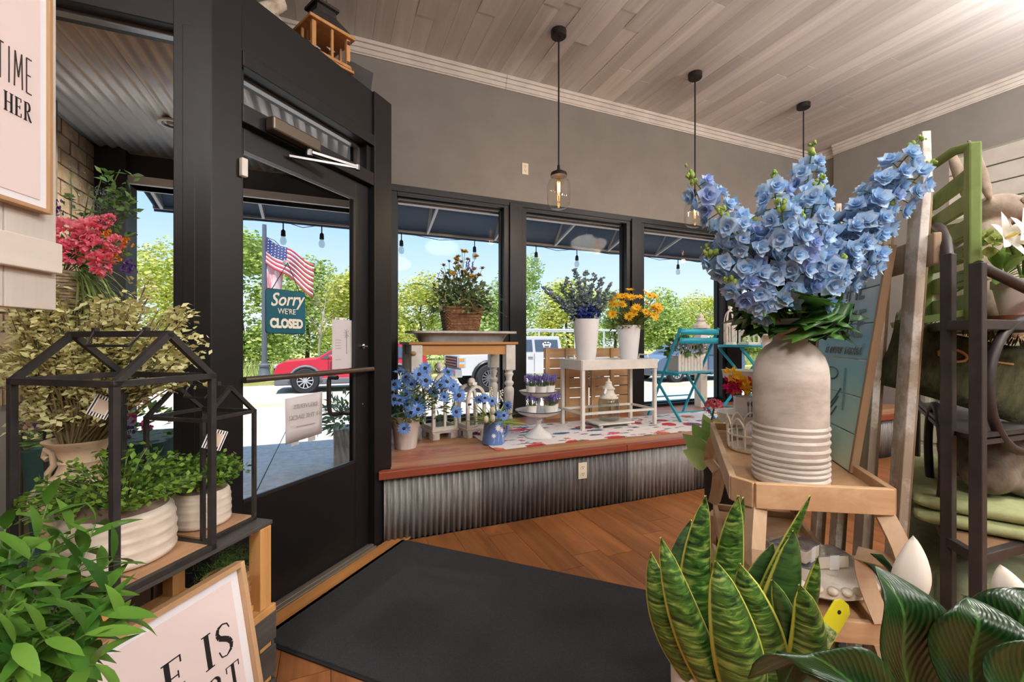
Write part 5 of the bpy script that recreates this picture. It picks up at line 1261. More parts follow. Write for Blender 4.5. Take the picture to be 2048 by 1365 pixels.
for px, py in ((240, 340), (205, 350), (270, 395), (265, 420), (275, 470), (140, 345), (180, 370)): s_.tube(bez((0, 0, 0), from_view(px, py, 1.4)-o0, rdir()*.02, 6), .0018, 4)
part('foliage', b, leafm('bouquet_leaf', (64, 98, 48), (116, 148, 84)), pb_, stuff=True); part('stems', s_, stem_m, pb_, stuff=True)
b = MB()
for i in range(60): b.add(leaf(U(.10, .18), .007, .1, .5, 4), TRS((U(.05, .09), U(-.09, -.04), U(-.02, .05)), dirmat(Vector((U(.3, 1), U(-.3, .1), U(-1, .1))))))
part('fern_fronds', b, leafm('frond', (112, 140, 74), (160, 180, 110)), pb_, stuff=True)
pet = thing('petunia_planter', 'magenta petunias in a teal planter outside the left window', 'planter', (-.92, 2.55, -.03))
part('box', loft(MB(), [[(x, y, 0) for x, y in rrect(.19, .15, .04)], [(x, y, .78) for x, y in rrect(.24, .19, .05)]], True, True), teal, pet, smooth=30)
b = MB(); b2 = MB()
for i in range(200): d = rdir(-.1, 1); b.add(leaf(U(.03, .05), .025, .1, .2, 2), TRS(Vector((d.x*.26, d.y*.2, .78+d.z*.16))*1.0, dirmat(d+rdir()*.6, U(-1, 1))))
part('foliage', b, leafm('petunia_leaf', (74, 110, 60), (120, 150, 86)), pet, stuff=True)
for i in range(28): d = rdir(.1, 1); flower_obj(pet, pur if i % 4 == 0 else petm, None, Vector((d.x*.28, d.y*.22, .79+d.z*.19)), d+VIEW*.5, U(1.2, 1.8), 'blossom')
# broad leafed plant in the corner foreground
pg = thing('leafy_plant', 'bright green leafy plant in the lower left foreground', 'plant', (-.47, .86, .62)); o0 = Vector(pg.location)
lm = leafm('leafy_bright', (44, 88, 32), (106, 150, 58), c3=(66, 118, 42), rough=.32); lme = [leaf(.058, .019, .18, c, 5, .85).mesh('leaf', lm, 180) for c in (.15, .3, .45)]; s_ = MB()
def stemleaves(tip, n=9):
    pts = bez((U(-.04, .04), U(-.04, .04), -.05), tip, (tip.x*.1, tip.y*.1, .04), n); s_.tube(pts, [.003-.00015*k for k in range(n+1)], 5)
    for j in range(3, n+1):
        d = (pts[j]-pts[j-1]).normalized(); x, y = frame_of(d); a = j*1.6
        for k in (0, pi): link('leaf', random.choice(lme), pg, pts[j], dirmat(x*cos(a+k)+y*sin(a+k)+d*U(.4, .9)+Vector((0, 0, .15)), U(-.4, .4)), U(.75, 1.25))
for px, py, d in ((20, 1100, .68), (110, 1080, .74), (140, 1060, .82), (70, 1200, .62), (150, 1180, .7), (200, 1230, .66), (130, 1310, .6), (50, 1340, .56), (190, 1330, .6), (10, 1240, .58), (10, 1060, .70), (95, 1010, .80), (190, 1050, .80), (225, 1120, .76), (160, 1130, .70), (60, 1120, .64), (30, 1180, .6), (120, 1200, .64), (210, 1190, .70), (240, 1240, .68), (170, 1270, .62), (90, 1280, .58), (30, 1290, .56), (5, 1150, .64)): stemleaves(from_view(px, py, d)-o0)
part('stems', s_, stem_m, pg, stuff=True)
pgp = thing('leafy_plant_pot', 'clay pot of the leafy foreground plant', 'pot', (-.47, .86, 0))
part('pot', MB().lathe([(0, 0), (.07, 0), (.095, .5), (.10, .52), (.10, .56), (.09, .56), (.085, .5), (0, .5)], 28, cap=False), mat('terracotta', (176, 110, 78), (150, 90, 62), rough=.85, scale=12), pgp, smooth=40)

# on top of the entry header -------------------------------------------------
hl_ = thing('wood_lantern', 'natural wood lantern with black roof on the entry header', 'lantern', (-.04, 2.56, 2.651), rad(28)); wl_ = wood('lantern_wood', (206, 156, 102), (164, 112, 64), axis=2)
Q = .105; hl_.scale = (1, 1, .72)
part('base', MB().bb((-Q-.015, -Q-.015, 0), (Q+.015, Q+.015, .02)), wl_, hl_, bevel=.003)
for sx in (-1, 1):
    for sy in (-1, 1): part('post', MB().bb((sx*Q, sy*Q, .02), (sx*(Q-.022), sy*(Q-.022), .25)), wl_, hl_, bevel=.002)
    part('mullion', MB().bb((sx*Q-.006, -.006, .02), (sx*Q+.006, .006, .25)), wl_, hl_); part('mullion', MB().bb((-.006, sx*Q-.006, .02), (.006, sx*Q+.006, .25)), wl_, hl_)
    part('pane', MB().bb((sx*(Q-.012)-.001, -Q+.02, .02), (sx*(Q-.012)+.001, Q-.02, .25)), glass, hl_); part('pane', MB().bb((-Q+.02, sx*(Q-.012)-.001, .02), (Q-.02, sx*(Q-.012)+.001, .25)), glass, hl_)
    part('rail', MB().bb((-Q, sx*Q-.007, .03), (Q, sx*Q+.007, .05)), wl_, hl_); part('rail', MB().bb((sx*Q-.007, -Q, .03), (sx*Q+.007, Q, .05)), wl_, hl_)
part('eave', MB().bb((-Q-.02, -Q-.02, .25), (Q+.02, Q+.02, .275)), wl_, hl_, bevel=.004)
rfs = lambda h_, z: [(sx*h_, sy*h_, z) for sx, sy in ((-1, -1), (1, -1), (1, 1), (-1, 1))]
part('roof', loft(MB(), [rfs(Q+.008, .275), rfs(Q-.01, .32), rfs(.055, .40), rfs(.05, .45), rfs(.065, .455), rfs(.065, .475), rfs(.02, .52)], True, True), iron, hl_)
part('ring', MB().tube([(.028*cos(a), 0, .55+.035*sin(a)) for a in [i*pi/6 for i in range(12)]], .004, 6, closed=True), iron, hl_)
for z in (.07, .22): part('hinge', MB().box((Q-.012, -Q-.004, z), (.014, .005, .022)), iron, hl_)
lfl = thing('lantern_flowers', 'white daisies inside the wood lantern', 'flowers', (-.04, 2.56, 2.672), rad(28)); lfl.scale = (1, 1, .72); wdm = daisy_mesh('flower', .035, 10, leafm('petal_white', (222, 220, 212), (240, 238, 232)), .3, .2)
for x, y, z in ((-.05, -.04, .10), (.02, -.055, .12), (.05, -.05, .06), (-.03, -.05, .05), (-.05, .0, .15)): flower_obj(lfl, wdm, None, (x, y, z), Vector((0, -.8, .5)), .8)
b = MB()
for x, y, z in ((-.05, -.04, .10), (.02, -.055, .12), (.05, -.05, .06), (-.03, -.05, .05), (-.05, 0, .15)): b.tube([(0, 0, 0), (x, y+.004, z)], .002, 4)
part('stems', b, stem_m, lfl, stuff=True)
bx = thing('black_planter', 'black tapered box beside the lantern on the entry header', 'planter', (.14, 2.78, 2.651), rad(28))
part('box', loft(MB(), [rfs(.06, 0), rfs(.075, .17), rfs(.068, .17), rfs(.055, .02)], True, True), iron, bx)
dw = thing('driftwood', 'pale driftwood branch on the entry header by the ceiling', 'driftwood', (-.26, 2.33, 2.651), rad(45)); dwm = mat('driftwood', (206, 194, 178), (150, 134, 116), rough=.95, scale=14, bump=.5)
part('branch', MB().tube([(-.12, 0, .02), (-.02, .01, .09), (.05, 0, .17), (.02, .01, .3)], [.02, .04, .035, .015], 9), dwm, dw, smooth=60); part('branch', MB().tube([(0, 0, .1), (.09, 0, .05), (.14, .01, .02)], [.025, .022, .012], 8), dwm, dw, smooth=60)

# signs on the door ---------------------------------------------------------
sg = thing('closed_sign', 'teal Sorry WE\'RE CLOSED sign hanging inside the door glass', 'sign', EO, pi/4); tm = mat('sign_teal', (14, 92, 108), (10, 80, 96), rough=.5, scale=6); lt_ = mat('sign_cream', (226, 222, 206), rough=.6)
part('board', MB().prism(rrect(.103, .098, .012, 3), -.004, .004, TRS((.225, .02, 1.333), rotm(pi/2))), tm, sg, bevel=.001)
part('edge', MB().tube([(.225+x, .02, 1.333+y) for x, y in rrect(.103, .098, .012, 3)], .003, 5, closed=True), mat('sign_edge', (30, 60, 66), rough=.6), sg)
RT = (pi/2, 0, 0)
text('Sorry', .082, lt_, sg, (.225, .0145, 1.388), (pi/2, -.08, 0), 'sorry_lettering', .001, .0012, .35, .95); text("WE'RE", .036, lt_, sg, (.225, .0145, 1.334), RT, 'were_lettering', .001, 0, 0, .95); text('CLOSED', .056, lt_, sg, (.225, .0145, 1.278), RT, 'closed_lettering', .001, .0032, 0, .84)
part('chain', MB().tube([(.15, .02, 1.428), (.235, .022, 1.56), (.30, .02, 1.428)], .002, 5), iron, sg); part('suction_hook', MB().lathe([(0, 0), (.016, 0), (.01, .012), (0, .014)], 14, cap=False), mat('clear_plastic', (200, 206, 210), rough=.2), sg, loc=(.235, .036, 1.56), rot=(pi/2, 0, 0), smooth=40)
pa = mat('paper_backlit', (206, 202, 202), rough=.85); gi = mat('ghost_ink', (170, 167, 168), rough=.9)
n1 = thing('door_notice', 'white notice sheet with a faint flower taped high on the door glass', 'notice', EO, pi/4)
part('sheet', MB().grid(lambda u, v: (.535+.145*u, .0525-.002*sin(pi*u), 1.05+.265*v), 6, 1), pa, n1, thick=.0008); part('tape', MB().box((.60, .0515, 1.318), (.03, .0008, .018)), paper, n1)
b = MB()
for a in range(9): b.bar((.635, .0495, 1.24), (.635+.022*cos(a*.7), .0495, 1.24+.026*sin(a*.7)), .004, .001)
b.bar((.635, .0495, 1.13), (.635, .0495, 1.24), .006, .001)
part('flower_print', b, gi, n1, stuff=True)
for z in (1.205, 1.19, 1.175, 1.16, 1.10): part('print_line', MB().box((.575, .0498, z), (.04, .0006, .004)), gi, n1)
n2 = thing('deliveries_notice', 'paper notice about deliveries taped low on the door, lettering reversed', 'notice', EO, pi/4)
part('sheet', MB().grid(lambda u, v: (.248+.215*u+.006*v*(u-.5), .050-.006*sin(pi*u)*v, .715+.012*u+.215*v+.0*u), 8, 4), pa, n2, thick=.0008, smooth=180)
for x in (.30, .40): part('tape', MB().box((x, .0515, .712), (.045, .0008, .022)), mat('tape_clear', (190, 190, 188), rough=.5), n2)
for s_, z, sz in (('DELIVERIES', .885, .029), ('IN THE BACK!', .835, .031)): text(s_, sz, gi, n2, (.358, .0432, z), (pi/2, 0, 0), 'reversed_lettering', .0004, 0, 0, -1)
part('print_line', MB().box((.358, .0432, .79), (.11, .0006, .005)), gi, n2)
# ================================================================ right foreground
shw = wood('shelf_oak', (204, 170, 134), (172, 134, 98), axis=0, scale=1.); shw2 = wood('shelf_oak_pale', (206, 180, 150), (176, 146, 114), axis=2, scale=1.)
FL, FRp, BRp, BLp = Vector((.866, .731, 0)), Vector((1.146, .562, 0)), Vector((1.624, 1.10, 0)), Vector((1.411, 1.296, 0))
FD = Vector((.664, .748, 0)); FN = Vector((.748, -.664, 0))
cs = thing('corner_shelf', 'three tier oak shelf with scrolled brackets', 'shelf', (0, 0, 0))
def inset(poly, k):
    c = sum(poly, Vector())/len(poly); return [p+(c-p).normalized()*k for p in poly]
quad = [FL+(FRp-FL)*.13+(BLp-FL)*.0, FRp, BRp, BLp, FL+(BLp-FL)*.06]
def tier(z, poly, lip):
    part('shelf_board', MB().prism([(p.x, p.y) for p in inset(poly, .012)], z-.015, z), shw, cs)
    for i in range(len(poly)):
        a, b = poly[i], poly[(i+1) % len(poly)]; part('shelf_edge', MB().bar(a+Vector((0, 0, z-.005)), b+Vector((0, 0, z-.005)), .016, lip), shw if i in (0, 1, 4) else shw2, cs, bevel=.002)
tier(.85, quad, .058); q2 = inset(quad, .03); tier(.54, q2, .05); tier(.14, q2, .05)
for p, o_ in ((quad[0], 1), (FRp, 1), (BRp, -1), (BLp, -1)):
    c = sum(quad, Vector())/5; d = (c-p).normalized(); Z = Vector((0, 0, 1))
    for z0, z1 in ((.815, .565), (.515, .165)):
        H_ = z0-z1; pts = [p+d*(.02+.05*sin(pi*t)*(-1 if t < .5 else .9))+Z*(z0-H_*t) for t in [i/12 for i in range(13)]]
        part('scroll_bracket', MB().tube(pts, .024, 4), shw2, cs)
    part('foot', MB().bar(p+d*.03+Z*.0, p+d*.03+Z*.12, .03), shw2, cs)
def on(px, d, z): v = from_view(px, 683, d); v.z = z; return v
# big ribbed vase
vz = thing('ribbed_vase', 'tall cream bottle vase with ribbed lower body on the oak shelf', 'vase', (1.06, .735, .851)); vm = mat('vase_cream', (206, 199, 190), (160, 150, 138), rough=.85, scale=9, lo=.45, hi=.75, bump=.25, stretch=(1, 1, 2))
pr = [(0, 0), (.078, 0), (.083, .006)]
for k, z in enumerate((.012, .026, .038, .050, .064, .082, .102, .120, .134)):
    pr += [(.083, z), (.0845, z+.004), (.083, z+.008), (.0795, z+.0095)]
pr += [(.0815, .148), (.082, .26), (.08, .285), (.072, .31), (.055, .335), (.042, .345), (.0375, .352), (.036, .392), (.04, .398), (.04, .404), (.033, .404), (.031, .36), (0, .35)]
part('vessel', MB().lathe(pr, 56, cap=False), vm, vz, smooth=30)
# delphiniums
dp = thing('delphinium_bouquet', 'large spray of sky blue delphiniums in the ribbed vase', 'flowers', (1.06, .735, 1.235)); o0 = Vector(dp.location)
dpm = leafm('delphinium', (132, 182, 232), (206, 228, 246), c3=(160, 204, 240), trans=.3); dpm2 = leafm('delphinium_violet', (140, 172, 228), (190, 210, 242), trans=.3)
def blossom(m, seed):
    random.seed(seed); b = MB()
    for ring, (n, L, tilt) in enumerate(((5, .027, .15), (5, .023, .5), (4, .015, .9))):
        for i in range(n): b.add(leaf(L, L*1.05, .25, -.25+U(-.2, .2), 3, .6, .3), TRS((0, 0, .003*ring), rotm(0, 0, 2*pi*(i+.5*ring)/n+U(-.2, .2)) @ rotm(tilt+U(-.15, .15), 0, 0)))
    return b.mesh('blossom', m, 180)
blo = [blossom(dpm, 1), blossom(dpm, 2), blossom(dpm2, 3)]; random.seed(11)
budm = leafm('bud_green', (134, 168, 70), (176, 198, 108)); bud = MB().ell((0, 0, .006), (.006, .006, .009), 8, 6).mesh('bud', budm, 180)
s_ = MB(); dark = leafm('delphinium_leaf', (34, 78, 28), (78, 126, 52), rough=.4); nb = 0
spikes = [(1375, 345, .98), (1440, 420, .95), (1545, 345, 1.0), (1625, 290, 1.05), (1640, 360, .98), (1560, 400, .92), (1845, 275, 1.0), (1800, 345, 1.04), (1740, 430, 1.06), (1500, 440, 1.05), (1600, 430, .95), (1410, 500, 1.0), (1690, 520, .97), (1455, 560, 1.0), (1868, 325, 1.02), (1770, 500, 1.04), (1790, 390, 1.0)]
for si, (px, py, d) in enumerate(spikes):
    tip = from_view(px, py, d)-o0; base_ = Vector((U(-.012, .012), U(-.012, .012), 0)); pts = bez(base_, tip, (0, 0, .02), 20); s_.tube(pts, [.0032-.0001*k for k in range(21)], 5)
    L = tip.length; n = int(L/.0165)+2
    for k in range(n):
        t = .30+.62*k/n; p = base_.lerp(tip, t)+Vector((0, 0, .02*4*t*(1-t))); ax = (tip-base_).normalized(); x, y = frame_of(ax); a = k*2.4+U(-.3, .3); off = x*cos(a)+y*sin(a); rr = .042*(1.12-t)+.010
        q = p+off*rr; s_.tube([p, q], .0012, 4, cap=False); flower_obj(dp, blo[(k+si) % 3 if R_() < .25 else k % 2], None, q, off+ax*.3+VIEW*.25, U(.8, 1.25)*(1.15-.35*t), 'blossom'); nb += 1
    for k in range(9):
        t = .93+.09*k/9; p = base_.lerp(tip, t)+rdir()*.008; link('bud', bud, dp, p, dirmat(rdir(-.3, 1)), U(.5, .9)*(1.3-.7*k/9))
part('stems', s_, stem_m, dp, stuff=True)
def lobed(L, m, name='leaf'):
    P = [(0, 0), (.10, .12), (.30, .10), (.26, .24), (.46, .30), (.34, .40), (.44, .56), (.26, .56), (.24, .76), (.10, .72), (0, 1.0)]; b = MB(); n = len(P)
    for x, y in P: b.v.append((x*L*1.35, y*L, .10*L*x-.25*L*y*y))
    for x, y in P: b.v.append((0, y*L, -.25*L*y*y))
    for x, y in P: b.v.append((-x*L*1.35, y*L, .10*L*x-.25*L*y*y))
    for i in range(n-1): b.f += [(i, i+1, n+i+1, n+i), (n+i, n+i+1, 2*n+i+1, 2*n+i)]
    return b.mesh(name, m, 180)
lob = lobed(.1, dark)
for i in range(34):
    a = 2*pi*i/34*3.2; d = Vector((cos(a), sin(a), U(-.35, .5))); link('leaf', lob, dp, Vector((0, 0, U(.0, .05)))+d*.03, dirmat(d, U(-.5, .5)) if i % 2 else facemat(d+Vector((0, 0, .3)), (-.6, -.6, .7)), U(.85, 1.35))
# white scalloped basket with foil soaps, mug stand, flowers
wire = mat('antique_white_metal', (226, 218, 202), (190, 178, 158), rough=.6, scale=30, lo=.55, hi=.75)
def wirebasket(lab, loc, r, h, n=22):
    t = thing('wire_basket', lab, 'basket', loc); part('base', MB().lathe([(0, 0), (r*.96, 0), (r, .004), (r, .012), (0, .008)], 32, cap=False), wire, t)
    for k in range(n): a = 2*pi*k/n; part('rod', MB().tube([(r*cos(a), r*sin(a), .008), (r*1.03*cos(a), r*1.03*sin(a), h*.72)], .0026, 5), wire, t)
    part('hoop', MB().tube([(r*1.03*cos(i*2*pi/36), r*1.03*sin(i*2*pi/36), h*.5) for i in range(36)], .003, 5, closed=True), wire, t, smooth=60)
    for k in range(n//2):
        pts = []
        for j in range(9): a = 2*pi*(k*2+2*j/8)/n; pts.append((r*1.04*cos(a), r*1.04*sin(a), h*.72+h*.28*sin(pi*j/8)))
        part('scallop', MB().tube(pts, .003, 5), wire, t, smooth=60)
wirebasket('round white scalloped wire basket on the oak shelf', (1.262, .985, .851), .082, .105)
foil = mat('clear_wrap', (214, 214, 214), (150, 150, 150), rough=.12, metal=.6, scale=24, bump=.5)
soapm = mat('soap_cream', (222, 212, 196), rough=.5)
def soap(lab, loc, rot, sz=(.09, .055, .035)):
    t = thing('wrapped_soap', lab, 'soap', loc, 0, None); t.rotation_euler = rot; part('bar', MB().box((0, 0, 0), sz), soapm, t, bevel=.006); part('wrapper', MB().box((0, 0, sz[2]*.5), (sz[0]*1.02, sz[1]*1.02, .004)), foil, t, bevel=.002)
    part('label_band', MB().box((0, 0, 0), (sz[0]*.3, sz[1]*1.03, sz[2]*1.05)), paper, t)
soap('foil wrapped soap leaning in the white wire basket', (1.255, .985, .905), (.1, -.45, .6), (.10, .06, .03)); soap('cream soap lying in the bottom of the white wire basket', (1.275, .965, .878), (0, 0, 1.2), (.075, .045, .03))
ms = thing('mug_stand', 'white two tier stand carrying mugs at the back of the oak shelf', 'tiered stand', on(1497, 1.60, .851))
part('dish', MB().lathe([(0, .052), (.10, .052), (.108, .085), (.111, .087), (.104, .085), (.098, .06), (0, .06)], 36, cap=False), enam, ms, smooth=40); part('foot', MB().lathe([(0, 0), (.06, 0), (.05, .02), (.02, .035), (.02, .052)], 24), enam, ms, smooth=40)
part('post', MB().lathe([(.008, .06), (.008, .215)], 12), enam, ms); part('top_dish', MB().lathe([(0, .212), (.085, .212), (.088, .24), (.091, .241), (.086, .241), (.082, .218), (0, .218)], 36, cap=False), enam, ms, smooth=40)
ml = Vector(ms.location)
def mug(lab, loc, rz, body, motif=None, r=.039, h=.09, hm=None):
    t = thing('mug', lab, 'mug', loc, rz); part('cup', MB().lathe([(0, 0), (r*.9, 0), (r, .006), (r, h), (r*.94, h), (r*.92, .01), (0, .01)], 28, cap=False), body, t, smooth=40)
    part('handle', MB().tube([(r*.95, 0, h*.8), (r*1.5, 0, h*.8), (r*1.75, 0, h*.5), (r*1.5, 0, h*.22), (r*.95, 0, h*.2)], .0055, 7), hm or body, t, smooth=60)
    return t
mw = mat('mug_white', (232, 232, 236), rough=.25); mdark = mat('mug_black', (34, 34, 36), rough=.3)
m1 = mug('white mug printed with forks and spoons on the mug stand', ml+Vector((-.052, -.03, .061)), .5, mw)
for k, a in enumerate((-2.75, -2.45, -1.95, -1.75)):
    x, y = .0395*cos(a), .0395*sin(a); part('cutlery_print', MB().tube([(x, y, .015), (x, y, .04)], .0022, 5).tube([(x, y, .04), (x, y, .062)], .0012, 5).ell((x, y, .068), (.004, .004, .009), 6, 5), mat('cutlery_grey', (104, 100, 110), rough=.4), m1)
m2 = mug('white mug with a blue motif behind the ribbed vase', ml+Vector((.03, -.06, .061)), 0, mw); part('motif', MB().box((-.026, -.032, .045), (.022, .004, .03), rotm(0, 0, .7)), mat('motif_blue', (84, 120, 190), rough=.5), m2)
gl_ = thing('flower_garland', 'bright yellow, magenta and red silk flowers on the mug stand', 'flowers', ml+Vector((0, 0, .16)))
q = MB()
for i in range(34): d = rdir(-.1, 1); q.add(leaf(.018, .01, .2, -.1, 2), TRS(d*.008, d.to_track_quat('Y', 'Z').to_matrix()))
for nm, c1, c2, sp_ in (('yellow', (238, 190, 20), (250, 218, 70), ((1462, 750), (1485, 775), (1478, 768))), ('magenta', (206, 20, 96), (232, 60, 130), ((1460, 770), (1466, 776), (1505, 770))), ('red', (176, 20, 50), (206, 50, 74), ((1510, 776), (1518, 766))), ('orange', (236, 120, 30), (246, 150, 60), ((1472, 772), (1500, 778)))):
    me = q.mesh('flower', leafm('silk_'+nm, c1, c2))
    for px, py in sp_: flower_obj(gl_, me, None, from_view(px, py, 1.50)-Vector(gl_.location), VIEW, 1.3)
wirebasket('small white scalloped cup behind the ribbed vase', (1.315, .855, .851), .035, .11, 14)
# variegated plant behind the shelf
pv = thing('variegated_plant', 'variegated leafy plant between the shelf and the platform', 'plant', (1.63, 1.43, .62)); vgm = leafm('variegated', (110, 156, 74), (188, 210, 140), rough=.4)
vl = leaf(.13, .07, .2, .2, 6, .8).mesh('leaf', vgm, 180); o0 = Vector(pv.location); s_ = MB()
for px, py, d in ((1385, 895, 1.85), (1392, 925, 1.82), (1405, 905, 1.88), (1420, 880, 1.9), (1415, 855, 1.92), (1440, 870, 1.95), (1400, 880, 1.9), (1436, 925, 1.88)):
    p = from_view(px, py, d)-o0; m_ = p*.62; s_.tube(bez((0, 0, 0), m_, (0, 0, .05), 5), .003, 5); link('leaf', vl, pv, m_, facemat(p-m_+Vector((0, 0, .02)), (-.65+U(-.2, .2), -.74, U(.1, .6))), U(.95, 1.2))
part('stems', s_, stem_m, pv, stuff=True)
pvp = thing('plant_pot', 'dark pot holding the variegated plant', 'pot', (1.63, 1.43, 0)); part('pot', MB().lathe([(0, 0), (.07, 0), (.085, .6), (.09, .62), (.09, .66), (.08, .66), (.078, .6), (0, .6)], 24, cap=False), mat('pot_dark', (58, 54, 50), rough=.7), pvp, smooth=40)
kz = thing('pink_kalanchoe', 'small cluster of pink blossoms beside the mug stand', 'flowers', (1.60, 1.53, .68)); b = MB()
for i in range(26): d = rdir(-.2, 1); b.add(flo, TRS(from_view(1428, 818, 1.98)-Vector(kz.location)+d*.035, d.to_track_quat('Z', 'Y').to_matrix(), .6))
part('blossoms', b, leafm('kalanchoe_pink', (206, 84, 112), (230, 130, 150)), kz, stuff=True); part('stems', MB().tube([(0, 0, -.06), from_view(1428, 818, 1.98)-Vector(kz.location)], .004, 5), stem_m, kz)
# lower tiers
st2 = thing('footed_tray', 'round cream footed tray with scalloped rim on the middle shelf', 'tray', on(1622, 1.17, .541)); part('plate', MB().lathe([(0, .03), (.12, .03), (.135, .04), (.135, .06), (.125, .06), (.12, .045), (0, .045)], 36, cap=False), wire, st2, smooth=40)
for k in range(28): a = 2*pi*k/28; part('scallop', MB().ell((.135*cos(a), .135*sin(a), .06), (.013, .013, .01), 8, 5), wire, st2, smooth=180)
for k in range(3): a = 2.1*k-.6; part('foot', MB().ell((.09*cos(a), .09*sin(a), .016), (.02, .02, .016), 10, 6), wire, st2, smooth=180)
tl = Vector(st2.location)
soap('wrapped speckled soap lying on the left of the footed tray', tl+Vector((-.05, -.015, .066)), (0, 0, .5), (.085, .05, .036)); soap('topmost wrapped soap of the pile on the footed tray', tl+Vector((-.045, -.01, .108)), (.05, 0, .2), (.08, .045, .036)); soap('wrapped soap on the right of the footed tray', tl+Vector((.06, .0, .066)), (0, 0, -.3), (.09, .06, .036)); soap('wrapped soap at the rear of the footed tray', tl+Vector((.01, .075, .066)), (0, 0, .1), (.09, .05, .036))
bs2 = thing('enamel_basin', 'pale blue oval basin on the lowest shelf', 'basin', on(1640, 1.03, .141)); part('bowl', MB().lathe([(0, .004), (.08, .0), (.10, .03), (.12, .085), (.126, .09), (.118, .088), (.096, .034), (.076, .01), (0, .01)], 40, cap=False, sx=1.0, sy=.75), mat('basin_blue', (176, 200, 222), (160, 184, 208), rough=.3, scale=6), bs2, smooth=40)
# picket fence leaning
fm = wood('weathered_picket', (206, 194, 178), (160, 140, 116), axis=2, scale=.9, bump=.35, spots=(228, 224, 216)); fm2 = wood('weathered_picket_brown', (190, 166, 138), (146, 118, 90), axis=2, scale=.9, bump=.35)
fn_ = thing('picket_fence', 'weathered wooden picket fence panel leaning beside the oak shelf', 'fence', (0, 0, 0))
FB = FRp+FD*.17+FN*.036
def picket(t, off, H_, m, wd=.062, th=.018):
    b0 = FB+FD*t+FN*off; b1 = b0+FN*.098*(H_/1.72)+Vector((0, 0, H_)); up = (b1-b0).normalized(); x = FD; y = up.cross(x).normalized(); M_ = Matrix((x, up, y)).transposed().to_4x4(); M_.translation = b0
    part('picket', MB().prism([(-wd/2, 0), (wd/2, 0), (wd/2, H_*.93), (.010, H_), (-.010, H_), (-wd/2, H_*.93)], -th/2, th/2, M_), m, fn_, bevel=.002)
for k in range(4): picket(.0+.185*k, 0, 1.72-.004*k, fm); picket(.05+.185*k, .033, 1.665, fm2, .045, .014)
for z in (.35, 1.42): part('rail', MB().bar(FB-FD*.055+FN*(.0175+.057*z)+Vector((0, 0, z)), FB+FD*.62+FN*(.0175+.057*z)+Vector((0, 0, z)), .016, .075), fm2, fn_, bevel=.003)
# teal lake sign
def lake_mat():
    m, t, b = base('lake_board'); b.inputs['Roughness'].default_value = .55
    mp = coords(t, (1, 1, 1), False); sp_ = N(t, 'SeparateXYZ'); t.links.new(mp.outputs[0], sp_.inputs[0]); nz = N(t, 'TexNoise'); nz.inputs['Scale'].default_value = 7; t.links.new(mp.outputs[0], nz.inputs['Vector'])
    ad = N(t, 'Math', operation='MULTIPLY_ADD'); t.links.new(nz.outputs[0], ad.inputs[0]); ad.inputs[1].default_value = .22; t.links.new(sp_.outputs['Z'], ad.inputs[2])
    o = ramp(t, ad.outputs[0], [(.1, lin((206, 226, 196))), (.32, lin((150, 208, 216))), (.5, lin((128, 190, 228))), (.62, lin((196, 218, 236)))]); t.links.new(o, b.inputs['Base Color']); return m
lm_ = lake_mat()
lk_ = thing('lake_sign', 'pale teal plank sign reading is never wasted, leaning on the fence', 'sign', FRp+FD*.60+FN*.0+Vector((0, 0, .852)))
Mx = Matrix((-FD, -FN, Vector((0, 0, 1)))).transposed(); lk_.rotation_euler = (Matrix((-FD, FN, Vector((0, 0, 1)))).transposed() @ Matrix.Rotation(-rad(8), 3, 'X')).to_euler()
BW, BH = .40, .60   # local x runs from the far side to the near side, local -y faces the shelf
for k in range(6): 
    o = part('plank', MB().bb((0, -.012, 0), (BW, 0, BH/6-.003)), lm_, lk_, bevel=.0015, loc=(0, 0, k*BH/6)); o.data = o.data.copy()
    for v in o.data.vertices: v.co.z += k*BH/6
    o.location = (0, 0, 0)
for x in (-.008, BW+.008): part('frame_strip', MB().box((x, -.006, BH/2), (.012, .018, BH)), wood('sign_frame', (176, 146, 114), (140, 110, 80), axis=2), lk_, bevel=.001)
lkm = mat('lake_ink', (120, 140, 146), rough=.8); RTl = (pi/2, 0, 0)
text('TIME', .10, lkm, lk_, (BW*.55, -.0135, .50), RTl, 'lettering', .0008, 0, 0, .9); text('LAKE', .115, lkm, lk_, (BW*.55, -.0135, .395), RTl, 'lettering', .0008, 0, 0, .95); text('is never wasted', .046, lkm, lk_, (BW*.55, -.0135, .325), RTl, 'lettering', .0008, 0, .4, .95)
b = MB(); dk2 = mat('lake_sketch', (84, 112, 120), rough=.8)
for pts in ([(.17+.05*cos(a), .25+.018*sin(a)) for a in [i*pi/10 for i in range(21)]], [(.27-.0*t+.03*t, .27-.12*t) for t in (0, .3, .6, 1)], [(.12+.14*t, .13+.08*t*t) for t in [i/8 for i in range(9)]], [(.12+.13*t, .115+.07*t*t) for t in [i/8 for i in range(9)]], [(.14+.11*t, .095+.06*t*t) for t in [i/8 for i in range(9)]]):
    b.tube([(x, -.0135, z) for x, z in pts], .0022, 5)
part('fish_sketch', b, dk2, lk_, stuff=True)
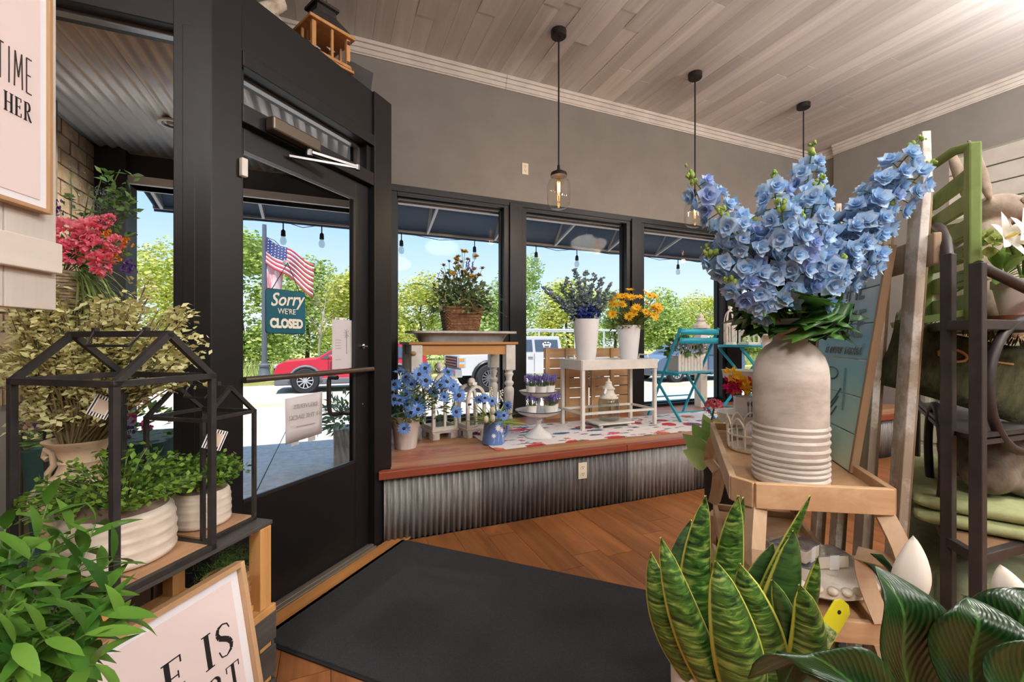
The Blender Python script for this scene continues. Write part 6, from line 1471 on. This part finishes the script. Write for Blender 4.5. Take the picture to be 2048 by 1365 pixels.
# black baker's rack -------------------------------------------------------------
brm = mat('rack_bronze', (62, 56, 54), (48, 43, 42), rough=.5, metal=.2, scale=14)
P1, P2, P3, P4 = Vector((1.807, .816, 0)), Vector((1.312, .536, 0)), Vector((1.262, .468, 0)), Vector((1.63, .445, 0)); P5 = Vector((2.12, .78, 0)); Z = Vector((0, 0, 1))
rk_ = thing('bakers_rack', 'dark bronze metal rack with curved arms on the right', 'rack', (0, 0, 0))
for p, hgt, wd in ((P1, 1.25, .012), (P2, 1.40, .022), (P3, 1.365, .022), (P4, 1.25, .02), (P5, 1.25, .014)): part('post', MB().bar(p, p+Z*hgt, wd), brm, rk_, bevel=.002)
part('arm', MB().tube([P2+Z*1.39, P2+(P1-P2)*.06+Z*1.44, P2+(P1-P2)*.16+Z*1.475, P2+(P1-P2)*.3+Z*1.50], .011, 8), brm, rk_, smooth=50); part('arm', MB().tube([P3+Z*1.36, P3+(P4-P3)*.3+Z*1.335, P3+(P4-P3)*.7+Z*1.30, P4+Z*1.25], .011, 8), brm, rk_, smooth=50)
for z in (1.235, .74):
    for a, b_ in ((P1, P2), (P2, P3), (P3, P4), (P4, P5), (P5, P1)): part('rail', MB().bar(a+Z*z, b_+Z*z, .018, .022), brm, rk_, bevel=.002)
    part('shelf_plate', MB().prism([(p.x, p.y) for p in inset([P3, P4, P5, P1, P2], .01)], z-.004, z+.008), wood('rack_board', (150, 118, 88), (112, 84, 60), axis=0) if z < 1 else brm, rk_)
for a, b_, zc, r in ((P3, P4, 1.10, .15), (P2, P1, .9, .13)):
    d = (b_-a).normalized(); part('ring', MB().tube([a+d*(.19+r*cos(t))+Z*(zc+r*sin(t)) for t in [i*2*pi/28 for i in range(28)]], .010, 7, closed=True), brm, rk_, smooth=60)
for z in (.985, 1.0): part('cross_rail', MB().bar(P3+Z*z, P4+Z*z, .01), brm, rk_); part('cross_rail', MB().bar(P2+Z*z, P1+Z*z, .01), brm, rk_)
part('pillow_rest', MB().prism([(p.x, p.y) for p in inset([P3, P4, P5, P1, P2], .012)], .985, .995), brm, rk_)
# on the rack: pillow, fur bunny, blanket, cloth
def cushion(lab, name, loc, rot, a, b_, c, m, cat='pillow'):
    t = thing(name, lab, cat, loc); t.rotation_euler = rot
    def fn(s_):
        def g(u, v):
            x, y = 2*u-1, 2*v-1; w = ((1-x**4)*(1-y**4))**.5; return (a*x*(1-.06*(1-y*y)), b_*y*(1-.06*(1-x*x)), s_*c*w)
        return g
    q = MB().grid(fn(1), 16, 16); q2_ = MB().grid(fn(-1), 16, 16); q2_.f = [tuple(reversed(f)) for f in q2_.f]; q.add(q2_); part('cushion_body', q, m, t, smooth=180); return t
olive = mat('knit_olive', (88, 88, 60), (66, 66, 44), rough=.95, scale=90, bump=.6, stretch=(1, .3, 1))
pc = Vector((1.55, .62, 1.125)); pi_ = cushion('olive green knit pillow with fringe on the dark rack', 'fringed_pillow', pc, (0, 0, 0), .155, .10, .045, olive); nz_ = Vector((-.80, -.55, .28)).normalized(); xz_ = Vector((0, 0, 1)).cross(nz_).normalized(); pi_.rotation_euler = (Matrix((xz_, nz_.cross(xz_), nz_)).transposed() @ rotm(0, 0, -.32)).to_euler()
fmx = leafm('fringe_olive', (92, 98, 66), (128, 132, 92)); b = MB()
for sy in (1,):
    for i in range(110): x = U(-.17, .17); b.add(leaf(U(.03, .045), .005, .1, .4, 2), TRS((x*.9, sy*.095, U(-.01, .01)), dirmat(Vector((U(-.3, .3), sy, U(-.5, .5))))))
for i in range(70): y = U(-.11, .11); b.add(leaf(U(.03, .045), .005, .1, .4, 2), TRS((.15, y*.85, U(-.01, .01)), dirmat(Vector((1, U(-.3, .3), U(-.5, .5))))))
part('fringe', b, fmx, pi_, stuff=True); part('cord_loop', MB().tube([(-.02+.028*cos(a), .02+.016*sin(a), .049) for a in [i*pi/6 for i in range(12)]], .0035, 6, closed=True).tube([(.008, .02, .05), (.09, .035, .043)], .003, 5), mat('cord_tan', (206, 160, 110), rough=.8), pi_)
bl_ = thing('folded_blanket', 'folded sage green blanket on the lower rack shelf', 'blanket', (1.66, .64, .749), math.atan2(.28, .495)); blm = mat('blanket_sage', (164, 170, 124), (150, 156, 110), rough=.95, scale=40, bump=.2)
for k, (w_, z) in enumerate(((.30, .0), (.29, .034))): part('fold', loft(MB(), [[(x, y, z+zz) for x, y in rrect(w_+ins, .13+ins, .03)] for ins, zz in ((-.015, .001), (0, .008), (.004, .017), (0, .027), (-.015, .033))], True, True), blm, bl_, smooth=60)
fur = mat('fur_grey', (136, 122, 108), (92, 82, 72), rough=1, scale=22, bump=.5, stretch=(1, 1, .5)); fz = thing('fur_bunny', 'round grey fur bunny resting on the sage blanket', 'plush toy', (1.63, .585, .822), rad(20))
q = MB().ell((0, 0, .082), (.15, .10, .09), 20, 14).ell((-.14, 0, .05), (.06, .055, .05)).ell((.08, -.05, .03), (.07, .05, .035)).ell((-.08, -.06, .02), (.05, .04, .025)); o = part('body', q, fur, fz, smooth=180); remesh(o, .008, 8)
gc = thing('draped_cloth', 'sage green cloth draped over a box below the rack shelf', 'cloth', (1.62, .62, 0), math.atan2(.28, .495)); clm = mat('cloth_sage', (126, 132, 104), (110, 116, 90), rough=.95, scale=30, bump=.2); n = 60
def ring(hx, hy, z, am): return [((x+am*sin(i*1.7)*cos(i)), y+am*sin(i*2.3), z) for i, (x, y) in enumerate(rrect(hx, hy, .04, 14))]
part('drape', loft(MB(), [ring(.27, .10, .66, 0), ring(.285, .115, .645, .002), ring(.295, .125, .5, .006), ring(.305, .135, .25, .012), ring(.315, .14, .0, .016)][::-1], False, True), clm, gc, smooth=180)
# green slatted chair piece, rabbit, lilies on the top shelf
gp = mat('green_paint', (128, 150, 82), (112, 134, 70), rough=.6, scale=10, bump=.1); gA, gB = Vector((1.485, .56, 0)), Vector((1.745, .765, 0)); gd = (gB-gA).normalized()
gs = thing('green_slat_rack', 'moss green wooden slatted rack standing on the dark shelf', 'slat rack', gA+Z*1.244, math.atan2(gd.y, gd.x)); GW = (gB-gA).length
part('upright', MB().bb((-.018, -.012, 0), (.018, .012, .45)), gp, gs, bevel=.004); part('upright', MB().bb((GW-.018, -.012, 0), (GW+.018, .012, .40)), gp, gs, bevel=.004)
for k in range(6): part('slat', MB().bb((.012, -.020, .035+.066*k), (GW-.012, -.008, .035+.066*k+.046)), gp, gs, bevel=.003)
part('top_curve', MB().tube([(0, 0, .445), (GW*.15, .02, .455), (GW*.5, .05, .445), (GW*.85, .03, .41), (GW, 0, .395)], .012, 8), gp, gs, smooth=50)
for k in range(3): part('foot_rail', MB().bar((.02+.08*k, .0, .03), (.06+.08*k, .11, .004), .016), gp, gs)
stn = mat('cast_stone', (166, 152, 136), (132, 118, 104), rough=.95, scale=18, bump=.4); rb = thing('stone_rabbit', 'cast stone rabbit statue sitting on the top rack shelf', 'statue', (1.955, .715, 1.244), math.atan2(-.386, .9226)+.0)
q = MB().ell((0, 0, .15), (.10, .085, .15), 18, 14).ell((.03, 0, .28), (.065, .055, .075)).ell((.06, 0, .385), (.078, .05, .05), 18, 12).ell((.125, 0, .372), (.04, .034, .032)).ell((.05, 0, .04), (.1, .08, .04)).ell((-.09, 0, .07), (.03, .03, .03))
for s2_ in (-1, 1): q.ell((-.04, s2_*.03, .50), (.022, .012, .11), 12, 10, rotm(0, -.35, 0)); q.ell((.07, s2_*.035, .05), (.03, .025, .09)); q.ell((.0, s2_*.06, .09), (.07, .04, .075))
o = part('body', q, stn, rb, smooth=180); remesh(o, .007, 5)
for s2_ in (-1, 1): part('eye', MB().tube([(.085+.012*cos(a), s2_*.049, .40+.009*sin(a)) for a in [i*pi/5 for i in range(10)]], .0025, 5, closed=True).ell((.085, s2_*.047, .40), (.007, .004, .006), 8, 6), stn, rb, smooth=60)
lp2 = thing('lily_pot', 'pale pink pot on a terracotta saucer on the top rack shelf', 'pot', (1.56, .497, 1.244)); part('saucer', MB().lathe([(0, 0), (.06, 0), (.066, .018), (.058, .018), (0, .008)], 28, cap=False), MATS['terracotta'] if 'terracotta' in MATS else mat('terracotta', (176, 110, 78), (150, 90, 62), rough=.85, scale=12), lp2, smooth=40); part('pot', MB().lathe([(0, .009), (.038, .009), (.052, .085), (.056, .087), (.056, .105), (.05, .105), (.046, .085), (0, .085)], 28, cap=False), mat('pot_blush', (222, 208, 204), rough=.6), lp2, smooth=40)
wl2 = thing('white_lilies', 'white lilies with green leaves above the pink pot', 'flowers', (1.56, .497, 1.335)); o0 = Vector(wl2.location); q = MB()
for i in range(6): q.add(leaf(.062, .026, .15, .25, 4, .8, .3), TRS((0, 0, 0), rotm(0, 0, i*pi/3) @ rotm(.55, 0, 0)))
lym = q.mesh('flower', leafm('lily_white', (236, 232, 222), (246, 244, 238)), 180); lyc = MB().ell((0, 0, .012), (.004, .004, .014), 6, 5).mesh('flower_center', mat('lily_throat', (214, 196, 96), rough=.8)); s_ = MB(); lf = MB()
for px, py in ((2008, 478), (2046, 470)): p = from_view(px, py, 1.02)-o0; flower_obj(wl2, lym, lyc, p, VIEW+Vector((.2, 0, .2)), 1.0); s_.tube(bez((0, 0, 0), p, (0, 0, .02), 5), .003, 5)
for i in range(40): d = rdir(-.1, 1); lf.add(leaf(U(.05, .09), .024, .15, .3, 4), TRS(Vector((-.02, .03, .02))+d*U(.01, .04), dirmat(d)))
part('foliage', lf, leafm('lily_leaf', (84, 124, 58), (140, 168, 92)), wl2, stuff=True); part('stems', s_, stem_m, wl2, stuff=True)
part('hydrangea_head', (lambda q: [q.add(flo, TRS(from_view(1985, 500, 1.1)-o0+d*.04, d.to_track_quat('Z', 'Y').to_matrix(), .8)) for d in [rdir(-.3, 1) for _ in range(40)]] and q)(MB()), leafm('hydrangea_lime', (168, 184, 110), (206, 212, 150)), wl2)

# sage hutch against the side
sage = mat('sage_paint', (168, 172, 152), (156, 160, 140), rough=.6, scale=5); hu = thing('sage_hutch', 'tall sage painted hutch with open shelves behind the rack', 'cabinet', (0, 0, 0)); HX, HY0, HY1 = 3.78, .2, 1.72
part('base_cabinet', MB().bb((HX, HY0, 0), (HX+.5, HY1, .72)), sage, hu, bevel=.006); part('counter', MB().bb((HX-.02, HY0-.01, .72), (HX+.5, HY1+.01, .75)), sage, hu, bevel=.004); part('back', MB().bb((HX+.46, HY0, .75), (HX+.5, HY1, 2.05)), sage, hu)
for y in (HY0, HY1-.03): part('side', MB().bb((HX+.12, y, .75), (HX+.46, y+.03, 2.05)), sage, hu, bevel=.003)
for z in (.90, 1.20, 1.60, 2.02): part('shelf', MB().bb((HX+.1, HY0+.03, z-.03), (HX+.46, HY1-.03, z)), sage, hu, bevel=.003)
for k in range(3):
    y = HY0+.02+.5*k; d_ = part('door', MB().bb((HX-.015, y, .06), (HX, y+.47, .48)), sage, hu, bevel=.004); part('panel', MB().bb((HX-.02, y+.06, .12), (HX-.014, y+.41, .42)), sage, d_, bevel=.002)
    d_ = part('drawer', MB().bb((HX-.015, y, .51), (HX, y+.47, .69)), sage, hu, bevel=.004); part('knob', MB().ell((HX-.028, y+.235, .60), (.014, .018, .012), 10, 8), MATS['chrome'], d_, smooth=180)
for k in range(4): part('shiplap_board', MB().bb((HX+.44, HY0, 2.06+.12*k), (HX+.46, HY1, 2.17+.12*k)), white_paint, hu, bevel=.002)
part('shiplap_back', MB().bb((HX+.46, HY0, 2.05), (HX+.5, HY1, 2.55)), sage, hu)
wbk = thing('shelf_basket', 'pale wicker basket on the hutch shelf', 'basket', (HX+.26, 1.42, 1.201), pi/2); part('weave', wicker(MB(), .16, .19, .10, .12, .12, 10, .008), mat('pale_wicker', (206, 178, 140), (168, 138, 102), rough=.85, scale=50, bump=.3), wbk, smooth=60); part('liner', loft(MB(), [[(x, y, .004) for x, y in rrect(.15, .09, .03)], [(x, y, .112) for x, y in rrect(.18, .11, .035)]], True, True), MATS['basket_inner'], wbk)
blk = thing('cross_block', 'small boxed block print with a dark cross on the hutch shelf', 'ornament', (HX+.2, 1.135, 1.201), -pi/2); part('box', MB().box((0, 0, .06), (.12, .03, .12)), wood('block_wood', (150, 110, 76), (116, 80, 54)), blk); part('face', MB().box((0, -.017, .06), (.1, .004, .1)), paper, blk); part('cross', MB().box((0, -.02, .06), (.012, .003, .06)).box((0, -.0205, .072), (.04, .003, .012)), mat('cross_brown', (92, 62, 50), rough=.8), blk)
z0 = .901
for lab, y, z, bd, hmz in (('white mug with black handle on top of the stacked hutch mugs', 1.305, z0+.092, mw, mdark), ('white mug with red floral print on the hutch shelf', 1.345, z0, mw, mw), ('white mug with dark floral print on the hutch shelf', 1.25, z0, mw, mw)):
    m_ = mug(lab, (HX+.2, y, z), -pi/2 if hmz is mdark else .6, bd, None, .042, .09, hmz)
    if hmz is mdark: [text(s0, .03, mat('print_grey', (120, 120, 124), rough=.8), m_, (0, -.0435, zz), (pi/2, 0, 0), 'lettering', .0005, 0, 0, .9) for s0, zz in (('not', .062), ('fuel', .032))]
    else: part('floral_print', MB().ell((-.036*cos(.6), .036*sin(.6), .045), (.008, .022, .024), 10, 8, rotm(0, 0, -.6)), mat('print_berry', (140, 36, 66), (70, 30, 50), rough=.6, scale=60), m_, smooth=180)
for lab, y, c in (('red and white patterned tin on the hutch shelf', 1.47, (196, 60, 76)), ('pale blue card on the hutch shelf', 1.10, (150, 186, 214))): t = tag(part('gift_box', MB().bb((HX+.17, y-.05, z0), (HX+.22, y+.05, z0+.13)), mat('gift_%d' % c[0], c, (232, 226, 222), rough=.6, scale=30, lo=.5, hi=.6), None, bevel=.003), lab, 'box')
rp2 = thing('raffia_pot', 'raffia wrapped pot beside the hutch mugs', 'pot', (HX+.2, 1.165, z0)); part('pot', MB().lathe([(0, 0), (.035, 0), (.05, .1), (.045, .1), (.03, .01), (0, .01)], 20, cap=False), MATS['pale_wicker'], rp2, smooth=40)

# snake plant ---------------------------------------------------------------------
def uv_grid(fn, nu, nv, m, name):
    b = MB().grid(fn, nu, nv); me = b.mesh(name, m, 180); uv = me.uv_layers.new(name='UVMap')
    for lp in me.loops:
        i = lp.vertex_index; uv.data[lp.index].uv = ((i//(nv+1))/nu, (i % (nv+1))/nv)
    return me
def snake_mat():
    m, t, b = base('snake_leaf'); b.inputs['Roughness'].default_value = .38; c = N(t, 'UVMap'); mp = N(t, 'Mapping'); mp.inputs['Scale'].default_value = (.5, 13, 1); oi = N(t, 'ObjectInfo'); cb = N(t, 'CombineXYZ'); mu = N(t, 'Math', operation='MULTIPLY'); mu.inputs[1].default_value = 31; t.links.new(oi.outputs['Random'], mu.inputs[0]); t.links.new(mu.outputs[0], cb.inputs[1]); t.links.new(cb.outputs[0], mp.inputs['Location'])
    t.links.new(c.outputs[0], mp.inputs[0]); nz = N(t, 'TexNoise', Detail=6, Roughness=.6, Distortion=.7); nz.inputs['Scale'].default_value = 2.6; t.links.new(mp.outputs[0], nz.inputs['Vector'])
    col = ramp(t, nz.outputs[0], [(.38, lin((18, 42, 16))), (.52, lin((60, 100, 34))), (.74, lin((164, 178, 92)))])
    drk = ramp(t, nz.outputs[0], [(.3, lin((22, 44, 24))), (.62, lin((62, 98, 44)))]); gt = N(t, 'Math', operation='GREATER_THAN'); gt.inputs[1].default_value = .55; t.links.new(oi.outputs['Random'], gt.inputs[0]); col = mixc(t, gt.outputs[0], col, drk)
    sp_ = N(t, 'SeparateXYZ'); t.links.new(c.outputs[0], sp_.inputs[0]); sb = N(t, 'Math', operation='SUBTRACT'); sb.inputs[1].default_value = .5; ab = N(t, 'Math', operation='ABSOLUTE'); t.links.new(sp_.outputs[0], sb.inputs[0]); t.links.new(sb.outputs[0], ab.inputs[0])
    e_ = ramp(t, ab.outputs[0], [(.44, (0, 0, 0, 1)), (.465, (1, 1, 1, 1))]); t.links.new(mixc(t, e_, col, lin((196, 196, 84))), b.inputs['Base Color']); return m
snm = snake_mat(); sn = thing('snake_plant', 'variegated snake plant with banded green leaves in the foreground', 'plant', (.665, .555, .60)); o0 = Vector(sn.location)
# tip pixel, depth, widest width, base offset
for k, (px, py, d, wd, bx_, by_, lean) in enumerate(((1302, 1105, .74, .055, -.06, .0, -.2), (1322, 1075, .70, .06, -.05, -.03, .1), (1412, 992, .80, .062, -.03, .04, 0), (1432, 1122, .66, .085, -.03, -.05, .1), (1477, 992, .78, .058, 0, .03, -.2), (1488, 995, .84, .05, .02, .05, .2), (1480, 1128, .68, .075, .01, -.04, -.3), (1588, 1062, .74, .085, .03, .0, .2), (1547, 1088, .86, .06, .04, .05, -.2), (1622, 992, .82, .045, .05, .05, .4), (1636, 1115, .72, .06, .06, .0, .5), (1545, 1160, .68, .06, .05, -.03, .3), (1382, 1040, .86, .05, -.05, .06, -.4), (1600, 1170, .66, .08, .05, -.04, .25))):
    tip = from_view(px, py, d)-o0; b0 = Vector((bx_*1.1, by_, -.02)); ax = tip-b0; side = Vector((CA, -SA, 0)); side = (Matrix.Rotation(lean, 3, 'Z') @ side); nrm = ax.cross(side).normalized(); out = Vector((b0.x, b0.y, 0))
    def fn(u, v):
        w_ = wd*(sin(pi*(.14+.86*v)*.98)**.75 if v < .999 else .0)*(1 if v < .93 else (1-v)/.07); c = b0.lerp(tip, v)+out*(.35*sin(pi*v)); x = 2*u-1
        return c+side*(x*w_*.5)-nrm*(.32*w_*(1-x*x))
    o = link('leaf', uv_grid(fn, 6, 18, snm, 'leaf'), sn); o.modifiers.new('thickness', 'SOLIDIFY').thickness = .003
sp2 = thing('snake_plant_pot', 'white cylinder pot of the snake plant', 'pot', (.665, .555, .40)); part('pot', MB().lathe([(0, 0), (.10, 0), (.108, .01), (.113, .24), (.105, .24), (.10, .02), (0, .02)], 40, cap=False), mat('pot_matte_white', (226, 220, 212), rough=.5), sp2, smooth=40); part('soil', MB().lathe([(0, .205), (.104, .205)], 24, cap=False), mat('potting_soil', (44, 34, 28), rough=1), sp2)
def stool(lab, loc, r, h):
    t = thing('plant_stool', lab, 'stool', loc); part('seat', MB().lathe([(0, h-.025), (r, h-.025), (r, h), (0, h)], 28, cap=False), shw, t)
    for k in range(3): a = k*2.094+.4; part('leg', MB().bar((r*.7*cos(a), r*.7*sin(a), h-.02), (r*.9*cos(a), r*.9*sin(a), 0), .025), shw2, t)
stool('small stool under the snake plant pot', (.665, .555, 0), .12, .399)
pt = thing('plant_tag', 'yellow plant care tag stuck in the snake plant pot', 'tag', from_view(1600, 1330, .68)); A, B = Vector((0, 0, -.02)), from_view(1690, 1205, .70)-Vector(pt.location); ax = (B-A).normalized(); sd = ax.cross(Vector((.3, .95, .0))).normalized(); nn = sd.cross(ax); M_ = Matrix((sd, ax, nn)).transposed().to_4x4(); M_.translation = A; L = (B-A).length
part('stake', MB().prism([(-.006, 0), (.006, 0), (.006, L*.35), (-.006, L*.35)], -.0006, .0006, M_), mat('tag_grey', (190, 190, 180), rough=.6), pt)
part('card', MB().prism([(-.018, L*.3), (.018, L*.3), (.018, L*.93), (.008, L), (-.008, L), (-.018, L*.93)], -.0006, .0006, M_), mat('tag_yellow', (222, 214, 40), rough=.5), pt); part('photo_panel', MB().prism([(-.0165, L*.35), (.0165, L*.35), (.0165, L*.66), (-.0165, L*.66)], -.0012, .0012, M_), mat('tag_photo', (60, 96, 44), (190, 206, 140), rough=.5, scale=140), pt); part('hole', MB().lathe([(0, -.0009), (.0035, -.0009), (.0035, .0009), (0, .0009)], 12, cap=False), ink, pt, loc=tuple(M_ @ Vector((0, L*.86, 0))), rot=M_.to_3x3())
# peace lily -------------------------------------------------------------------------
def lily_mat():
    m, t, b = base('peace_lily_leaf'); b.inputs['Roughness'].default_value = .3; c = N(t, 'UVMap'); sp_ = N(t, 'SeparateXYZ'); t.links.new(c.outputs[0], sp_.inputs[0]); sb = N(t, 'Math', operation='SUBTRACT'); sb.inputs[1].default_value = .5; ab = N(t, 'Math', operation='ABSOLUTE'); t.links.new(sp_.outputs[0], sb.inputs[0]); t.links.new(sb.outputs[0], ab.inputs[0])
    a1 = N(t, 'Math', operation='MULTIPLY_ADD'); t.links.new(ab.outputs[0], a1.inputs[0]); a1.inputs[1].default_value = -1.1; t.links.new(sp_.outputs[1], a1.inputs[2]); mu = N(t, 'Math', operation='MULTIPLY'); mu.inputs[1].default_value = 90; t.links.new(a1.outputs[0], mu.inputs[0]); si = N(t, 'Math', operation='SINE'); t.links.new(mu.outputs[0], si.inputs[0])
    col = mixc(t, ramp(t, si.outputs[0], [(0, (0, 0, 0, 1)), (1, (1, 1, 1, 1))]), lin((16, 46, 16)), lin((28, 66, 24))); rib = ramp(t, ab.outputs[0], [(.012, (1, 1, 1, 1)), (.03, (0, 0, 0, 1))]); t.links.new(mixc(t, rib, col, lin((60, 104, 44))), b.inputs['Base Color']); bumpit(t, b, si.outputs[0], .12, .003); return m
plm = lily_mat(); pl_ = thing('peace_lily', 'peace lily with large glossy dark leaves in the right foreground', 'plant', (.79, .30, .60)); o0 = Vector(pl_.location); s_ = MB()
for k, (bx_, by_, px, py, d, wd, roll) in enumerate(((1860, 1480, 1745, 1130, .60, .12, .3), (1960, 1450, 1935, 1195, .56, .10, -.3), (1830, 1430, 1760, 1110, .72, .07, .8), (1800, 1420, 1500, 1345, .52, .08, .1), (2020, 1420, 2060, 1180, .58, .10, -.8), (1900, 1440, 1905, 1260, .70, .06, .2), (1700, 1400, 1560, 1370, .55, .06, -.2), (2050, 1460, 2090, 1280, .50, .10, -.2))):
    a_, t_ = from_view(bx_, by_, d-.03)-o0, from_view(px, py, d)-o0; ax = t_-a_; side = Matrix.Rotation(roll, 3, 'Z') @ Vector((CA, -SA, 0)); nrm = ax.cross(side).normalized()
    def fn(u, v):
        w_ = wd*(sin(pi*v**.8)**.7 if 0 < v < 1 else .0); x = 2*u-1; c = a_.lerp(t_, v)+Vector((0, 0, .03*sin(pi*v))); return c+side*(x*w_*.5)+nrm*(-.18*w_*abs(x)+.012*sin(v*7+x))
    o = link('leaf', uv_grid(fn, 8, 18, plm, 'leaf'), pl_); o.modifiers.new('thickness', 'SOLIDIFY').thickness = .0015; s_.tube(bez((0, 0, 0), a_, (0, 0, .01), 4), .004, 6)
part('stems', s_, stem_m, pl_, stuff=True); spm = leafm('spathe_white', (238, 230, 218), (246, 240, 230), trans=.3)
for bx_, by_, px, py, d, wd in ((1818, 1215, 1826, 1072, .66, .062), (2040, 1235, 2000, 1130, .60, .055)):
    a_, t_ = from_view(bx_, by_, d)-o0, from_view(px, py, d)-o0; side = Vector((CA, -SA, 0)); nrm = (t_-a_).cross(side).normalized()
    def fn(u, v):
        w_ = wd*(sin(pi*v**.75)**.8 if 0 < v < 1 else 0); x = 2*u-1; return a_.lerp(t_, v)+side*(x*w_*.5)-nrm*(.35*w_*(1-x*x))
    o = link('spathe', uv_grid(fn, 8, 14, spm, 'spathe'), pl_); o.modifiers.new('thickness', 'SOLIDIFY').thickness = .001
    part('spadix', MB().tube([a_+(t_-a_)*.15+nrm*.01, a_+(t_-a_)*.55+nrm*.006], [.006, .004], 8), mat('spadix_cream', (206, 196, 140), (180, 168, 110), rough=.9, scale=120, bump=.5), pl_, smooth=60); part('flower_stem', MB().tube([(0, 0, 0), a_*.6+Vector((0, 0, .01)), a_], .003, 6), stem_m, pl_)
plp = thing('peace_lily_pot', 'dark pot of the peace lily', 'pot', (.79, .30, .36)); part('pot', MB().lathe([(0, 0), (.08, 0), (.10, .24), (.093, .24), (.075, .02), (0, .02)], 32, cap=False), MATS['pot_dark'], plp, smooth=40); part('soil', MB().lathe([(0, .22), (.092, .22)], 24, cap=False), MATS['potting_soil'], plp)
stool('small stool under the peace lily pot', (.79, .30, 0), .115, .359)
